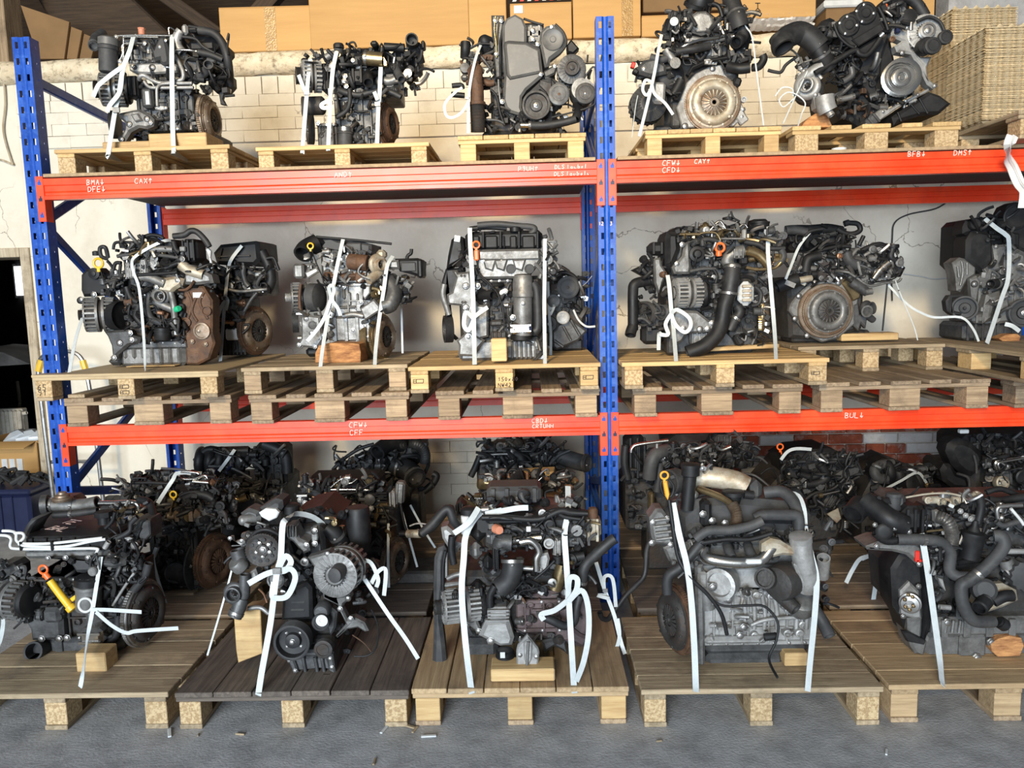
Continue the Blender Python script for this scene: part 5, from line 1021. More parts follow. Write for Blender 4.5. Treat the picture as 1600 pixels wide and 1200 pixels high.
for p, r, m in (('600,540 640,580 625,680 660,760 740,790', 26, 'plastic_grey'), ('490,690 500,670 560,660 540,740 590,800', 26, 'plastic'), ('470,520 500,600 560,640', 28, 'plastic'), ('640,670 700,660 780,670', 10, 'brass'), ('330,310,0 280,290,-2 270,230,-2 310,225,-2 330,300,0', 15, 'rubber'), ('370,240 385,190 460,185 560,190', 11, 'plastic'), ('560,130 580,150 650,130 720,140 745,160', 14, 'plastic'), ('820,140 900,130 950,100 1000,110 1060,170 1090,220', 22, 'rubber'), ('400,290 560,270 700,280 860,300', 14, 'plastic_grey'), ('620,250 720,235 820,240', 24, 'alu'), ('760,380 860,340 900,350', 18, 'plastic'), ('820,180 840,240 870,260', 20, 'plastic')): e.tb('hose', m, p, r, -2)
e.tb('wire', 'plastic', '620,800 670,760 740,800', 4, -7); e.can(740, 820, 920, -4, 62, 'plastic', 'oil_filter_cap'); e.bx('rust_clip', 'copper', 690, 700, 745, 730, -6, 3, .6, rot=10); e.ln('green_cap', 'green', [(1, 0), (1, 2.6), (.8, 3)], 840, 690, -5, 22, (.8, -.5, .2)); e.bx('sensor', 'steel', 818, 845, 862, 885, -5, 4, .5)
e.bx('egr_valve', 'plastic', 870, 160, 1000, 330, -1, 14, 2, ribs=3); e.bx('connector', 'alu', 860, 215, 910, 255, -3, 4, .5); e.pl('lifting_eye', 'alu_light', '1060,240 1080,225 1105,250 1100,300 1115,350 1095,360 1080,290', 0, 1, .3); e.bx('top_rail', 'plastic', 740, 165, 840, 225, 0, 12, 1)
e.dip(257, 342, -3, 34, 'yellow', '270,380 300,480 340,560', 'plastic', 1); e.ln('filler_cap', 'plastic', [(1, -1), (1, 1), (.5, 1.4)], 240, 270, 1, 26, 'u', 12); e.bx('solenoid', 'alu', 335, 380, 375, 490, -1, 5, .8)
e.ft(460, 230, 900, 420, -3, 3, 60, 61, ('alu', 'plastic', 'steel', 'brass')); e.ft(450, 520, 900, 930, -3, 3, 64, 62, ('plastic', 'plastic', 'alu_dark', 'rust')); e.ft(280, 380, 460, 580, -2, 3, 26, 63); e.ft(880, 300, 1110, 560, -1, 4, 30, 64, ('plastic', 'alu', 'alu_dark')); e.wr(480, 230, 900, 440, -5, -1, 10, 65); e.wr(450, 520, 860, 860, -5, -1, 9, 66); e.ft(400, 170, 760, 260, 0, 4, 24, 67)
strap('white strap from the alternator of the middle-shelf engine nearest the left rack frame', F, Y, '225,590,6 160,690,1 140,740,-4 85,920,-16 40,1160,-28', 5.5, group='straps', tails=['150,690,0 130,690,0 135,720,-2'])
strap('white strap over the ribbed shield of the middle-shelf engine nearest the left rack frame', F, Y, '800,170,0 740,178,-4 620,235,-5 525,300,-6 510,350,-8 525,420,-8 565,540,-8 595,850,-9 608,1090,-20 610,1142,-28', 4.5, group='straps')
wood('thin pale board under the silver sump on the plywood-topped pallet', F, Y, 465, 1108, 830, 1122, -6, 20, 'pine')

F = (310, 360, 5.457); Y = .62
e = Eng('dark middle-shelf engine at the back left with black top cover and brown flywheel', F, Y, (250, 1050), ZP, G)
e.bx('engine_block', 'iron', 130, 560, 380, 1040, 2, 36, 2, ribs=5); e.bx('oil_pan', 'iron', 150, 940, 420, 1065, 2, 34, 2, ribs=8); e.bx('cylinder_head', 'alu_dark', 120, 330, 560, 560, 4, 30, 2, ribs=3)
e.pl('top_cover', 'plastic', '120,190 180,120 480,88 510,100 525,250 480,300 150,290', -2, 32, 2); e.tb('cover_rib', 'plastic_grey', '160,225 290,220 440,215', 7, -3); e.tb('cover_strap', 'plastic', '265,310 300,220 370,140', 14, -4); e.tb('cover_rib', 'plastic', '180,235 200,150', 10, -3)
e.tb('coolant_rail', 'alu', '250,500 350,520 480,510 590,500', 14, -3); e.tb('stay', 'alu_dark', '390,690 450,590 500,530', 14, -2); e.bx('oil_cooler', 'alu_dark', 200, 560, 330, 680, -3, 9, 2)
e.bx('battery_box', 'label_white', 225, 838, 355, 935, -2, 10, .8); e.tb('intake_pipe', 'plastic', '540,180 600,300 620,420 580,520', 46, 3); e.tb('hose_end', 'plastic', '580,240 640,235 670,300 685,340', 15, 0); e.tb('port', 'alu_dark', '505,465,-4 480,440,0 440,440,4', 28); e.tb('egr_pipe', 'alu_dark', '390,300 380,360 400,440 430,480', 24, -2); e.bx('valve', 'alu', 470, 350, 545, 400, -2, 7, 1)
e.fw(500, 855, 10, 212, (.93, -.37, 0), 'rust', 'rust_steel'); e.ln('bell_ring', 'alu_dark', [(.7, -3), (1.03, -3), (1.03, -1.2), (.7, -1)], 480, 860, 14, 222, (.93, -.37, 0), 40)
e.ft(120, 300, 600, 520, -2, 4, 60, 71, ('plastic', 'alu_dark', 'alu', 'steel')); e.ft(130, 560, 400, 840, -2, 3, 34, 72, ('plastic', 'iron', 'alu_dark', 'copper')); e.wr(120, 300, 600, 540, -3, 1, 10, 73)
strap('white strap with folded knot on the middle-shelf dark engine with black top cover', F, Y, '370,130,-5 285,240,-5 255,330,-5 230,560,-5 215,740,-7 187,1115,-24', 5, group='straps', tails=['235,600,-7 200,640,-8 155,770,-9', '225,560,-6 250,600,-9 235,680,-7'], buckle='222,580,-7')

F = (440, 350, 5); Y = .30
e = Eng('middle-shelf engine with rusty turbo heat shield resting on a bark-covered log', F, Y, (500, 900), onY(440+100, 350+185, Y).z, G, zmin=ZP)
e.block(380, 460, 700, 930, 2, 28, 'alu', seed=41, ribs=3, bosses=4); e.bx('lower_crankcase', 'alu', 370, 720, 730, 920, 0, 30, 1.5, ribs=4); e.pl('mount_casting', 'alu', '145,700 300,720 310,800 330,900 280,975 130,960 125,935 150,890', -3, 10, 1.2, bolts='190,740 235,855 320,870 135,945 260,960', br=13, holes='240,790,26 190,740,16 235,855,16')
for a_, b_, c_, d_ in ((470, 495, 500, 590), (510, 530, 545, 640), (580, 540, 605, 680), (440, 640, 640, 660)): e.bx('block_relief', 'alu', a_, b_, c_, d_, .8, 3, .8)
e.tb('block_bar', 'alu', '480,720 560,705 640,720', 22, -1); e.bo('483,490 655,795 620,610 440,480 560,830 680,880', 0, 15); e.bx('oil_pan', 'plastic', 180, 960, 700, 1030, 4, 26, 2)
e.bx('rear_flange', 'alu', 640, 800, 735, 1010, 3, 24, 1.5); e.bx('cylinder_head', 'alu', 300, 230, 700, 470, 3, 26, 1.5, ribs=3)
e.pl('valve_cover', 'plastic_grey', '250,120 380,100 440,125 640,140 700,155 700,235 560,245 380,215 280,200', 2, 28, 1.5); e.bx('cover_panel', 'plastic_grey', 480, 150, 625, 225, 1, 3, .6); e.tb('cover_rail', 'plastic', '270,100 450,115 620,130 860,155', 10, 1)
e.bx('filler_housing', 'plastic', 210, 95, 330, 190, -1, 16, 3); e.tb('air_inlet', 'plastic', '280,150,3 200,190,0 165,235,-4', 74, seg=18); e.bx('inlet_duct', 'plastic', 110, 140, 260, 200, 0, 14, 2); e.dip(225, 172, -6, 22, 'yellow', '235,200 265,290 320,420 350,520', 'plastic', 1)
e.al(85, 575, 2, 120, 11, (-.95, -.3, 0), 'alu', pul=.3, pm='alu_light'); e.ln('alternator_cap', 'plastic_grey', [(.8, -2), (1, -1), (1, 4), (.85, 4.4), (.4, 5)], 245, 575, 1, 110, (.96, -.28, 0), 24, {3: .02}); e.tb('alternator_ring', 'rust', '150,470 140,560 145,660 160,690', 12, -6); e.pl('alternator_bracket', 'alu_light', '180,380 270,340 290,370 200,425', -3, 4, .6); e.bx('bracket', 'alu', 85, 310, 175, 425, 1, 8, 1.2); e.pulley(130, 770, 4, 80, (-.95, -.3, 0), 'alu_dark', 3)
e.bx('exhaust_manifold', 'rust', 300, 375, 620, 440, -3, 9, 2.5); e.ln('heat_shield', 'rust', [(.9, -6), (1, -5.6), (1, -1), (.94, -.6), (1, 0), (1, 4), (.9, 4.6)], 610, 300, -3, 62, (1, -.15, -.12), 22); e.pl('manifold_flange', 'rust', '570,380 650,380 640,450 600,465 570,440', -4, 5, .8); e.tb('oil_feed', 'alu', '650,300 610,340 600,380 640,410 700,430', 9, -7)
e.tu(745, 320, -2, 96, 'pale_metal', (.75, -.6, 0), a0=pi/2, turn=-1); e.bx('manifold_port', 'alu_light', 370, 250, 420, 310, -1, 6, 1); e.bx('manifold_port', 'alu_light', 480, 330, 555, 390, -2, 7, 1.5); e.bx('turbo_flange', 'pale_metal', 735, 200, 810, 270, -2, 8, 1.5); e.pl('turbo_outlet', 'alu', '800,290 910,280 920,350 830,350', -3, 8, 1)
e.pl('intake_box', 'plastic', '880,270 1060,265 1105,290 1095,420 1060,410 1000,390 920,370', 0, 14, 1.5); e.bx('label_plate', 'plastic_grey', 930, 300, 1050, 370, -.6, 2, .5); e.tb('intake_stem', 'plastic', '975,300 985,250 1010,230 1015,195', 14, 4); e.bx('intake_flange', 'plastic', 1055, 275, 1105, 420, -1, 14, 1)
e.tb('exhaust_pipe', 'alu_dark', '820,430,0 880,520,-2 850,620,-4 800,640,-4', 66); e.pl('cooler', 'alu', '610,660 720,585 765,640 765,680 650,755', -6, 10, .8); e.tb('coolant_hose', 'plastic', '860,590 930,540 1000,520', 34, 2); e.tb('white_hose', 'label_white', '945,580 990,550 1000,515', 12, 2); e.pl('stay', 'alu_light', '640,490 690,480 690,540 650,590 630,560', -2, 3, .6)
e.fw(800, 880, 8, 186, (.95, -.31, 0), 'brass', 'rust_steel'); e.ln('flywheel_rim', 'brass', [(.8, -5), (1.01, -5), (1.01, -1), (.8, -.8)], 760, 880, 10, 186, (.95, -.31, 0), 40)
e.ft(200, 210, 700, 460, -2, 3, 60, 81, ('alu', 'plastic', 'alu_light', 'steel')); e.ft(640, 380, 1020, 620, -3, 4, 56, 82, ('plastic', 'alu', 'alu_dark', 'brass')); e.ft(620, 640, 760, 820, -3, 2, 16, 83); e.ft(130, 700, 400, 960, -2, 2, 20, 84, ('alu', 'steel')); e.wr(280, 240, 700, 480, -5, -2, 6, 85); e.wr(700, 400, 1000, 620, -5, 0, 7, 86)
strap('white strap with hanging knot left on the engine resting on the bark-covered log', F, Y, '480,120,-1 440,300,-7 390,560,-8 365,700,-9 320,980,-22 304,1115,-30', 5.6, group='straps', tails=['385,570,-8 370,500,-10 395,480,-11 410,520,-10 395,590,-9 440,660,-9 460,715,-9', '380,600,-9 340,720,-10 280,820,-11 200,915,-11'])
strap('plain white strap right on the engine resting on the bark-covered log', F, Y, '870,250,0 825,330,-6 800,500,-8 760,760,-8 735,980,-20 728,1112,-30', 5.6, group='straps')
strap('white strap behind the engine resting on the bark-covered log', F, Y, '920,500,14 935,640,18 940,820,20 945,1010,20', 3.2, group='straps')
wood('bark-covered log half under the engine with rusty heat shield', F, Y, 260, 930, 615, 1085, -14, 19, 'log', poly='262,1085 262,1010 290,950 380,930 560,932 605,940 618,1000 615,1085')

F = (680, 340, 5); Y = .12
e = Eng('grey middle-shelf engine with orange dipstick left of the middle rack frame', F, Y, (500, 1080), ZP-.002, G)
e.bx('oil_pan', 'alu', 180, 950, 830, 1115, 1, 28, 2, ribs=0); 
for i in range(6): e.bx('pan_rib', 'alu', 590+36*i, 965, 612+36*i, 1105, -.4, 3, .8)
e.bx('engine_block', 'iron', 180, 470, 840, 950, 4, 30, 2); e.block(420, 480, 600, 940, 2, 10, 'iron', 'block_face', seed=51, ribs=3, bosses=4)
e.pl('cylinder_head', 'alu', '330,250 820,240 830,330 780,400 720,470 620,475 340,480 320,400', -2, 28, 1.2, bolts='660,345 795,290 520,340 380,340', br=14)
for x in (590, 735): e.ln('exhaust_port', 'rubber', [(1.15, 0), (1.1, .6), (.9, .6), (.85, -.6)], x, 400, -2.4, 34, (0, -1, 0), 16)  # black surface paints the dark inside of the open port
for x in (430, 520, 662): e.pl('head_gusset', 'alu', '%d,330 %d,320 %d,420 %d,400' % (x-60, x+50, x+20, x-40), -3.2, 3, .8)
e.pl('head_ridge', 'alu', '340,260 520,255 810,250 815,325 520,332 345,330', -3.4, 3, .6)
e.bx('valve_cover', 'plastic', 230, 110, 840, 245, 0, 28, 2)
for x0, x1 in ((385, 490), (530, 545), (580, 640), (675, 780), (290, 350)): e.bx('cover_rib', 'plastic', x0, 140, x1, 240, -1.4, 4, .8)
for x in (375, 510, 655, 800): e.tb('cover_post', 'plastic', '%d,110 %d,235' % (x, x), 11, -2)
e.tb('vacuum_rail', 'plastic_grey', '330,60 480,50 650,65 760,75 775,100 740,130', 24, 2); e.tb('breather_loop', 'plastic', '270,90 400,75 560,85', 20, 4); e.ln('oil_cap', 'plastic', [(1, 0), (1, 2), (.6, 2.4)], 625, 110, 0, 42, 'u')
e.pl('timing_cover', 'plastic', '125,170 170,135 215,150 225,240 200,340 85,400 100,290', 2, 22, 1.5); e.bx('sticker', 'label_white', 148, 140, 196, 188, 1.2, .5, .1, rot=10); e.pl('lower_belt_cover', 'plastic', '80,400 200,390 180,560 90,700 100,900 160,960 110,930 60,620 50,500', 6, 18, 1)
e.pl('engine_mount', 'alu', '125,410 170,410 180,430 270,420 290,560 340,540 340,680 415,690 415,930 340,950 300,930 220,900 200,690 100,680 90,600 130,580 160,470', -3, 7, 1, bolts='240,535 330,535 240,705', br=20, holes='240,535,22 240,705,22 205,455,8 230,455,8 213,662,8 236,662,8')
e.tb('mount_arm', 'alu', '70,520 60,600 90,700 110,760', 26, 2); e.pl('mount_foot', 'alu', '165,960 240,900 290,905 390,960 340,1020 300,1085 180,1080 185,1000', -4, 6, 1, bolts='260,930', br=20)
e.pulley(130, 870, 6, 110, (-.97, -.25, 0), 'rubber', 4); e.tb('water_neck', 'plastic', '330,620,0 390,605,-5 450,605,-9', 34); e.ln('neck_flange', 'plastic', [(1, 0), (1, 1.5), (.6, 1.6)], 350, 615, 0, 62, (.6, -.8, 0))
e.can(685, 440, 930, -5, 78, 'alu', 'oil_filter_housing'); e.bx('housing_cast', 'alu', 605, 480, 760, 830, -8, 10, 2.5); e.bx('oil_cooler', 'chrome', 582, 820, 755, 910, -10, 13, 1.5, hr=2); e.ln('filter_bottom', 'plastic', [(.8, -1), (1, 0), (1, 2), (.6, 2.6)], 672, 920, -4, 84, 'd', 20, {2: .03}); e.ln('housing_lid', 'iron', [(1, -.5), (1, 1), (.7, 1.4)], 685, 462, -4, 66, 'u'); e.bo('687,670 608,780 610,880', -9, 18); e.bx('housing_lug', 'copper', 690, 660, 750, 720, -8, 4, 1)
e.tb('coolant_hose', 'rubber', '760,510 790,560 800,700 800,860 770,890', 36, -4); e.bx('sensor_plug', 'label_white', 500, 560, 570, 600, -5, 3, .8, rot=-25); e.bx('ignition_block', 'iron', 425, 800, 530, 850, -2, 6, 1); e.bx('sump_bracket', 'iron', 430, 890, 560, 945, -2, 6, .8, ribs=4)
e.dip(320, 213, -5, 26, 'orange_plastic', '320,330 350,430 430,530 500,620 530,760', 'plastic', .8); e.bx('dipstick_grip', 'orange_plastic', 300, 250, 342, 335, -5.6, 2, .6); e.tb('wire', 'plastic', '340,440 430,520 490,600 530,720 540,860', 7, -5); e.tb('wire', 'plastic', '310,380 340,450 460,560', 6, -6)
e.bx('water_outlet', 'alu', 880, 170, 945, 270, 0, 10, 1, hr=3); e.bx('thermostat', 'alu', 850, 270, 960, 380, 2, 12, 3); e.ln('outlet', 'plastic', [(1, -2), (1, 1), (.8, 1.2), (.7, 0)], 920, 420, -1, 32); e.pl('bracket', 'plastic', '830,140 870,130 880,150 850,180', -1, 3); e.bx('glow_plug', 'alu_light', 812, 435, 832, 480, -4, 2, .6, rot=15)
e.ft(340, 480, 620, 930, -1, 3, 50, 91, ('plastic', 'iron', 'alu_dark', 'steel')); e.ft(800, 180, 960, 480, -1, 4, 26, 92, ('alu', 'plastic', 'alu_dark')); e.ft(180, 240, 340, 480, -2, 4, 20, 93, ('plastic', 'alu_dark', 'iron')); e.ft(320, 95, 780, 135, 1, 4, 12, 97, ('plastic',), size=.6); e.ft(780, 880, 850, 1090, 0, 3, 10, 95, ('iron', 'steel'))
strap('left white strap with a bow on the grey engine with orange dipstick', F, Y, '270,80,-3 275,230,-5 290,480,-8 300,760,-10 305,1000,-16 308,1148,-24', 6.5, group='straps', tails=['300,790,-10 240,740,-12 225,840,-12 260,880,-12 300,800,-11', '300,780,-10 350,740,-12 410,700,-12'])
strap('right white strap on the grey engine with orange dipstick', F, Y, '858,165,-3 855,400,-4 852,700,-5 856,1000,-14 858,1155,-24', 5.4, group='straps')
wood('short upright wood block with nail holes in front of the grey engine sump', F, Y, 440, 945, 556, 1125, -19, 9, 'pine')

Y = .54
e = Eng('tilted dark engine with belt pulleys, behind the grey engine with orange dipstick', F, Y, (1050, 1000), ZP, G)
e.pl('engine_block', 'iron', '880,440 1000,420 1120,600 1180,720 1160,900 940,1040 880,1000', 3, 36, 2); e.pulley(1035, 545, -2, 88, 'f', 'rubber', 3, spokes=4, hub='iron', name='pump_pulley', face='flat'); e.pulley(925, 650, -2, 52, 'f', 'alu_dark', 3, 'rust_steel', name='tensioner_pulley', face='flat'); e.pulley(998, 780, -3, 52, 'f', 'alu_light', 2.4, 'rust_steel', name='crank_pulley', face='flat'); e.pulley(890, 830, -1, 74, 'f', 'rubber', 3)
e.pl('oil_pan', 'alu_dark', '910,860 1060,790 1190,885 1120,960 950,1035 920,1010', -2, 30, 1)
for p in ('930,960 1000,1010', '1060,800 1130,920', '1000,850 1060,960'): e.tb('pan_rib', 'alu_dark', p, 12, -2.4)
e.bx('alternator', 'plastic', 1080, 620, 1170, 760, 2, 12, 2, ribs=3); e.tb('hose', 'plastic', '950,440 1010,430 1070,450 1120,500', 18, 0); e.tb('loose_strap', 'label_white', '1080,720 1120,800 1180,850 1250,850', 9, -2); e.tb('wire', 'alu', '1120,560 1180,510 1225,455', 4, 2); e.ft(880, 430, 1180, 760, -1, 5, 44, 101)
strap('thin white strap on the tilted engine beside the middle rack frame', F, Y, '880,500,-3 890,740,-4 903,900,-8 902,1075,-18', 4, group='straps', tails=['890,720,-4 930,690,-5 900,760,-5'])

F = (970, 330, 5); Y = .2
e = Eng('middle-shelf engine with red dipstick ring and fat bent black hose', F, Y, (600, 1050), ZP-.004, G)
e.bx('engine_block', 'iron', 360, 480, 1090, 1060, 5, 32, 2); e.bx('cylinder_head', 'alu_dark', 380, 200, 1140, 500, 5, 30, 2, ribs=5); e.bx('valve_cover', 'plastic', 400, 120, 1120, 230, 4, 30, 3); e.bx('oil_pan', 'alu_dark', 370, 940, 1050, 1112, 4, 32, 2)
e.pl('timing_cover', 'plastic', '350,200 370,155 460,160 470,300 430,400 390,480 350,420', -1, 26, 2.5); e.pl('front_bracket', 'alu', '400,440 480,350 500,250 540,230 550,440 540,490 420,490', -4, 6, 1.2, bolts='440,410 480,260', br=16)
e.al(425, 640, -4, 120, 13, (-1, -.12, 0), 'alu_light', pul=0, cap='plastic_grey'); e.bx('alternator_body', 'alu', 425, 515, 612, 760, -6, 14, 5)
for i in range(7):
    for x0 in (440, 560): e.bx('cooling_slot', 'rubber', x0, 578+24*i, x0+48, 590+24*i, -6.2, 1, .2)
e.bx('sticker', 'label_white', 485, 535, 540, 570, -6.3, .4, .1); e.tb('case_seam', 'alu', '525,520 525,750', 9, -6); e.ln('alternator_cap', 'plastic', [(1, -1), (1, 3), (.8, 4.5), (.3, 5)], 620, 650, -2, 95, (1, -.1, 0), 22)
e.pl('mount_casting', 'alu', '430,770 600,780 690,850 740,870 730,930 640,950 520,960 480,1020 400,1060 370,1000 380,850', -6, 7, 1.2, bolts='490,915 618,922 680,918 712,875', br=19, holes='618,922,20'); e.bx('sump_ribs', 'alu', 540, 945, 720, 1040, -1, 8, 1, ribs=5); e.bx('mount_foot', 'iron', 362, 980, 440, 1118, -6, 10, 1)
e.ln('vacuum_actuator', 'plastic', [(.7, -3), (.95, -2), (1, 0), (.95, .6), (.6, .9), (.4, 2.2), (.25, 2.3)], 595, 335, -6, 62, 'f', 24); e.tb('actuator_rod', 'alu', '640,340 720,350 690,290', 9, -6); e.dip(775, 285, -6, 34, 'orange_plastic'); e.tb('dipstick_neck', 'orange_plastic', '765,320 765,345', 24, -6)
e.tb('egr_elbow', 'alu', '960,310 880,330 830,380 850,430', 46, -5); e.bx('egr_valve', 'alu', 870, 290, 970, 370, -8, 9, 1.5, ribs=3); e.bx('connector', 'plastic', 930, 350, 1000, 420, -6, 7, 1)
e.tb('boost_hose', 'rubber', '870,420,-8 868,500,-9 855,580,-9 845,650,-9', 62, clamps=[.08, .95], seg=20); e.tb('boost_pipe', 'plastic', '845,640,-9 810,740,-9 790,860,-9 750,960,-10 660,1050,-11 520,1110,-11', 58, sub=8, seg=20)
e.tb('lower_hose', 'rubber', '910,740 930,790 890,850 850,930', 38, -6, clamps=[.6]); e.bx('thermostat', 'alu_dark', 860, 900, 1000, 1010, -4, 10, 3); e.tb('clip', 'alu', '940,990 970,1010 980,970', 8, -8); e.bx('pump', 'plastic', 900, 960, 960, 1050, -6, 8, 1, rot=-30)
e.bx('oil_cooler', 'label_white', 925, 550, 1050, 738, -7, 7, 3); 
for i in range(4): e.bx('cooler_emboss', 'pale_metal', 950, 575+36*i, 1025, 598+36*i, -7.4, 1, .3)
e.tb('cooler_hose', 'rubber', '1050,590 1095,640 1080,720 1020,740', 16, -5)
e.fw(1120, 800, 10, 232, (.95, -.3, 0), 'brass', 'rust_steel', cover=True); e.tb('bell_bolt', 'chrome', '1100,760 1095,920', 9, -1)
e.tb('exhaust_pipe', 'brass', '985,310 1060,330 1110,370 1150,420', 40, -4); e.tb('heat_pipe', 'brass', '980,440 1060,455 1150,450 1210,440 1250,400', 12, -5)
for p, r, m in (('700,150 740,100 780,80 820,140', 10, 'chrome'), ('730,130 760,105 800,130 830,150', 9, 'chrome'), ('700,150 830,140 900,140 960,100 990,130', 8, 'chrome'), ('600,190 640,170 740,170 780,230', 9, 'brass'), ('780,215 960,215', 8, 'alu'), ('460,180 620,180', 12, 'brass'), ('640,270 640,230 690,220 760,235', 22, 'rubber'), ('970,240 1080,260 1130,290 1280,290', 20, 'rubber'), ('1250,300 1270,350 1240,400 1190,430', 28, 'plastic_grey'), ('540,470 640,450 740,450', 14, 'plastic_grey'), ('720,450 750,500 740,560', 14, 'plastic'), ('860,0 880,50 930,80', 8, 'plastic'), ('850,20 840,60 900,80', 6, 'plastic'), ('1180,420 1200,380 1190,340', 14, 'copper')): e.tb('pipe', m, p, r, -3)
e.ln('filler_cap', 'plastic', [(1, -3), (1, 0), (1.08, .2), (1.08, 1), (.6, 1.2)], 1085, 100, 2, 72, 'u', 20); e.bx('pump_top', 'plastic', 1020, 60, 1170, 170, 0, 14, 2); e.ln('lid', 'plastic', [(1, 0), (1, 1), (.4, 1.4)], 840, 65, 2, 46, 'u'); e.bx('lifting_lug', 'alu_light', 950, 140, 985, 220, -2, 3, .6); e.bx('injector_loom', 'plastic', 480, 120, 560, 150, 0, 8, 1); e.bx('fuel_filter', 'plastic_grey', 1200, 150, 1260, 260, 0, 10, 3)
e.pl('side_bracket', 'alu', '255,370 310,360 320,420 360,480 330,560 300,640 265,560', -2, 5, 1); e.ln('pipe_plug', 'rust', [(1, -3), (1, 0), (.8, .4), (.75, -1)], 345, 495, -3, 26, (.6, -.8, 0)); e.pl('fan_shroud', 'plastic', '90,460 250,380 340,370 340,450 200,520', 6, 8, 1); e.bx('shroud_box', 'plastic', 225, 240, 350, 340, 6, 14, 2, ribs=2)
e.tb('radiator_hose', 'plastic', '300,560,4 200,550,2 110,570,0 95,640,0 95,800,0 95,930,0', 42, seg=18); e.tb('hose_end', 'plastic', '95,900,-1 80,940,-2 75,970,-3', 44); e.pulley(200, 800, 5, 100, (-.7, -.7, 0), 'iron', 3); e.pulley(345, 790, 0, 62, (-.8, -.6, 0), 'alu_dark', 3); e.bx('aux_bracket', 'iron', 180, 720, 340, 1010, 6, 14, 2, ribs=3); e.bx('compressor', 'plastic', 170, 900, 340, 1040, 4, 12, 2)
e.ft(440, 120, 1000, 250, -1, 4, 70, 111, ('plastic', 'alu', 'brass', 'steel')); e.ft(540, 240, 860, 520, -4, 2, 46, 112, ('plastic', 'alu_dark', 'steel')); e.ft(600, 500, 820, 860, -3, 3, 36, 113, ('plastic', 'iron', 'alu_dark')); e.ft(960, 420, 1160, 1000, -4, 2, 46, 114, ('plastic', 'alu_dark', 'steel')); e.ft(980, 150, 1280, 420, -3, 3, 44, 115, ('plastic', 'alu_dark', 'brass', 'steel')); e.ft(120, 380, 360, 960, 0, 5, 40, 116, ('plastic', 'iron', 'alu_dark')); e.wr(450, 120, 1150, 260, -2, 2, 12, 117); e.wr(860, 740, 1120, 1050, -6, -2, 6, 118, r1=1.4)
strap('left white strap with a loop bow on the engine with the red dipstick ring', F, Y, '365,500,-4 380,600,-8 395,780,-10 410,900,-11 432,1175,-33', 6, group='straps', tails=['395,800,-10 440,770,-13 530,830,-13 545,900,-13 500,945,-13 430,890,-12 395,810,-11', '395,800,-10 350,880,-12 370,960,-12 320,965,-12 300,960,-10 295,1085,-8'])
strap('right white strap on the engine with the red dipstick ring', F, Y, '1150,210,-3 1150,330,-6 1165,500,-8 1190,800,-10 1205,1000,-20 1212,1158,-34', 6, group='straps')
wood('long pine plank lying under the engine with the red dipstick ring', F, Y, 640, 1045, 1240, 1090, -4, 14, 'pine', rot=-1.6)

F = (1190, 330, 5.454); Y = .55
e = Eng('middle-shelf engine set back, round pale clutch disc facing out, spidery pipes beside it', F, Y, (560, 1080), UZ+.142, G)
e.pl('engine_block', 'iron', '220,560 500,560 880,640 860,1000 560,1110 240,1080', 5, 38, 2); e.pl('bell_flange', 'alu', '300,720 420,610 560,580 700,600 830,720 800,960 660,1080 520,1120 400,1060 290,930 235,850 250,790', 1, 4, .8, bolts='655,612 320,725 455,610 285,915 630,1060 390,1060', br=18, holes='655,612,20 320,725,20 285,915,20')
e.ln('ring_carrier', 'rust_steel', [(.9, -2), (1, -2), (1, 0), (.97, .5), (.8, .6)], 545, 850, -.5, 238, 'f', 60); e.fw(566, 850, -2.5, 215, (.08, -1, .02), 'rust_steel', 'alu', 'iron', bolts=10);
e.pl('rear_plate', 'brass', '680,610 730,565 850,690 840,740 780,770 740,700', 0, 6, .8); e.tb('oil_filter', 'plastic', '130,650,-4 200,620,-4 310,585,-4', 58, seg=18); e.bx('filter_print', 'alu_light', 200, 600, 290, 640, -9, .3, .1, rot=24); e.tb('filter_neck', 'pale_metal', '310,590,-4 370,580,-4 420,570,-3', 28)
e.tb('top_hose', 'plastic', '200,170,4 300,160,3 420,160,3 560,150,3 680,170,4', 44); e.bx('intake_manifold', 'plastic', 230, 150, 780, 330, 5, 24, 4, ribs=3); e.tb('intake_pipe', 'plastic_grey', '205,165 280,160 380,180', 42, 0); e.tb('vent_hose', 'plastic', '640,150 720,190 790,190 840,160 820,110 750,100 715,105', 22, 0); e.tb('vent_cap', 'plastic', '705,108 745,95', 26, 0); e.tb('rod', 'plastic', '830,290 870,210', 18, 0)
for p, r, m in (('410,380 520,330 650,300 760,300', 18, 'plastic'), ('280,420 320,300 400,180 520,150', 16, 'plastic'), ('370,520 390,420 440,390 500,380', 44, 'plastic'), ('720,350 750,420 820,460', 50, 'plastic_grey'), ('520,510 610,490 720,515 800,560 920,635 1060,610 1160,600 1190,570', 11, 'alu'), ('540,600 640,550 700,540', 10, 'plastic'), ('800,370 900,310 1000,280 1060,300', 20, 'plastic'), ('870,380 960,330 1020,300', 14, 'alu_light'), ('1120,290 1110,340 1100,390 1140,420', 36, 'plastic'), ('560,380 640,390 720,370', 20, 'plastic'), ('760,600 850,660 900,690', 40, 'alu_dark'), ('300,500 340,480 460,490', 22, 'alu'), ('1070,620 1060,720 1030,1020', 7, 'plastic')): e.tb('pipe', m, p, r, -2)
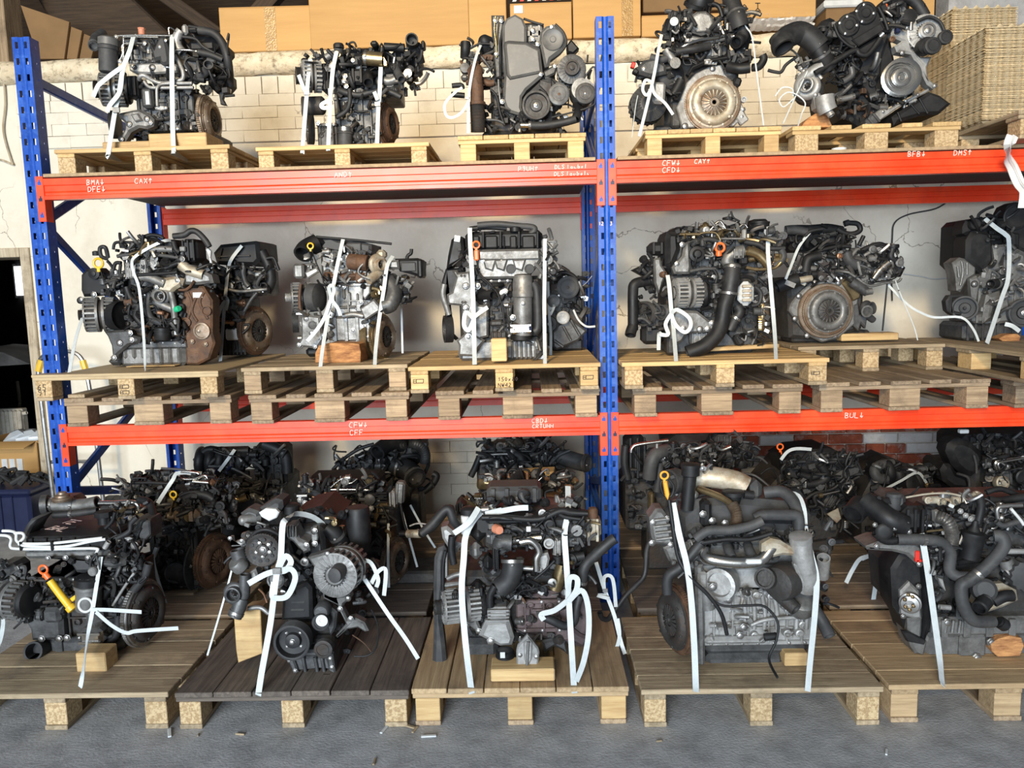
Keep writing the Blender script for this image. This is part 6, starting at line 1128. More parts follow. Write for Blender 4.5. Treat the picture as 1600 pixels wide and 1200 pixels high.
e.ln('pipe_cap', 'plastic', [(1, -.6), (1.1, .4), (1, 1.4), (.5, 1.5)], 1120, 305, -2, 46, 'u'); e.tb('egr_valve', 'chrome', '950,580 1010,500 1080,440', 34, -5, clamps=[.4, .7]); e.bx('green_tag', 'green', 945, 440, 980, 470, -3, 3, .6, rot=20); e.ln('copper_plug', 'copper', [(1, 0), (1, 1), (.6, 1.2), (.5, .4)], 662, 382, -4, 24); e.pl('rail_cover', 'plastic', '1090,420 1160,400 1240,480 1200,560 1100,560', -1, 10, 2); e.bx('fuel_rail', 'alu_dark', 830, 330, 1100, 560, 2, 14, 3, rot=22, ribs=4); e.tu(900, 830, 2, 80, 'plastic_grey', (.5, -.85, .1), inlet=.6, wheel=False); e.ln('drain_flange', 'alu', [(1, 0), (1.1, .8), (.8, .9), (.7, 0)], 893, 852, -4, 48, (.1, -1, -.1)); e.pl('brace_leg', 'alu_dark', '790,800 830,780 840,880 905,900 890,1000 850,960 830,1020 790,980', 0, 4, .8); e.tb('heater_pipe', 'alu', '880,690 940,680', 30, -3)
e.ft(820, 290, 1180, 600, -3, 3, 84, 121, ('alu', 'plastic', 'alu_light', 'steel')); e.ft(420, 330, 800, 580, -2, 4, 60, 122, ('plastic', 'alu_dark', 'steel')); e.ft(230, 180, 700, 330, 1, 5, 30, 123, ('plastic',)); e.wr(300, 200, 800, 560, -4, 1, 14, 124); e.wr(800, 300, 1180, 600, -4, 0, 9, 125, 'plastic', .8, 1.6); e.ft(240, 420, 460, 640, -2, 3, 20, 126, ('alu', 'plastic'))
strap('thin white strap across the black intake of the set-back engine with round clutch', F, Y, '420,170,-2 320,300,-4 250,470,-6 205,580,-8', 4, group='straps', m='strap')
strap('very thin white cord hanging right of the set-back engine with round clutch', F, Y, '1140,590,-3 1165,660,-6 1230,820,-10 1300,990,-16 1330,1100,-17', 1.6, group='straps', buckle='1168,675,-7')
strap('white plastic band curving over to the pallet at the right end', F, Y, '1040,570,0 1090,640,0 1250,800,-6 1370,870,-8 1480,905,-9 1700,905,-12 1800,1000,-16 1850,1110,-18', 3.4, group='straps')
wood('flat pine board on the pallet beside the round pale clutch disc', F, Y, 680, 1035, 1170, 1108, 2, 12, 'pine')

F = (1440, 300, 4.8); Y = .50
e = Eng('grey engine at the right end of the middle shelf with three black pulleys', F, Y, (520, 1080), UZ+.142, G)
e.bx('oil_pan', 'alu_dark', 320, 980, 760, 1112, 2, 28, 2, ribs=8); e.block(420, 560, 900, 990, 4, 30, 'alu', seed=71, ribs=4, bosses=6); e.bx('cylinder_head', 'plastic', 340, 200, 900, 560, 8, 30, 3)
e.pl('timing_cover', 'plastic', '345,360 380,300 440,285 510,300 545,380 545,520 500,590 450,610 340,510', -2, 14, 2); e.pl('upper_cover', 'plastic', '345,210 460,188 500,240 480,290 400,290 360,330 320,310 320,260', 0, 12, 2); e.ln('cam_gear', 'plastic', [(1, 0), (1, 2), (.9, 2.4), (.85, 1.8), (.3, 1.8), (.25, 2.4)], 390, 240, -1, 44)
e.pl('cam_cover', 'plastic', '625,170 660,100 720,72 800,80 900,100 900,420 780,460 680,410 660,290', 0, 12, 2); e.ln('cover_disc', 'plastic', [(1, 0), (1, .8), (.9, 1), (.85, .6), (.3, .6)], 700, 190, -1, 92); e.pl('cover_wing', 'plastic', '680,300 740,310 740,420 690,400', -2, 3, 1)
e.pl('bracket', 'alu', '540,400 660,390 650,430 620,480 590,540 600,580 540,600 520,700 470,720 430,640 500,590 555,500', -3, 8, 1.2, bolts='560,410 640,400 500,690', br=14); e.pl('side_cover', 'alu', '235,530 290,490 330,500 415,560 410,620 350,660 300,750 270,740 260,620', -1, 10, 1.2); 
for p in ('300,520 310,600 290,700', '340,530 340,620', '270,560 280,640'): e.tb('cover_rib', 'alu', p, 9, -1.4)
e.pl('bracket_arm', 'alu', '370,650 420,625 450,670 425,800 410,840 385,820', -5, 4, 1.2, bolts='397,690', br=18, holes='397,690,20'); e.pl('pump_housing', 'alu', '650,430 720,415 800,450 840,700 720,740 660,680 640,560', -4, 12, 3); e.tb('sensor_boss', 'plastic', '580,685,-2 520,690,-6', 36); e.ln('boss_ring', 'alu', [(1, 0), (1, 1.4), (.7, 1.5)], 575, 690, -3, 38, (-.9, -.4, 0))
e.pl('pump_leg', 'alu', '500,770 600,740 640,820 560,860 540,960 470,990 480,860', -3, 8, 2); e.pulley(325, 870, -3, 92, (-.5, -.85, 0), 'rubber', 4, 'plastic', name='accessory_pulley'); e.pl('belt_tensioner', 'rubber', '185,820 215,775 325,765 325,790 240,800 235,890 320,905 300,930 230,920 195,890', -4, 5, .8); e.pulley(755, 905, -5, 108, (-.25, -.97, 0), 'rubber', 4, name='crank_pulley'); e.bx('block_lug', 'alu', 390, 920, 480, 985, -1, 8, 1.5, ribs=2); e.pl('lower_web', 'alu', '600,800 660,780 680,980 560,990', -2, 6, 1.5)
e.ft(440, 560, 640, 980, -2, 3, 36, 131, ('alu', 'alu_dark', 'steel')); e.ft(380, 190, 660, 420, -1, 4, 36, 132, ('plastic', 'alu_dark', 'plastic')); e.ft(640, 430, 860, 780, -5, 0, 26, 133, ('alu', 'alu_dark', 'steel'))
strap('white strap down the grey engine at the right end of the middle shelf', F, Y, '475,200,-2 560,270,-5 630,320,-6 655,375,-7 650,640,-10 600,800,-11 490,1135,-22', 6.5, group='straps', tails=['625,990,-8 680,1005,-9 735,1045,-9'])
wood('broken log end under the grey engine at the right end of the middle shelf', F, Y, 580, 1060, 745, 1120, -6, 12, 'log', poly='580,1100 640,1070 720,1062 745,1085 735,1122 620,1125')
# ================================================================ floor, front row
ZF = FZ+.001; G = 'engines on the floor pallets'
F = (0, 760, 4.0); Y = -.80
e = Eng('left-end floor engine with yellow dipstick tube and pale fuel lines across black cover', F, Y, (500, 1000), ZF, G)
e.bx('oil_pan', 'alu_dark', 290, 950, 770, 1062, 1, 26, 2, ribs=3); e.block(220, 560, 760, 955, 3, 28, 'iron', seed=151, ribs=4, bosses=7)
e.pl('mount_casting', 'alu_dark', '150,850 245,770 380,775 390,945 350,965 190,970 180,900', -2, 8, 1.5, bolts='262,950 373,950 420,945', br=17); e.bx('casting_box', 'alu_dark', 250, 765, 375, 860, -3.5, 8, 1.5)
e.tb('hose_end', 'rubber', '300,1005,8 270,1015,2 205,1032,-5', 60, seg=20); e.al(-20, 700, -1, 122, 15, (-.98, .2, 0), 'alu', pul=.5); e.bx('alternator_cap', 'plastic', 120, 610, 245, 840, -2, 10, 4, ribs=3); e.ft(120, 600, 260, 840, -5, -2, 16, 152, ('plastic', 'alu_dark'))
e.bx('steering_pump', 'alu_dark', -40, 490, 100, 600, 0, 12, 2); e.ft(-20, 460, 230, 600, -2, 4, 26, 153, ('plastic', 'alu_dark', 'steel'))
e.dip(270, 520, -6, 26, 'orange_plastic'); e.tb('dipstick_neck', 'orange_plastic', '280,545 305,575', 18, -6); e.tb('dipstick_tube', 'yellow', '312,588,-6 380,680,-6 445,762,-6', 22); e.ln('tube_collar', 'yellow', [(.8, -1.2), (1, -1), (1, 1), (.8, 1.2)], 445, 760, -6, 30, (.65, -.1, -.75)); e.pl('tube_clip', 'yellow', '430,705 480,670 490,690 450,725', -5, 2, .3)
e.can(555, 555, 770, -4, 78, 'alu', 'oil_filter_housing', 'plastic'); e.bx('filter_stem', 'alu', 500, 740, 630, 900, -3, 10, 3); e.bx('oil_cooler', 'chrome', 482, 895, 640, 1000, -6, 13, 1.5, hr=2); e.tb('tie_ring', 'label_white', ' '.join('%d,%d' % (535+42*cos(pi*i/8), 742+42*sin(pi*i/8)) for i in range(17)), 8, -9, hollow=False)
e.bx('cylinder_head', 'alu', 140, 395, 680, 450, 0, 24, 1.5); e.pl('intake_ports', 'plastic_grey', '300,450 780,450 775,500 700,520 640,510 560,540 470,545 420,470', -3, 10, 1.5)
for x in (410, 520, 680): e.bx('port_lug', 'plastic', x, 455, x+50, 490, -5, 3, .8, rot=35)
e.bx('cover_skirt', 'plastic', 150, 318, 690, 400, -1, 24, 1, ribs=6); e.tp('valve_cover', 'plastic', '165,318 690,318 745,205 640,170 300,172 200,205', (400, 318, -1), 3, .8); z_ = e.P(400, 318, -1).z+.001
e.tp('cover_panel', 'plastic', '250,265 480,255 500,240 380,190 270,205', (400, 310, -1), 1, .4)
for tx, x, y in (('BAL', 285, 268), ('TE', 378, 228)): writing(tx, onZ(F[0]+x/4, F[1]+y/4, z_+.004), V((.92, -.38, 0)), V((.30, .95, 0)), .05, e.t, e.O, wd=.0045, gap=1.15)
e.pl('timing_cover', 'plastic_grey', '150,260 190,205 240,200 200,250 165,320 140,300', 4, 10, .8)
for p in ('15,278,-3 70,280,-3 100,295,-4 105,340,-4 150,357,-4 300,357,-4 450,343,-4 640,322,-3', '-40,305,-3 40,308,-4 70,330,-4 65,375,-4 110,390,-4 350,392,-4 590,388,-4 605,410,-4 580,460,-4', '90,292,-4 140,293,-4 150,320,-4 120,360,-5 200,375,-4 400,376,-4 560,345,-4 660,330,-3'): e.tb('fuel_line', 'label_white', p, 9)
for x in (122, 318): e.bx('line_clip', 'plastic', x-10, 345, x+12, 405, -5.5, 2, .4)
e.ln('pulsation_damper', 'alu', [(.8, 0), (1, .4), (1, 2), (.8, 2.4)], 595, 522, -4, 30, 'f'); e.bo('595,522 550,445 300,448 410,445', -4, 14); e.tb('fuel_elbow', 'alu_light', '680,345 655,385', 16, -4); e.tb('bent_hose', 'rubber', '605,420 570,460 565,500', 9, -5)
Q = 20
e.tb('throttle_pipe', 'alu', '300,112 400,118 520,118 610,100', 44, Q, clamps=[.1, .5]); e.ln('throttle_ring', 'alu_dark', [(.7, -1), (1, -1), (1, 1.5), (.85, 1.6), (.8, -.5), (.2, -.5)], 285, 112, Q-1, 62, (-.95, -.3, 0)); e.ln('egr_diaphragm', 'rust_steel', [(1, -1), (1.1, 0), (1, .6), (.8, .8), (.75, 1.6), (.5, 2), (.45, 2.8), (.2, 3)], 390, 75, Q-4, 58, 'u', 24); e.bx('egr_body', 'alu_dark', 320, 70, 480, 150, Q, 10, 2); e.tb('vent_hose', 'rubber', '335,178 440,172 540,160 610,150', 22, Q-6, clamps=[.35]); e.ln('oil_cap', 'plastic', [(.7, -3), (.7, 0), (1, .2), (1, 2.4), (.6, 2.8)], 650, 190, Q-7, 55, 'u', 14, {2: .04, 3: .04}); e.tb('crossover_pipe', 'chrome', '620,105 720,105 820,100 860,115 870,150', 17, Q); e.bx('exhaust_manifold', 'rust_steel', 690, 120, 870, 190, Q+2, 8, 2, ribs=3)
e.pl('vacuum_pump', 'alu_dark', '815,225 860,205 930,210 945,260 935,330 880,355 820,345', 4, 10, 1.2); e.pl('pump_plate', 'plastic_grey', '870,215 935,215 940,300 900,350 865,320', 3, 2, .5)
for p, r, m in (('860,190 820,230 810,280 740,320', 16, 'rubber'), ('870,85,20 930,100,18 955,160,14 960,215,10', 24, 'plastic'), ('930,480 905,560 830,660 760,765', 26, 'rubber'), ('660,640 650,700 680,650 720,640', 18, 'plastic'), ('740,800 735,900 700,960 620,980', 24, 'rubber'), ('720,160 700,220 660,260', 12, 'plastic')): e.tb('hose', m, p, r, -1)
e.tb('coolant_pipe', 'alu_light', '840,540 770,640 705,745', 9, -3); e.tb('line', 'alu_dark', '625,520 600,420', 6, -5)
e.fw(915, 790, 4, 208, (.99, -.12, 0), 'steel', 'iron', 'iron'); e.bx('bell_edge', 'alu_dark', 740, 600, 800, 1040, 8, 14, 1)
e.ft(640, 330, 900, 620, -2, 5, 70, 154, ('plastic', 'plastic', 'alu_dark', 'steel')); e.ft(280, 480, 520, 760, 0, 4, 30, 155, ('plastic', 'iron')); e.ft(600, 560, 780, 960, -1, 4, 36, 156, ('plastic', 'iron', 'alu_dark')); e.wr(680, 200, 920, 560, -3, 3, 12, 157); e.ft(690, 100, 960, 240, 12, 24, 26, 158, ('plastic', 'alu', 'brass'))
strap('white strap with long loose tails on the engine with yellow dipstick tube', F, Y, '632,440,-3 600,640,-8 578,780,-11 550,930,-14 520,1150,-31 505,1240,-33.5 500,1255,-33.5', 6.5, group='straps', tails=['578,770,-11 680,772,-12 885,785,-12', '600,785,-12 700,870,-13 790,915,-14 860,903,-14 1115,886,-14'])
strap('blue-white strap cut off by the picture edge at the lower left', F, Y, '10,780,-4 20,860,-8 -10,1020,-16 -60,1160,-33', 8, group='straps')
wood('small pale wood block under the left-end floor engine', F, Y, 480, 1042, 655, 1168, -17, 9, 'pine', name='wood_block')

F = (180, 680, 4.443); Y = -.16
e = Eng('dark floor engine with brown rusty flywheel and small yellow dipstick ring', F, Y, (500, 1000), ZF-.002, G)
e.block(260, 640, 560, 1060, 2, 30, 'iron', seed=161, ribs=4, bosses=8); e.bx('oil_pan', 'iron', 260, 960, 620, 1110, 3, 28, 2); e.bx('cylinder_head', 'alu_dark', 240, 500, 700, 660, 2, 28, 2, ribs=4); e.bx('head_side', 'plastic', 100, 480, 280, 760, 5, 24, 3)
e.pl('rocker_cover', 'plastic', '90,430 120,380 300,400 330,450 280,470 100,460', 8, 12, 1.5); e.tp('valve_cover', 'plastic', '60,400 560,420 640,300 330,230 150,280', (300, 430, 4), 4, 1)
e.pl('timing_cover', 'alu_dark', '20,440 40,400 130,300 180,280 130,380 90,460 60,560 20,540', 6, 8, 1); e.ft(20, 300, 180, 520, 2, 10, 24, 162, ('alu', 'plastic', 'steel'))
e.fw(700, 870, 8, 195, (.95, -.31, 0), 'rust', 'rust', 'rust'); e.ln('bell_ring', 'alu_dark', [(.7, -2), (1.08, -2), (1.08, -1), (.7, -.8)], 650, 890, 10, 205, (.95, -.31, 0), 40)
e.dip(403, 412, -2, 22, 'yellow', '403,445 385,520 380,560', 'brass', 1.4)
for p, r, m in (('430,310,2 420,290 460,255 560,260 580,270', 9, 'chrome'), ('440,305 540,305 620,280 640,300', 9, 'chrome'), ('540,322 650,330', 12, 'chrome'), ('0,482 90,478 150,500', 20, 'chrome'), ('150,460 220,470 250,520 265,590', 22, 'plastic'), ('370,560 480,560 560,580', 26, 'rust_steel'), ('560,640 660,650 740,620', 12, 'plastic_grey'), ('120,330 260,330 420,340', 12, 'plastic'), ('280,520 420,510 560,500', 20, 'plastic'), ('320,230 460,240 560,270', 8, 'plastic_grey'), ('450,420 520,395 600,400 640,440', 12, 'plastic'), ('180,700 190,760 240,700', 14, 'plastic')): e.tb('pipe', m, p, r, 1)
e.bx('egr_cooler', 'rust_steel', 380, 525, 580, 600, -2, 8, 2, ribs=2); e.bx('cooler_plate', 'brass', 465, 550, 510, 610, -3, 5, .8); e.bx('valve', 'brass', 345, 430, 420, 510, -1, 6, 1); e.bx('pump', 'copper', 640, 310, 690, 360, 0, 8, 1.5); e.tb('charge_pipe', 'plastic', '470,450 560,410 640,420 700,460', 34, 2); e.ln('starter', 'alu_dark', [(.9, -8), (1, -8), (1, 0), (.8, .8)], 420, 960, -2, 74, (.3, -.95, 0), 22)
e.ft(120, 250, 700, 420, 2, 12, 90, 163, ('plastic', 'plastic', 'alu_dark', 'steel')); e.ft(300, 400, 800, 650, -2, 6, 90, 164, ('plastic', 'plastic', 'alu_dark', 'iron')); e.ft(260, 640, 580, 1060, -2, 3, 40, 165, ('iron', 'plastic', 'alu_dark', 'steel')); e.wr(120, 260, 760, 640, -2, 8, 18, 166); e.ft(640, 340, 860, 560, 2, 10, 40, 167, ('plastic', 'alu_dark', 'iron'))
strap('white strap lying across the dark engine with the brown rusty flywheel', F, Y, '600,265,6 440,262,0 400,310,-3 340,400,-5 295,472,-6', 6, group='straps')
strap('grey strap hanging between the left-end floor engine and the brown flywheel', F, Y, '285,780,-3 265,860,-5 300,1010,-8 360,1190,-14', 5, group='straps')
wood('wood block under the brown rusty flywheel', F, Y, 360, 1095, 545, 1190, -4, 12, 'wood_worn')
Y = .62
e = Eng('dark engine against the wall under the left bay, ribbed black intake manifold on top', F, Y, (850, 550), ZF-.002, G)
e.bx('engine_block', 'iron', 560, 330, 1180, 640, 4, 36, 2); e.bx('intake_manifold', 'plastic', 560, 120, 920, 260, 3, 22, 5)
for i in range(5): e.tb('intake_runner', 'plastic', '%d,110,12 %d,130,2 %d,200,-1 %d,260,2' % (600+70*i, 590+70*i, 580+70*i, 590+70*i), 34)
e.tb('manifold_rail', 'plastic', '560,180 640,100 760,110 930,105', 24, 2); e.bx('throttle', 'plastic', 940, 60, 1190, 380, 2, 20, 4, ribs=4); e.tb('exhaust', 'brass', '800,420 860,450 920,430', 24, -3); e.tb('pipe', 'alu_dark', '650,215 800,225 950,300', 10, -3); e.tb('air_hose', 'plastic', '1030,60 1110,90 1180,140 1195,260', 40, 0)
e.ft(700, 120, 1190, 460, -3, 5, 100, 171, ('plastic', 'plastic', 'alu_dark', 'steel')); e.wr(560, 100, 1190, 420, -5, 2, 16, 172); e.ft(560, 180, 900, 330, -2, 3, 24, 173, ('plastic', 'navy', 'alu_dark'))
strap('dull white strap over the ribbed black intake manifold against the wall', F, Y, '830,100,-2 780,170,-6 720,250,-6', 5, group='straps')

F = (340, 760, 3.75); Y = -1.0
e = Eng('floor engine seen end-on with bare toothed cam wheel, alternator and deep black crank pulley', F, Y, (540, 1050), ZF, G)
e.pl('oil_pan', 'alu_dark', '370,985 660,985 690,1100 600,1090 460,1105 420,1070', 1, 44, 2); e.bx('sump_side', 'alu_dark', 560, 880, 692, 1085, 3, 42, 1); e.bx('pan_rim', 'alu_dark', 375, 965, 680, 1000, 0, 44, 1); e.pl('pan_flange', 'alu_dark', '640,985 675,985 690,1105 650,1085', -.6, 4, .6, bolts='660,1010 670,1060', br=11); e.pl('pan_flange', 'alu_dark', '400,1000 440,1000 475,1100 440,1090', -.6, 4, .6, bolts='420,1020 455,1080', br=11)
for x in (510, 580, 620): e.tb('pan_rib', 'alu_dark', '%d,1000 %d,1085' % (x-10, x+5), 11, .6)
e.bx('engine_block', 'iron', 370, 560, 700, 990, 6, 42, 2); e.bx('cylinder_head', 'alu_dark', 330, 240, 640, 600, 12, 40, 2)
e.pl('lower_timing_cover', 'plastic', '380,660 440,600 520,565 550,600 555,780 370,790', -2, 6, 1.2); e.bo('435,628', -3, 14, 'iron')
for y in (683, 727): e.bx('cover_slot', 'plastic_grey', 425, y-6, 512, y+6, -2.4, 1, .4)
e.pl('belt_run', 'plastic', '370,380 420,330 470,470 540,540 560,700 500,720 440,600 390,520', 4, 6, 1)
o = e.ln('cam_wheel', 'iron', [(.35, -1), (.95, -1), (1, -.8), (1, .8), (.95, 1), (.8, .6), (.75, .5), (.4, .6), (.35, 1.4), (.15, 1.5)], 265, 372, -2, 98, (.08, -1, .05), 80, {2: .022, 3: .022})
q = M(); c = e.P(265, 372, -2)+V((0, -.0105, 0)); K = 98*e.k
for i in range(10): a_ = 2*pi*i/10+.1; q.lathe(c+V((cos(a_)*K*.66, .004, sin(a_)*K*.66)), (0, -1, 0), [(K*.11, 0), (K*.11, .0025), (K*.10, .003)], 12)
e.out(q, 'lightening_hole', 'rubber', o); e.bo(' '.join('%d,%d' % (265+42*cos(a_), 372+42*sin(a_)) for a_ in (.4, 1.6, 2.7, 4.2, 5.6)), -3.2, 10, 'chrome', o); e.bo('265,372', -3.6, 16, 'steel', o); e.tb('cam_cover_rim', 'plastic', '170,330,2 230,265,1 300,255,1 370,290,2', 12)
e.pulley(455, 885, -4, 106, 'f', 'rubber', 5, 'steel', 4, 'crank_pulley'); e.pulley(612, 785, -5, 50, 'f', 'rubber', 2.4, 'chrome', 0, 'idler_pulley', 'flat'); e.ln('idler_face', 'label_white', [(1, 0), (1, .4), (.4, .5), (.3, .2)], 612, 785, -7.5, 34); e.pulley(628, 940, -5, 54, 'f', 'iron', 2.4, 'steel', 0, 'tensioner_pulley', 'flat'); e.ln('tensioner_body', 'alu_dark', [(1, 0), (1, 4), (.8, 5), (.3, 5)], 625, 710, -1, 46); e.pl('tensioner_arm', 'alu_dark', '585,700 640,690 700,740 690,830 660,880 640,830', -2, 4, .8)
e.al(690, 520, -4, 135, 15, (-.1, -1, .05), 'alu', pul=0, cap='alu_dark'); e.tb('alternator_pulley', 'plastic_grey', '715,490,-5 690,520,-9', 44); e.ln('pulley_cap', 'plastic_grey', [(1, -.4), (1, .4), (.9, .6), (.1, .6)], 687, 522, -9.6, 42, (-.3, -.9, .1), 24)
e.pl('alternator_bracket', 'alu', '525,420 610,395 650,380 670,400 640,480 650,560 640,640 690,650 740,640 770,630 780,660 740,690 720,740 700,700 620,660 600,560 560,470', -3, 5, .8, bolts='645,395 515,435 765,655 780,775 718,718', br=13, holes='645,395,14 765,655,14'); e.pl('bracket_leg', 'alu', '700,700 730,720 760,780 800,770 860,800 885,850 860,855 820,830 760,840 700,890 690,880 750,810', -1, 4, .7, bolts='780,775', br=12)
e.ln('bracket_boss', 'alu', [(1, 0), (1, 1.6), (.6, 1.7), (.5, .8)], 515, 435, -2, 24); e.pl('head_casting', 'alu', '400,235 440,230 480,310 530,330 540,380 500,400 440,330 410,310', 4, 8, 1); e.bo('520,345 570,260 570,335', 2, 14); e.pl('lifting_eye', 'alu', '545,245 580,235 588,300 575,355 555,350 548,300', 3, 2, .4, holes='566,262,16')
for i in range(4): e.bx('head_fin', 'alu', 405+16*i, 235, 415+16*i, 300, 3, 4, .4)
e.pl('valve_cover', 'plastic', '390,210,0 480,150 600,120 650,165 700,190 690,260 580,230 460,250', 18, 26, 2); e.tp('cover_top', 'plastic', '370,230 470,165 640,120 690,150 560,235', (400, 230, 14), 6, 1)
e.pl('throttle_cover', 'plastic_grey', '240,130 335,75 375,85 380,125 350,170 280,190', 10, 10, 1.5); e.pl('cover_plate', 'label_white', '240,155 280,130 340,135 360,155 345,185 300,205 255,180', 8, 2, .4); e.ln('egr_motor', 'alu', [(.7, -7), (1, -7), (1, 0), (.8, .6), (.5, 1)], 140, 200, 6, 30, (-.7, -.6, 0)); e.pl('motor_bracket', 'alu_dark', '130,160 180,130 240,150 250,220 200,235 150,225', 8, 8, 1.2); e.ln('pcv_cap', 'plastic', [(1, -2), (1, 1), (.8, 1.6), (.3, 1.8)], 430, 125, 16, 50, 'u')
e.tu(105, 620, -3, 80, 'alu_dark', 'f', turn=1, a0=.4, inlet=.5); e.tb('compressor_outlet', 'alu_dark', '140,660,-3 125,710,-4 100,765,-5', 42, clamps=[.8]); e.ln('turbo_body', 'alu', [(.7, 0), (1, 1), (1, 4), (.8, 5)], 150, 480, 2, 50, (-.4, -.5, .7)); e.pl('turbo_shield', 'alu_light', '165,520 220,485 240,540 200,570', -1, 5, .8); e.tb('wastegate', 'alu_dark', '115,370 130,420 150,480', 44, 2); e.pl('actuator_bracket', 'alu_light', '65,300 80,300 85,335 150,310 160,330 140,350 80,355', 0, 3, .5, bolts='72,305 140,320', br=10)
e.tb('oil_drain', 'alu', '180,715 250,710 300,745', 14, 0); e.tb('oil_feed', 'copper', '240,600 270,630 290,680', 6, -1); e.ln('cover_ring', 'alu', [(.8, 0), (1, 0), (1, 1), (.8, 1), (.75, .2)], 345, 545, -1, 52); e.tb('intake_elbow', 'plastic', '640,240,16 690,280,16 740,350,18', 48, clamps=[.6]); e.ln('filter_drum', 'plastic', [(.95, 0), (1, 1), (1, 14), (.9, 15)], 830, 330, 22, 74, 'u', 26); e.tb('wire', 'plastic', '900,720 940,820 930,940 880,990 800,995', 5, 6); e.tb('wire', 'rust', '790,870 860,920 900,970', 4, 4); e.bx('oil_puddle', 'rubber', 620, 1110, 660, 1170, -2, .3, .05)
e.ft(380, 380, 620, 640, 2, 8, 44, 181, ('plastic', 'alu_dark', 'iron', 'steel')); e.ft(120, 220, 340, 560, 4, 10, 40, 182, ('plastic', 'alu_dark', 'alu', 'steel')); e.ft(560, 640, 840, 980, 4, 10, 24, 183, ('iron', 'plastic', 'alu_dark')); e.ft(420, 140, 760, 260, 14, 28, 30, 184, ('plastic', 'alu_dark', 'brass')); e.ft(760, 380, 930, 740, 10, 22, 30, 185, ('plastic', 'iron'))
strap('white strap tied in a bow over the floor engine with toothed cam wheel', F, Y, '640,240,20 560,180,14 460,160,8 400,195,-1 380,240,-3 370,420,-6 345,520,-8 310,800,-10 260,1080,-13 240,1210,-14.5 238,1222,-14.5', 9.5, group='straps', tails=['365,490,-8 280,515,-9 180,570,-10', '350,500,-8 395,410,-9 430,440,-9 400,490,-9 350,500,-8', '365,495,-8 430,485,-10 455,540,-10 410,640,-10 345,655,-10 320,640,-9 330,560,-8'], buckle='348,495,-9')
strap('white strap slanting to the pallet right of the end-on floor engine', F, Y, '845,520,6 880,570,4 1000,750,0 1100,890,-2 1175,1010,-4', 7, group='straps', tails=['850,430,8 900,450,6 940,540,5 930,590,5', '900,570,5 940,500,5 985,490,5 975,640,5'], buckle='850,530,4')
strap('thin white strap left of the end-on floor engine beside its turbocharger', F, Y, '100,420,4 60,580,0 0,790,-2 -60,990,-4', 3, group='straps')
wood('upright split plank propping the turbocharger of the end-on floor engine', F, Y, 90, 730, 265, 1040, 4, 10, 'pine', poly='95,770 150,735 250,720 262,980 210,1000 120,1035 108,960')

F = (440, 680, 5.0); Y = -.2
e = Eng('floor engine with bright injector rail, behind the one with toothed cam wheel', F, Y, (650, 1150), ZF-.002, G)
e.bx('engine_block', 'iron', 380, 640, 830, 1190, 4, 32, 2); e.bx('cylinder_head', 'alu_dark', 140, 520, 840, 700, 4, 30, 2, ribs=4); e.bx('valve_cover', 'plastic', 140, 370, 740, 530, 5, 28, 2); e.ln('filter_canister', 'plastic_grey', [(.95, 0), (1, .6), (1, 12), (.9, 13)], 600, 900, -8, 92, 'u', 26); e.ln('canister_lid', 'plastic_grey', [(1.04, 0), (1.04, 1.6), (.5, 2.2)], 600, 735, -8, 94, 'u', 26)
e.fw(900, 980, 6, 188, (.93, -.36, 0), 'rust_steel', 'rust_steel'); e.bx('bell_edge', 'rust', 830, 690, 880, 900, 8, 10, 1)
for p, r, m in (('370,425 560,425 700,430', 9, 'chrome'), ('370,420 440,360 480,340 520,370', 8, 'chrome'), ('460,320 470,360 540,375 590,340', 7, 'chrome'), ('240,480 300,490 340,450 370,480 385,550', 9, 'copper'), ('215,495 260,520 250,570', 8, 'alu'), ('120,475 200,472', 9, 'label_white'), ('505,635,-4 580,640,-4 640,690,-5 740,705,-5', 24, 'brass'), ('380,550 480,570 560,590 680,640 860,640', 11, 'plastic'), ('430,690 520,690', 12, 'alu'), ('350,720 420,690 440,690', 9, 'brass'), ('690,765 760,740 830,700', 8, 'alu_dark'), ('930,540 960,700 1000,800', 10, 'plastic')): e.tb('pipe', m, p, r, 0)
e.bx('cam_sensor', 'alu_light', 160, 350, 215, 430, 2, 8, 1.5, rot=-12); e.bx('egr_valve', 'alu_light', 830, 440, 900, 570, 0, 8, 2, ribs=2); e.bx('heat_plate', 'alu', 880, 370, 960, 540, 3, 6, 1, rot=6, ribs=2); e.ln('charge_valve', 'alu_dark', [(1, -3), (1, 1), (.6, 1.6)], 690, 500, 0, 44, 'f'); e.bo('563,550 700,572 145,505 185,530', -1, 18, 'alu_light'); e.bx('pump_head', 'alu', 360, 390, 740, 440, 8, 10, 2, ribs=5); e.bx('rib_cover', 'plastic', 720, 440, 830, 530, 2, 10, 2, hr=4); e.bx('bracket', 'brass', 730, 540, 850, 640, 0, 6, 2, ribs=3); e.tb('coolant_union', 'pale_metal', '985,770,-2 1085,770,-6', 30, corr=.08, cn=3); e.tb('black_hose', 'rubber', '1085,770,-6 1180,720,-10 1280,600,-14 1320,570,-16 1330,640,-18 1380,720,-20', 28); e.tb('plug', 'plastic', '920,770 985,770', 24, -2); e.tb('white_loop', 'alu_light', '1000,710 1060,690 1140,700 1150,740 1060,740', 7, -4)
e.ft(150, 330, 780, 560, 0, 10, 110, 191, ('plastic', 'plastic', 'alu', 'steel', 'brass')); e.ft(420, 560, 860, 800, -3, 4, 46, 192, ('plastic', 'alu_dark', 'brass')); e.ft(680, 780, 840, 1180, -2, 4, 26, 193, ('iron', 'plastic')); e.wr(150, 340, 860, 660, -4, 6, 18, 194)
strap('white strap in front of the flywheel of the engine with the bright injector rail', F, Y, '835,690,-2 832,960,-6 838,1190,-14', 4, group='straps')
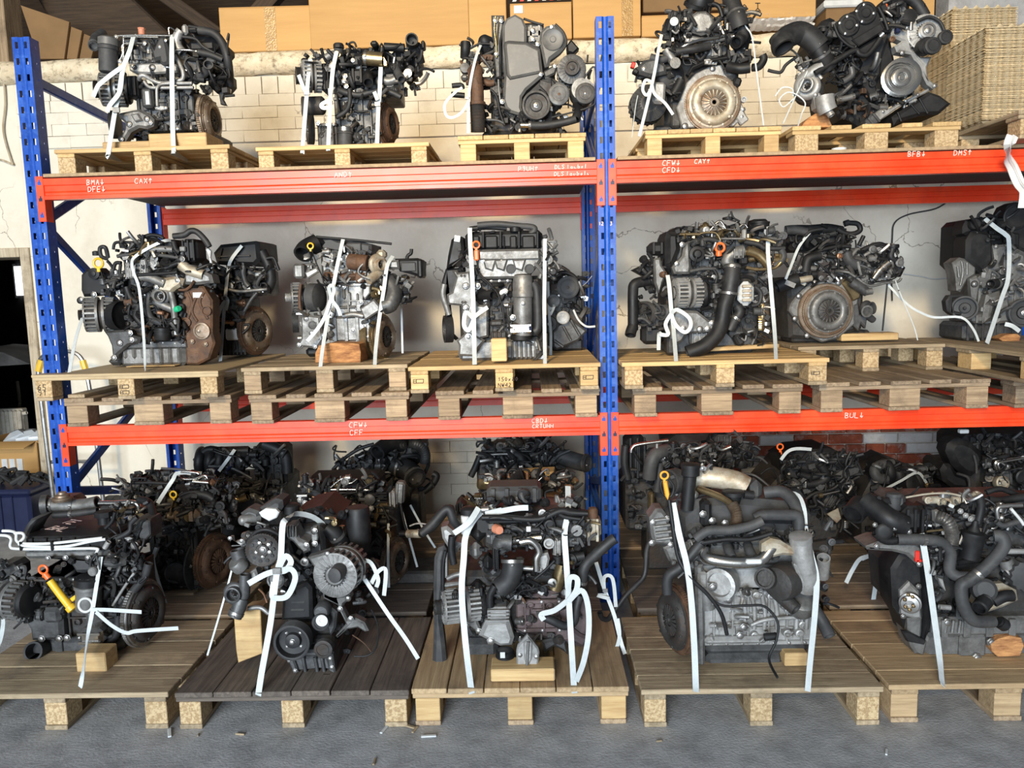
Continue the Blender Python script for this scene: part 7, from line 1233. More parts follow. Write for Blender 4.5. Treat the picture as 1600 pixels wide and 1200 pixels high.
strap('nearer thin white strap slanting right behind the engine with bright injector rail', F, Y, '930,550,10 985,760,10 1060,1030,6', 3.5, group='straps')
strap('rearmost thin white strap slanting right behind the engine with bright injector rail', F, Y, '1005,545,20 1100,720,20 1200,880,18', 3.5, group='straps')
Y = .6
e = Eng('dark engine against the wall with two big black air ducts opening to the front', F, Y, (750, 420), ZF-.002, G)
e.bx('engine_block', 'iron', 420, 260, 1000, 560, 4, 36, 2); e.tb('air_duct', 'plastic', '980,90,14 880,60,6 800,90,0 748,135,-6', 62, seg=20); e.tb('air_hose', 'plastic', '870,230,2 960,260,0 1020,300,-3 1055,345,-8', 78, corr=.03, cn=1, seg=20, clamps=[.2, .85]); e.bx('air_box', 'plastic', 780, 20, 1120, 240, 8, 24, 5); e.tb('hose_ring', 'rubber', '1000,60 1080,80 1120,140 1120,220', 40, 4, corr=.06, cn=2); e.bx('intake_cover', 'plastic', 430, 230, 560, 310, 2, 14, 3, rot=20); e.bx('manifold', 'plastic', 560, 160, 860, 330, 4, 18, 3, ribs=4); e.bx('ribbed_box', 'plastic', 655, 165, 720, 240, 0, 10, 1, ribs=4)
e.tb('loom', 'plastic', '400,270 480,190 600,110 720,70', 14, 0); e.tb('elbow', 'plastic', '1180,300 1210,320 1180,380 1110,440', 28, 6); e.tb('rail', 'alu_dark', '580,290 720,290 860,290', 10, -2); e.bx('clip', 'alu_light', 560, 150, 650, 180, -1, 3, .6, rot=-25)
e.ft(420, 160, 900, 340, -3, 4, 70, 201, ('plastic', 'plastic', 'alu_dark', 'steel')); e.wr(400, 80, 900, 330, -3, 3, 12, 202); e.ft(780, 60, 1120, 460, 2, 10, 24, 203, ('plastic',))
F = (660, 770, 3.87); Y = -.92
e = Eng('floor engine in the middle with orange-red cap, long belt guard and dark brown block', F, Y, (500, 960), ZF, G)
e.bx('oil_pan', 'alu_dark', 250, 890, 460, 1005, 3, 26, 2); e.pl('engine_block', 'brown_iron', '560,650 760,600 900,600 1015,660 1020,920 960,940 800,900 580,850', 2, 30, 1.5); e.block(570, 640, 880, 840, 1, 10, 'brown_iron', 'brown_block_face', seed=211, ribs=3, bosses=4); e.pl('brown_flange', 'brown_iron', '800,810 880,800 960,860 1010,880 975,940 900,900 800,900', 0, 6, 1); e.bx('engine_core', 'iron', 240, 480, 1010, 900, 6, 28, 2)
e.pl('crank_case_arch', 'alu_dark', '720,900 800,880 870,900 880,985 850,960 800,930 740,970', 1, 10, 1); e.pl('belt_guard', 'plastic_grey', '65,560 70,400 90,340 130,325 145,350 130,420 130,560 120,640 115,760 130,880 145,1050 60,1045 65,900', -1, 5, 1.4); e.tb('guard_edge', 'plastic', '140,350 125,450 125,620', 11, -2)
e.al(130, 690, -2, 108, 14, (-.96, -.26, 0), 'alu_light', pul=.4); e.bx('alternator_rotor', 'iron', 175, 600, 225, 750, -5, 4, 1, ribs=4); e.bx('alternator_back', 'plastic', 270, 560, 390, 790, -1, 10, 3, ribs=2); e.pl('alternator_bracket', 'alu', '240,780 330,770 355,830 335,850 290,820 250,830', -2, 4, .8, bolts='340,835 270,800', br=15); e.pl('upper_bracket', 'alu', '110,550 230,540 235,560 120,580', -2, 6, .6)
e.pl('head_casting', 'alu_light', '110,215 150,205 190,240 200,300 240,310 200,380 150,330 120,280', 0, 8, 1.2); e.tb('stud', 'steel', '145,360 145,510', 13, -1); e.tb('coolant_tee', 'alu', '150,520 190,500 230,490', 16, -2); e.tb('short_hose', 'plastic', '180,260 175,340 190,430', 22, -5); e.bx('pump', 'alu', 280, 310, 360, 410, -1, 8, 2); e.bx('filter_base', 'plastic', 280, 200, 390, 310, 0, 10, 3)
e.tb('curved_hose', 'rubber', '-10,250,-6 60,190,-4 130,110,-2 165,105,-2 190,170,-2 230,220,0', 27); e.ln('filler_neck', 'label_white', [(.9, -3), (.9, 4), (.7, 4.2)], 262, 200, 2, 32, 'u'); e.ln('oil_cap', 'plastic', [(1, -2), (1, 1), (.7, 1.6), (.3, 1.8)], 280, 110, 4, 50, 'u'); e.bx('canister', 'plastic', 195, 60, 260, 140, 8, 10, 2, ribs=2)
e.bx('cylinder_head', 'alu_dark', 380, 150, 960, 330, 0, 28, 2, ribs=5); e.tp('head_top', 'plastic', '330,150 980,150 940,20 400,20', (600, 150, 0), 6, 1); e.bx('rail_cover', 'plastic', 380, 150, 760, 200, -2, 8, 2); e.tb('loom_bar', 'plastic', '360,150 500,150 700,160 830,110 900,120 1000,125', 18, -3)
e.bx('cover_block', 'plastic_grey', 385, -30, 720, 60, 12, 14, 1.5, ribs=4); e.ln('cover_emblem', 'plastic', [(1, -.5), (1, .6), (.85, .8), (.8, .4), (.3, .4)], 612, 15, 9, 40, 'f', 24)
e.tb('orange_cap', 'terracotta', '440,215,-4 465,225,-6', 28); e.ln('cap_face', 'terracotta', [(.9, 0), (1, .4), (.9, .8), (.3, .9)], 463, 225, -6.4, 25, (.3, -.9, .1)); e.bx('sticker', 'label_white', 628, 205, 656, 236, -5, .4, .1); e.tb('sensor_tube', 'plastic', '540,215 640,222 710,222', 20, -3); e.ln('socket', 'plastic', [(1, -2), (1, .4), (.7, .6), (.65, -.6)], 770, 195, -4, 32)
e.tb('throttle_body', 'alu_dark', '470,330 480,300 540,300', 50, -4); e.tb('boost_elbow', 'rubber', '545,405,-8 545,460,-9 520,530,-9 470,575,-9', 62, clamps=[.05], seg=20); e.bx('egr_cooler', 'plastic', 420, 315, 470, 480, -4, 8, 1.5, ribs=2); e.bx('throttle_motor', 'plastic', 360, 390, 430, 480, -3, 8, 2); e.tb('hose_down', 'plastic', '440,560 410,620 410,690', 22, -5)
e.tb('steel_pipe', 'chrome', '590,300 650,290 690,320 705,360 690,400 690,470', 22, -7); e.pl('silver_plate', 'alu_light', '700,375 760,365 770,400 755,470 715,490 700,450', -5, 4, .8, bolts='712,465', br=16); e.ln('ring_lug', 'alu_light', [(.6, 0), (1, 0), (1, 1.6), (.7, 1.6), (.6, .4)], 765, 300, -4, 32); e.bx('clamp_body', 'alu_light', 790, 280, 845, 380, -4, 5, 1, ribs=2); e.tb('pipe_stub', 'steel', '610,455 680,460', 16, -5); e.tb('exhaust_pipe', 'brass', '850,430 830,500 800,580', 44, 0); e.ln('silver_disc', 'alu_light', [(1, 0), (1, .8), (.6, 1)], 785, 540, -4, 26)
e.tb('intake_ports', 'chrome', '500,290 600,280 720,270', 32, -1); e.bx('oil_cooler', 'alu_light', 390, 700, 530, 780, -6, 10, 1.5, hr=4); e.pl('filter_casting', 'alu_light', '380,780 520,770 555,880 540,930 470,935 400,900 340,870', -5, 8, 1.5, bolts='415,895', br=20); e.can(500, 945, 1065, -8, 55, 'plastic', 'oil_filter'); e.bx('filter_print', 'label_white', 470, 965, 500, 1000, -13.6, .2, .05)
e.pl('plate_bracket', 'alu_light', '635,860 700,940 708,970 695,1070 640,1090 570,1070 567,960 575,930', -14, 2, .6, bolts='590,980 690,990', br=12); e.pl('bracket_ridge', 'alu_light', '610,910 640,880 665,910 660,1010 635,1060 615,1010', -15, 1.4, .5); e.tb('bracket_rib', 'alu', '640,900 632,1040', 9, -15.4)
e.tb('lower_hose', 'rubber', '735,750,-8 790,775,-8 860,805,-7 915,780,-6 930,700,-4 950,620,-3', 26); e.tb('upper_hose', 'rubber', '1165,275,-4 1130,300,-4 1040,380,-4 985,440,-5 965,520,-5 950,600,-5', 32, clamps=[.85]); e.ln('hose_cluster', 'plastic', [(1, -4), (1, 1), (.8, 1.4), (.7, 0)], 910, 400, -4, 36, (-.6, -.8, 0)); e.bx('thermostat', 'plastic', 900, 300, 1000, 470, 1, 12, 3); e.tb('hose_stub', 'plastic', '900,395 980,380', 26, -4)
e.bx('vacuum_pump', 'pale_metal', 975, 150, 1085, 300, 3, 12, 2.5, ribs=2); e.ln('pump_knob', 'rust', [(1, -2), (1, 1), (.7, 2), (.3, 2.3)], 1030, 120, 6, 32, 'u'); e.tb('vac_hose', 'plastic', '700,165,0 780,110,0 880,105,-1 985,125,-2', 15); e.tb('vac_hose', 'plastic', '720,170 800,120 860,145 960,160', 14, -2); e.tb('white_plug', 'label_white', '975,125 1000,125', 11, -2); e.tb('spark_lead', 'plastic', '800,410 740,470 680,520', 8, -6); e.ln('pump_base', 'alu', [(1, 0), (1, 4)], 930, 210, 0, 34)
e.ft(380, 20, 980, 160, 0, 24, 90, 212, ('plastic', 'plastic', 'alu', 'steel')); e.ft(380, 200, 860, 340, -3, 3, 60, 213, ('plastic', 'alu', 'alu_dark', 'steel')); e.ft(340, 340, 960, 640, -4, 4, 90, 214, ('plastic', 'plastic', 'alu_dark', 'steel')); e.ft(260, 560, 580, 900, -1, 4, 40, 215, ('plastic', 'iron', 'alu_dark')); e.ft(860, 160, 1010, 500, -2, 5, 40, 216, ('plastic', 'alu_dark', 'brass')); e.wr(390, 120, 980, 330, -5, 0, 14, 217); e.wr(560, 480, 800, 640, -6, -3, 6, 218, r1=1.4); e.ft(560, 640, 980, 900, -1, 2, 20, 219, ('iron', 'rust', 'steel'))
wood('two short pine blocks side by side under the middle floor engine', F, Y, 415, 1065, 800, 1145, -18, 10, 'pine')
strap('left white strap on the middle floor engine', F, Y, '440,80,6 340,130,2 265,250,-4 250,400,-7 238,600,-9 260,900,-12 290,1150,-20 300,1215,-22.5', 9.5, group='straps', tails=['480,105,0 380,130,-1 560,95,0 640,90,0', '190,245,-4 280,180,-4 340,90,0'])
strap('right white strap tied in a bow on the middle floor engine', F, Y, '880,-40,12 880,120,0 860,240,-4 870,420,-7 885,640,-9 900,900,-12 915,1150,-20 920,1212,-22.5', 9, group='straps', tails=['880,650,-9 800,710,-11 720,735,-11 735,770,-11', '880,640,-9 890,520,-11 935,520,-11 930,590,-11 880,660,-10', '880,660,-10 960,590,-11 1000,680,-11 1005,850,-12 975,1020,-16 930,1140,-20'], buckle='878,600,-9')
strap('white strap with tangled tails beside the foot of the middle rack frame', F, -.72, '1050,420,-2 1100,580,-2 1160,740,-4 1200,900,-8 1225,975,-10', 6, group='straps', tails=['1100,600,-3 1100,510,-4 1150,520,-4 1170,690,-4', '1110,620,-3 1060,620,-4 1130,640,-4', '1180,760,-5 1190,880,-8 1140,1010,-12 1070,1070,-14'], buckle='1105,590,-3')
tag(M().tube([onY(960+a_/5.714, 670+b_/5.714, -.55-.02*i) for i, (a_, b_) in enumerate(((330, 980), (290, 1080), (270, 1300), (190, 1400), (100, 1490), (-10, 1640), (-60, 1700), (-110, 1690), (-130, 1640)))], .011, 10).build('loose_hose', 'rubber'), 'loose black hose hanging between the middle floor engine and the silver one', 'hose')

F = (690, 670, 5.926); Y = -.2
e = Eng('floor engine behind the middle one with a small board lying on its injectors', F, Y, (750, 900), ZF-.002, G)
e.bx('engine_block', 'iron', 340, 700, 1180, 1000, 6, 34, 2); e.bx('cylinder_head', 'alu_dark', 340, 560, 1180, 720, 4, 32, 2); e.bx('valve_cover', 'plastic_grey', 410, 590, 920, 690, 1, 24, 1.5, ribs=6); e.tp('cover_top', 'plastic', '350,560 940,560 1150,440 440,440', (600, 560, 3), 4, 1); e.ln('cover_badge', 'plastic', [(1, 0), (1, .6), (.85, .7), (.8, .3)], 775, 635, 0, 46)
e.tb('rail_pipe', 'brass', '400,500 560,520 680,525', 26, 0); e.bx('rail_body', 'alu_light', 405, 490, 555, 530, -1, 6, 1.2); e.tb('fuel_pipe', 'chrome', '480,480 700,490 870,490 930,450', 10, 2); e.ln('cam_housing', 'brass', [(.9, -4), (1, -4), (1, 1), (.8, 1.4)], 365, 500, 2, 62, (-.9, -.3, .2)); e.tb('elbow_pipe', 'alu_light', '370,430 440,418 470,440 470,460', 9, 4); e.bx('white_tag', 'label_white', 875, 530, 920, 560, 0, 3, .5); e.ln('diaphragm', 'rust', [(1, -1), (1.1, 0), (1, .6), (.4, .8)], 1025, 610, 0, 66, 'u'); e.ln('diaphragm_body', 'plastic', [(.9, -5), (.95, 0)], 1020, 650, 0, 64, 'u'); e.bx('bracket', 'brass', 1200, 460, 1275, 530, 2, 6, 1.5); e.tb('cable', 'plastic', '1160,380 1190,500 1230,560 1310,500', 9, 2); e.bx('lug', 'label_white', 1160, 600, 1190, 730, -2, 3, .6)
for i in range(5): e.tb('injector', 'copper' if i % 2 else 'steel', '%d,450 %d,410' % (540+80*i, 540+80*i), 16, 8)
for i in range(4): e.tb('injector_loop', 'plastic', '%d,420 %d,380 %d,385 %d,430' % (500+110*i, 530+110*i, 580+110*i, 610+110*i), 11, 8)
e.ft(350, 420, 1200, 600, 0, 14, 110, 221, ('plastic', 'plastic', 'alu', 'steel', 'copper')); e.ft(380, 660, 1180, 780, -2, 4, 50, 222, ('plastic', 'alu_dark', 'steel')); e.wr(360, 420, 1220, 660, -2, 8, 18, 223); e.pl('clamp_arm', 'alu_light', '460,710 500,715 580,770 560,785', -3, 2, .4); e.bx('aux_canister', 'plastic', 130, 660, 230, 800, 4, 12, 2, ribs=2); e.ft(220, 600, 420, 780, 0, 6, 24, 224, ('plastic', 'brass', 'steel'))
tag(M().prism([onZ(690+a_/5.926, 670+b_/5.926, e.P(600, 560, 3).z+.03) for a_, b_ in ((745, 405), (1040, 395), (1050, 350), (750, 365))], (0, 0, -.022), .003).build('small_board', 'pine'), 'small pine board lying on top of the second engine behind the middle floor engine', 'board')
Y = .6
e = Eng('engine against the wall behind the middle floor engine, wide grey hose pointing right', F, Y, (750, 400), ZF-.002, G)
e.bx('engine_block', 'iron', 320, 300, 1150, 520, 5, 36, 2); e.bx('valve_cover', 'plastic', 360, 190, 1000, 300, 4, 26, 2, ribs=6); e.tp('cover_top', 'plastic', '370,190 1000,190 1010,90 500,90', (600, 190, 4), 5, 1); e.tb('wide_hose', 'plastic_grey', '1080,250,4 1180,280,2 1280,310,0 1360,320,-3', 78, corr=.02, cn=1, seg=20, clamps=[.9]); e.tb('duct', 'plastic', '640,230 720,260 760,320', 60, 0); e.bx('actuator', 'plastic_grey', 880, 240, 980, 310, -2, 10, 1.5, ribs=4)
for i in range(4): e.tb('injector_pipe', 'chrome' if i % 2 else 'plastic', '%d,190 %d,140 %d,130 %d,190' % (530+120*i, 540+120*i, 610+120*i, 620+120*i), 9, 4)
e.tb('rail', 'plastic', '370,210 600,205 900,210', 13, 0); e.tb('loop', 'alu', '430,240 640,235 680,280 620,310', 9, -2); e.tb('pipe_group', 'plastic', '980,300 1040,220 1090,180', 22, -2); e.tb('pipe_group', 'plastic_grey', '1000,330 1080,250 1190,200', 14, -3); e.tb('elbow', 'plastic', '440,95 445,140 490,150', 20, 2); e.bx('brass_clip', 'pale_metal', 865, 320, 915, 345, -3, 4, .6); e.tb('side_hose', 'plastic', '350,260 310,360 270,440', 30, 2)
e.ft(340, 130, 1080, 400, -3, 8, 130, 231, ('plastic', 'plastic', 'alu_dark', 'steel')); e.wr(330, 120, 1150, 420, -4, 4, 20, 232); e.ft(560, 70, 1000, 160, 6, 16, 30, 233, ('plastic',))

F = (990, 720, 3.428); Y = -.98
e = Eng('silver floor engine with shiny exhaust manifold, orange dipstick and rusty flywheel on its left', F, Y, (600, 1080), ZF, G)
e.bx('oil_pan', 'alu_dark', 385, 985, 945, 1040, 1, 28, 2); e.bx('oil_pan_deep', 'alu_dark', 385, 1040, 810, 1118, 1, 26, 2); e.pl('rear_flange', 'alu', '330,560 375,560 385,900 385,1118 350,1118 335,900', 0, 22, 1)
e.block(370, 690, 960, 985, 3, 28, 'alu_light', seed=241, ribs=6, bosses=9); e.bx('upper_block', 'alu_light', 330, 560, 960, 700, 5, 26, 2); e.bx('front_lip', 'alu_light', 380, 950, 720, 985, 0, 6, 1.2)
for x in (575, 625, 680, 745, 850, 905): e.tb('block_web', 'alu_light', '%d,690 %d,800 %d,900' % (x, x+22, x+20), 13, 2)
for x, y in ((425, 672), (608, 705), (655, 718), (735, 722), (598, 890), (820, 920), (885, 920), (505, 742)): e.ln('boss', 'alu_light', [(1.2, -1), (1, 1.2), (.7, 1.4), (.6, .4)], x, y, 1, 22)
e.tb('pipe_on_block', 'alu_light', '630,880 720,850 930,835', 11, 0); e.ln('starter_ring', 'alu_light', [(.8, -4), (1, -4), (1, 3), (.75, 3.2), (.7, 1), (.3, 1)], 470, 655, 0, 88, (-.5, -.85, .1), 28); e.bx('starter_lug', 'alu_light', 345, 600, 400, 690, -1, 6, 1); e.tb('starter_motor', 'alu', '400,790 390,720 400,640', 40, 2); e.bo('425,675 510,742 590,890 570,935', -2, 17)
e.pl('valve_cover', 'plastic_grey', '240,290 330,215 560,200 900,230 960,300 950,400 880,440 320,440 250,400', 8, 20, 2.5); e.tp('cover_top', 'plastic', '170,300 900,320 930,190 300,190', (500, 320, 6), 4, 1.5); e.bx('cover_lower', 'plastic_grey', 280, 340, 900, 430, 6, 20, 2)
e.pl('head_flange', 'alu', '160,470 220,440 300,520 370,560 340,600 250,560 190,540', 3, 12, 1); e.bx('cylinder_head', 'alu', 330, 430, 960, 570, 5, 24, 2); e.pl('vacuum_pump', 'alu', '85,310 120,260 155,260 185,300 215,440 190,455 110,450 95,400', 3, 9, 1.2, bolts='105,330 200,450 100,440 180,310', br=14)
for i in range(4): e.tb('pump_rib', 'alu', '%d,%d %d,%d' % (110+4*i, 320+34*i, 190+5*i, 310+34*i), 9, 2.4)
e.tb('exhaust_manifold', 'chrome', '380,470,-2 385,510,-4 430,530,-6 560,545,-7 680,530,-7 740,470,-6 800,460,-5 870,490,-3', 32, seg=16)
for x in (510, 620, 740): e.tb('manifold_runner', 'alu_dark', '%d,450,2 %d,480,-2 %d,520,-5' % (x-10, x, x+20), 26)
e.pl('manifold_shield', 'pale_metal', '690,450 740,420 790,430 870,480 880,515 800,510 720,530 690,500', -8, 4, 1.2); e.bx('shield_clip', 'label_white', 605, 532, 690, 556, -10, 2, .5)
e.tb('turbine_inlet', 'iron', '730,630,-3 700,630,-8', 56); e.tu(790, 650, -2, 100, 'iron', (-.8, -.6, 0), turn=1, wheel=False); e.ln('turbine_ribs', 'iron', [(.8, -4), (1, -3), (1.02, 2), (.9, 4), (.5, 5)], 800, 645, -4, 96, (-.75, -.65, 0), 26)
e.tb('charge_elbow', 'alu_light', '895,425,-6 905,520,-6 930,620,-5 930,690,-4', 56, seg=18); e.ln('elbow_collar', 'alu_light', [(1, -1), (1.1, -1), (1.1, 1.4), (1, 1.6)], 895, 420, -6, 54, (-.15, -.2, 1), 20); e.pl('elbow_rib', 'alu_light', '860,560 890,530 930,690 910,700', -8, 3, .8); e.tb('outlet_bell', 'alu_light', '1010,620,6 1015,560,4 1018,520,2', 36); e.ln('water_pump', 'alu', [(.9, 0), (1, 1), (1, 6), (.7, 7)], 890, 800, 2, 70, (0, -.5, .85)); e.tb('side_pipe', 'plastic_grey', '960,780,6 1010,860,4 1050,940,0', 34)
e.fw(215, 850, 8, 195, (-.955, -.295, 0), 'rust', 'iron', 'iron', bolts=8); e.tb('heater_hose', 'rubber', '180,710 185,620 250,570 320,490 360,440', 28, -3); e.tb('breather_pipe', 'plastic_grey', '330,420 400,375 520,370 620,350 690,320', 26, -4); e.tb('breather_pipe', 'plastic_grey', '650,310 700,290 820,290 880,300 885,370', 30, 0); e.tb('breather_pipe', 'plastic_grey', '700,170,14 790,165,12 850,210,8 880,280,4 885,370,2', 34); e.bx('breather_box', 'plastic_grey', 632, 110, 695, 215, 10, 8, 2); e.tb('pcv', 'plastic', '590,180 640,185', 24, 10)
e.tb('egr_pipe', 'brass', '345,150,14 430,180,10 500,215,6 530,250,3', 19); e.tb('egr_bellows', 'rust_steel', '525,230,4 550,280,2 550,345,1', 27, corr=.2, cn=2, sub=6); e.tb('intake_casting', 'pale_metal', '330,95,20 430,90,18 540,110,16 600,140,15', 62, seg=18); e.ln('filler_cap', 'plastic', [(.6, -3), (.7, 0), (1, .2), (1, 1.6), (.8, 2)], 535, 185, 10, 62, 'u', 20); e.tb('filler_tube', 'plastic', '285,260,8 295,160,8 305,60,8', 36); e.ln('filler_lid', 'plastic', [(.8, -3), (1, -2.6), (1, .4), (1.1, .5), (1.1, 1.6), (.6, 2)], 305, 40, 8, 50, 'u', 20)
e.dip(165, 78, -2, 20, 'amber'); e.pl('dipstick_grip', 'amber', '158,110 180,110 195,180 185,215 170,190', -2, 1.6, .4); e.tb('dipstick_loop', 'plastic', '180,90 145,120 160,180 200,190 215,140 190,100', 7, -1); e.tb('dipstick_tube', 'plastic', '190,210,-2 215,380,-4 240,520,-5 300,620,-7 400,720,-7 470,820,-7 500,930,-6', 11)
e.tb('loose_cable', 'plastic', '340,660,-5 460,770,-7 600,775,-8 700,780,-8 770,860,-9 765,960,-11 725,1060,-13 770,1160,-22', 7); e.tb('cable_plug', 'plastic', '700,945 765,938', 20, -8); e.tb('rail_hose', 'plastic', '360,440 500,420 620,420 740,390', 14, -4); e.ln('hose_mouth', 'plastic', [(1, -1), (1, .6), (.7, .8), (.6, -.4)], 368, 445, -4, 20)
e.bx('coil_bracket', 'plastic', 365, 220, 420, 360, 4, 6, 1.2); e.bo('422,322 372,285 490,335', 2, 16); e.tb('rod', 'alu_dark', '570,70,26 650,80,26 740,150,22', 8); e.bx('map_sensor', 'alu', 310, 165, 350, 210, 8, 6, 1); e.ln('throttle_bore', 'alu_dark', [(.8, -2), (1, -2), (1, 2), (.85, 2.2), (.8, 0), (.2, 0)], 215, 110, 14, 72, (-.8, -.5, 0), 26)
e.ft(300, 380, 960, 460, 0, 6, 50, 242, ('plastic', 'alu_dark', 'steel')); e.ft(370, 700, 960, 960, 0, 3, 26, 243, ('alu_light', 'alu', 'steel')); e.ft(880, 340, 1060, 820, 4, 14, 40, 244, ('plastic', 'alu_dark')); e.ft(200, 40, 420, 240, 12, 22, 30, 245, ('plastic', 'alu_dark', 'steel')); e.wr(740, 340, 960, 440, -3, 2, 7, 246); e.ft(200, 420, 340, 620, 0, 5, 12, 247, ('alu', 'plastic'))
strap('left white strap on the silver floor engine with the shiny manifold', F, Y, '210,225,-1 245,400,-5 285,560,-7 310,760,-9 325,1000,-13 332,1180,-17 334,1238,-19.5', 9.5, group='straps')
strap('right white strap on the silver floor engine with the shiny manifold', F, Y, '820,170,14 880,190,8 910,260,3 920,375,0 955,520,-6 980,640,-8 968,850,-10 945,1080,-15 932,1235,-19.5', 9, group='straps')
wood('short split wood wedge under the right end of the silver floor engine', F, Y, 810, 1030, 935, 1102, -3, 14, 'pine')

F = (960, 670, 5.714); Y = -.05
e = Eng('grey-black floor engine behind the silver one, big black intake manifold under the beam', F, Y, (550, 900), ZF-.002, G)
e.bx('engine_block', 'iron', 100, 460, 1150, 900, 10, 34, 2); e.tb('intake_snorkel', 'plastic_grey', '310,440,-2 330,300,-3 380,220,-2 480,190,2', 62, seg=18); e.bx('snorkel_box', 'plastic_grey', 290, 200, 470, 300, 0, 12, 4, hr=2); e.tb('snorkel_leg', 'plastic_grey', '400,300 400,400 380,560', 36, 2); e.pl('intake_manifold', 'plastic', '470,130 560,60 860,50 870,140 800,160 720,220 600,210 480,200', 2, 26, 3); e.tb('air_rail', 'chrome', '150,210 160,170 220,140 480,105', 16, -4); e.tb('rail_stub', 'alu_light', '380,130 380,200', 12, -3); e.bx('side_box', 'plastic', 110, 60, 300, 460, 6, 22, 4, ribs=3); e.ln('knob', 'plastic', [(1, -3), (1, 1), (.7, 1.4), (.6, .2)], 560, 290, -3, 44, (0, -.9, .3)); e.bx('hood', 'plastic_grey', 780, 300, 1060, 380, 6, 18, 3, ribs=3); e.tb('cooler', 'plastic_grey', '930,230 1080,220 1230,220', 40, 4); e.ln('cap', 'plastic', [(1, -2), (1.1, 0), (1, 1.8), (.6, 2.2)], 1130, 310, 0, 54, 'u', 18); e.tb('chrome_elbow', 'chrome', '900,130 920,170 960,190 1040,160', 20, 0); e.bx('valve_block', 'plastic_grey', 900, 60, 1060, 150, 6, 12, 2, ribs=3); e.bx('white_tag', 'label_white', 770, 310, 800, 350, -3, 1, .2, rot=30); e.tb('down_pipe', 'plastic', '100,150 90,300 120,450', 36, 4); e.bx('yellow_lug', 'brass', 305, 570, 360, 740, 0, 5, 1)
e.ft(450, 150, 900, 340, -3, 5, 70, 251, ('plastic', 'plastic', 'alu_dark', 'steel')); e.ft(120, 300, 420, 900, 2, 10, 50, 252, ('plastic', 'iron', 'alu_dark')); e.ft(880, 100, 1260, 360, 0, 8, 46, 253, ('plastic', 'plastic', 'alu_dark')); e.wr(440, 120, 1240, 380, -4, 3, 16, 254)

F = (1170, 680, 4.287); Y = .18
e = Eng('dark floor engine below the bare red bricks with small orange dipstick ring', F, Y, (450, 700), ZF-.002, G)
e.pl('engine_block', 'iron', '120,380 280,200 500,130 700,190 720,420 600,700 200,760', 6, 36, 2); e.pl('top_cover', 'plastic', '230,170 330,110 540,90 680,150 700,220 560,260 400,330 260,300', 1, 26, 2); e.dip(210, 78, 4, 20, 'orange_plastic', '215,105 225,150', 'orange_plastic', 1.2); e.tb('curved_hose', 'plastic', '380,330 460,320 520,280 480,200', 30, -3); e.tb('curved_hose', 'plastic', '340,260 420,280 480,260', 22, -4); e.pl('silver_rail', 'alu_dark', '580,270 700,190 760,220 740,260 620,310', -3, 8, 1); e.tb('rod', 'chrome', '470,405 540,390 605,375', 9, -6); e.ln('rod_end', 'brass', [(1, -1), (1, 1)], 480, 404, -6, 16, 'r'); e.tb('pipe_bundle', 'plastic', '380,430 440,390 560,360 640,290', 14, -4); e.tb('pipe_bundle', 'plastic', '400,480 450,470 440,410 520,390', 14, -5); e.bx('silver_cast', 'alu_dark', 520, 400, 600, 500, -2, 8, 2, ribs=3, rot=30); e.tb('lead_wires', 'plastic', '80,260 150,220 200,300 180,360', 6, -2)
e.pl('spill_card', 'pale_metal', '525,530 600,490 620,560 590,590', -4, 1, .2); e.ft(240, 110, 720, 340, -4, 4, 110, 261, ('plastic', 'plastic', 'alu_dark', 'steel')); e.ft(350, 330, 700, 620, -2, 6, 70, 262, ('plastic', 'plastic', 'alu_dark', 'steel')); e.wr(220, 110, 720, 500, -5, 2, 20, 263)
strap('white strap over the dark engine below the bare red bricks', F, Y, '420,95,-2 320,90,-4 260,110,-5 215,165,-6', 5, group='straps')
Y = .28
e = Eng('black floor engine with ribbed intake between the bare bricks and the right-end engine', F, Y, (1000, 600), ZF-.002, G)
e.pl('engine_block', 'iron', '765,420 850,260 1000,180 1200,260 1240,420 1150,800 765,800', 6, 34, 2)
for i in range(4): e.tb('intake_runner', 'plastic', '%d,%d,8 %d,%d,0 %d,%d,-2 %d,%d,2' % (900+60*i, 190+16*i, 930+62*i, 200+22*i, 950+62*i, 270+24*i, 930+62*i, 330+24*i), 36)
e.tb('big_elbow', 'plastic_grey', '960,190,2 880,200,0 840,240,-2 870,290,-3 920,290,-2', 34); e.bx('manifold', 'plastic', 860, 200, 1180, 400, 3, 20, 4, rot=20); e.bx('yellow_clip', 'brass', 1190, 320, 1250, 360, -3, 5, 1.2); e.tb('gear_rack', 'plastic', '790,195 850,190', 18, 4, corr=.25, cn=5); e.ln('round_unit', 'plastic', [(1, -3), (1, 1), (.7, 1.6), (.3, 1.8)], 1100, 330, -4, 60, (.2, -.9, .3)); e.bx('flap', 'pale_metal', 1130, 200, 1200, 280, 2, 4, 1, rot=25)
e.ft(830, 180, 1240, 420, -4, 4, 70, 271, ('plastic', 'plastic', 'alu_dark', 'steel')); e.ft(800, 480, 1040, 1000, 0, 8, 60, 272, ('plastic', 'plastic', 'iron')); e.wr(800, 190, 1230, 460, -5, 2, 12, 273); e.ln('hub_case', 'plastic', [(1, 0), (1.05, 4), (.8, 8)], 900, 960, 0, 120, 'f', 24)
strap('white strap over the black engine with ribbed intake', F, Y, '1190,320,-2 1130,250,-6 1020,305,-8 915,360,-9', 4, group='straps')

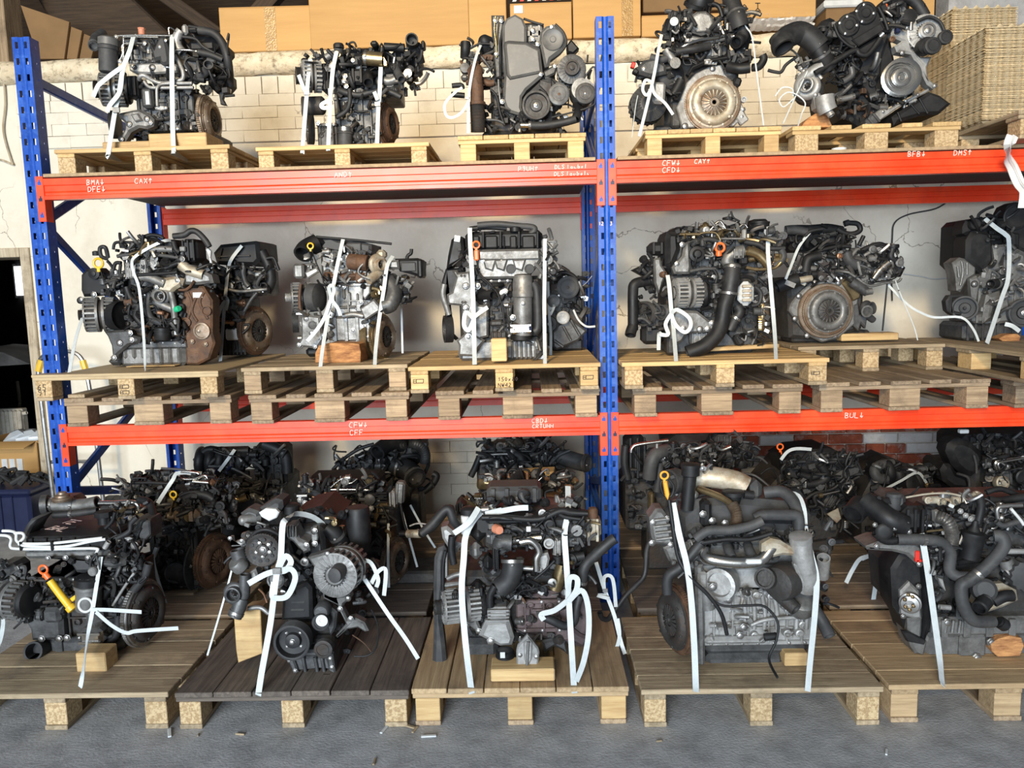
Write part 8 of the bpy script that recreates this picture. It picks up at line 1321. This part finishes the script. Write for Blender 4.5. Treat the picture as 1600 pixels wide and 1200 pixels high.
F = (1330, 740, 3.748); Y = -.93
e = Eng('right-end front floor engine with thick bent grey hoses and silver crank seal', F, Y, (650, 1060), ZF, G)
e.pl('oil_pan', 'alu', '440,940 1400,920 1400,1085 800,1085 640,1095 440,1080 420,1000', 1, 28, 1.5); e.bx('pan_upper', 'alu', 480, 850, 1400, 950, -1, 30, 1.5, ribs=7); e.bx('pan_panel', 'alu', 640, 950, 790, 1090, -.5, 4, .8); e.bo('735,1075 818,985 720,858 560,870', -1.4, 20); e.ln('drain_boss', 'alu', [(1.1, -1), (1, 1.2), (.6, 1.4)], 815, 985, 0, 26)
for x in (560, 600, 640): e.tb('pan_rib', 'alu', '%d,860 %d,930' % (x, x-10), 10, -1.6)
e.bx('engine_block', 'iron', 480, 480, 1400, 870, 5, 30, 2); e.pl('rear_face', 'plastic', '240,560 290,480 380,470 460,520 480,700 470,960 430,1000 330,950 300,860 250,780', 2, 12, 1.5); e.pl('rear_wall', 'iron', '240,560 300,480 420,520 440,840 330,840 260,770', 5, 22, 1)
e.pl('seal_carrier', 'alu_light', '345,635 400,690 415,850 370,850 300,835 290,690', 0, 4, .8, bolts='395,660 305,835', br=13); e.ln('crank_flange', 'steel', [(.6, -1), (1, -1), (1, 1), (.85, 1.2), (.8, 2), (.4, 2.2), (.35, .8), (.1, .8)], 345, 755, -1, 62, (-.45, -.9, 0), 28); e.bo(' '.join('%d,%d' % (342+28*cos(a_), 755+44*sin(a_)) for a_ in [.5+i for i in range(6)]), -3.4, 9, 'brass'); e.pl('lower_plate', 'alu', '335,850 420,850 415,960 450,990 430,1080 380,1060 350,1010 335,940', 0, 10, 1); e.pl('black_clip', 'plastic', '300,925 340,930 440,980 430,1005 330,985', -2, 2, .4); e.pl('gasket_edge', 'plastic', '420,520 460,560 480,700 470,900 430,1000 415,985 440,850', -1, 6, .8)
e.pl('engine_bracket', 'alu', '90,430 170,400 380,405 430,430 450,540 400,545 330,480 250,460 100,450', -2, 12, 1.2, bolts='150,425 400,530', br=14); e.bx('red_clip', 'red_small', 380, 455, 405, 520, -3, 2, .4); e.bx('red_clip', 'red_small', 380, 505, 440, 520, -3, 2, .3); e.pl('lace_bracket', 'alu_dark', '440,430 540,440 550,500 480,520 440,500', -3, 6, 1); e.ft(440, 420, 560, 530, -5, -3, 22, 281, ('plastic', 'alu_dark'))
e.tb('intake_elbow', 'plastic', '80,160,6 150,210,2 230,270,-2 310,300,-2', 64, seg=20); e.tb('elbow_mouth', 'plastic', '60,180,8 10,240,4', 66, seg=18); e.bx('throttle_box', 'plastic', 310, 200, 435, 350, -2, 12, 2.5, ribs=3); e.ln('sensor_cup', 'plastic_grey', [(.8, -4), (.9, -3), (.9, 1), (1.1, 1.2), (1.1, 2.4), (.7, 2.8)], 250, 150, 2, 42, 'u', 18); e.bx('egr_body', 'alu_dark', 200, 120, 330, 260, 4, 12, 2); e.ln('actuator', 'plastic', [(1, -2), (1, 1), (.8, 1.6), (.5, 1.8)], 190, 335, -3, 50, (-.2, -.95, 0)); e.tb('hose_collar', 'plastic', '140,345 200,390 280,390', 26, -2); e.bo('255,320 325,290 140,300 340,340', -5, 12)
e.tb('upper_hose', 'plastic_grey', '270,385,-4 400,385,-5 520,400,-5 580,460,-5 575,560,-5 620,600,-6 690,605,-7', 33, clamps=[.2], seg=14); e.tb('bent_hose', 'plastic_grey', '835,365,-6 880,370,-7 890,430,-8 800,540,-9 700,620,-9 645,660,-9 660,780,-9 720,860,-8 830,865,-6', 36, clamps=[.45], sub=7, seg=16)
e.tb('flex_pipe', 'steel', '505,255,-3 560,275,-5 590,350,-5 585,430,-4', 34, corr=.14, cn=3); e.pl('flex_flange', 'alu_light', '495,225 520,220 525,310 500,315', -3, 3, .5); e.ln('oil_separator', 'plastic', [(.7, 0), (.9, .4), (1.05, 9), (1.1, 9.4), (1.1, 10.4), (.6, 11), (.3, 13), (.25, 15)], 690, 500, -2, 62, (.12, 0, 1), 24); e.tb('separator_arm', 'plastic', '750,130 760,200 740,290', 24, -1); e.tb('convoluted_hose', 'plastic', '620,525 700,510 780,505', 15, -4, corr=.2, cn=4)
e.tb('fuel_rail', 'pale_metal', '440,155,2 560,150,3 720,145,4', 24); e.ft(430, 120, 740, 180, -1, 3, 30, 282, ('pale_metal', 'alu', 'brass', 'steel')); e.tb('wire_rod', 'pale_metal', '320,140 440,120 560,115 640,130', 6, -2); e.tb('steel_pipe', 'steel', '1000,185 900,190 855,205 860,260', 13, -3); e.tb('grey_pipe', 'plastic_grey', '850,280 890,305 960,285 1030,270', 17, -4); e.tb('cross_pipe', 'alu_light', '900,455 1020,455', 16, -4); e.tb('coolant_pipe', 'plastic', '800,150 860,160 1000,140 1100,130', 24, 6); e.tb('black_rail', 'plastic', '790,110 880,90 1000,140', 18, 10); e.tb('rod', 'brass', '440,340 560,325', 7, -3)
e.ln('thermostat', 'plastic_grey', [(.7, -4), (1, -3), (1, 1), (.7, 2)], 780, 680, -6, 66, (-.2, -.9, .3)); e.tb('thermostat_neck', 'plastic', '790,740,-8 750,790,-11', 42, corr=.05, cn=2); e.pl('pump_cover', 'pale_metal', '780,660 900,650 980,690 990,750 900,790 780,830 740,780', -4, 6, 1.5); e.tb('pump_stub', 'plastic', '830,750 890,720 945,715', 34, -7); e.tb('pump_outlet', 'plastic', '870,870 900,890', 38, -5); e.ln('alternator_fan', 'plastic_grey', [(.3, -3), (1, -3), (1, 2), (.8, 2.4), (.3, 2.6)], 1010, 590, -2, 90, 'f', 30, {1: .06, 2: .06}); e.tb('vacuum_pipe', 'alu', '900,500 920,560 900,580', 40, 0)
e.bx('cylinder_head', 'alu_dark', 430, 180, 1100, 500, 6, 26, 2); e.tp('head_top', 'plastic', '330,190 1120,190 1120,90 420,110', (600, 190, 6), 4, 1); e.bx('white_tag', 'label_white', 575, 180, 605, 200, -2, 1, .2, rot=25); e.bo('480,580 545,345 610,365 670,245 700,265 640,220', -2, 13, 'alu_light'); e.tb('loose_strap', 'label_white', '935,205 990,270 1010,300', 9, -5)
e.ft(440, 170, 900, 420, 0, 6, 90, 283, ('plastic', 'plastic', 'alu_dark', 'steel')); e.ft(480, 540, 660, 850, 0, 4, 34, 284, ('plastic', 'plastic', 'alu_dark')); e.ft(820, 180, 1080, 660, -1, 6, 70, 285, ('plastic', 'alu_dark', 'alu', 'steel')); e.ft(140, 130, 340, 380, 2, 8, 34, 286, ('plastic', 'alu_dark', 'steel')); e.wr(440, 160, 1080, 460, -2, 4, 14, 287); e.tb('bracket_bar', 'alu_light', '515,780 580,785', 16, -3); e.pl('silver_fin', 'alu_light', '510,610 540,620 555,690 530,660', -2, 2, .3)
strap('white strap down the right-end floor engine in the front row', F, Y, '410,350,-4 440,520,-6 480,800,-8 515,1060,-14 530,1200,-21 535,1240,-23.5', 9.5, group='straps')
wood('split log under the right-end floor engine', F, Y, 820, 950, 1010, 1075, -3, 18, 'log', poly='820,1000 860,970 930,950 1000,965 1015,1010 990,1070 860,1075 825,1040')
strap('grey strap hanging behind the right-end floor engine beside its bracket', F, -.3, '60,500,0 160,470,-2 150,600,-4 118,815,-10', 7, group='straps', tails=['160,480,-2 60,495,-4 10,560,-6 -30,640,-8', '170,470,-2 200,500,-3 235,555,-3'])

F = (1440, 660, 8.57); Y = .2
e = Eng('black engine under the beam at the right end with big egg-shaped black cover', F, Y, (900, 900), ZF-.002, G)
e.bx('engine_block', 'iron', 420, 600, 1800, 1300, 10, 34, 2); e.pl('belt_cover', 'plastic', '355,400 380,300 460,235 560,225 700,280 820,390 860,500 840,600 780,680 700,740 560,700 440,590', 0, 12, 3); e.tb('cover_gloss_rib', 'plastic_grey', '700,440 730,560 735,680', 17, -1); e.pl('lower_cover', 'plastic', '270,640 320,560 420,560 480,680 620,740 660,860 600,900 420,880 300,790', 3, 14, 2); e.tb('cover_rod', 'alu_dark', '480,685 620,740 640,860', 20, 0); e.bx('valve_cover', 'plastic', 560, 180, 1800, 430, 6, 30, 3, ribs=5)
for x in (850, 905, 1110, 1330): e.tb('cover_post', 'plastic_grey', '%d,260 %d,410' % (x, x), 12, 4)
e.tb('fuel_pipe', 'chrome', '1010,650,-2 980,560,-2 1010,515,-2 1100,500,-2 1390,455,-2', 20); e.tb('fuel_pipe', 'chrome', '1045,650,-3 1020,570,-3 1050,535,-3 1120,520,-3 1390,475,-3', 20); e.ln('fuel_pump', 'pale_metal', [(.8, -4), (1, -3), (1, 0), (.8, .6), (.75, -.4), (.4, -.2), (.35, 1)], 1090, 810, -4, 95, (.1, -.95, .2), 24); e.bx('pump_body', 'alu_dark', 900, 620, 1240, 900, 2, 12, 3, ribs=3); e.ln('pump_wheel', 'plastic', [(1, 0), (1, 2), (.8, 2.4), (.75, 1), (.2, 1)], 1330, 720, -2, 100); e.bx('paper_tag', 'label_white', 520, 100, 640, 150, 6, 3, .4); e.tb('cover_clip', 'plastic_grey', '830,610 860,600 860,490', 14, -2); e.bo('925,640', -1, 24)
e.ft(860, 420, 1500, 900, -3, 5, 70, 291, ('plastic', 'plastic', 'alu_dark', 'steel')); e.ft(640, 160, 1500, 420, 0, 8, 40, 292, ('plastic',)); e.wr(860, 420, 1500, 900, -5, 2, 8, 293)

settle()
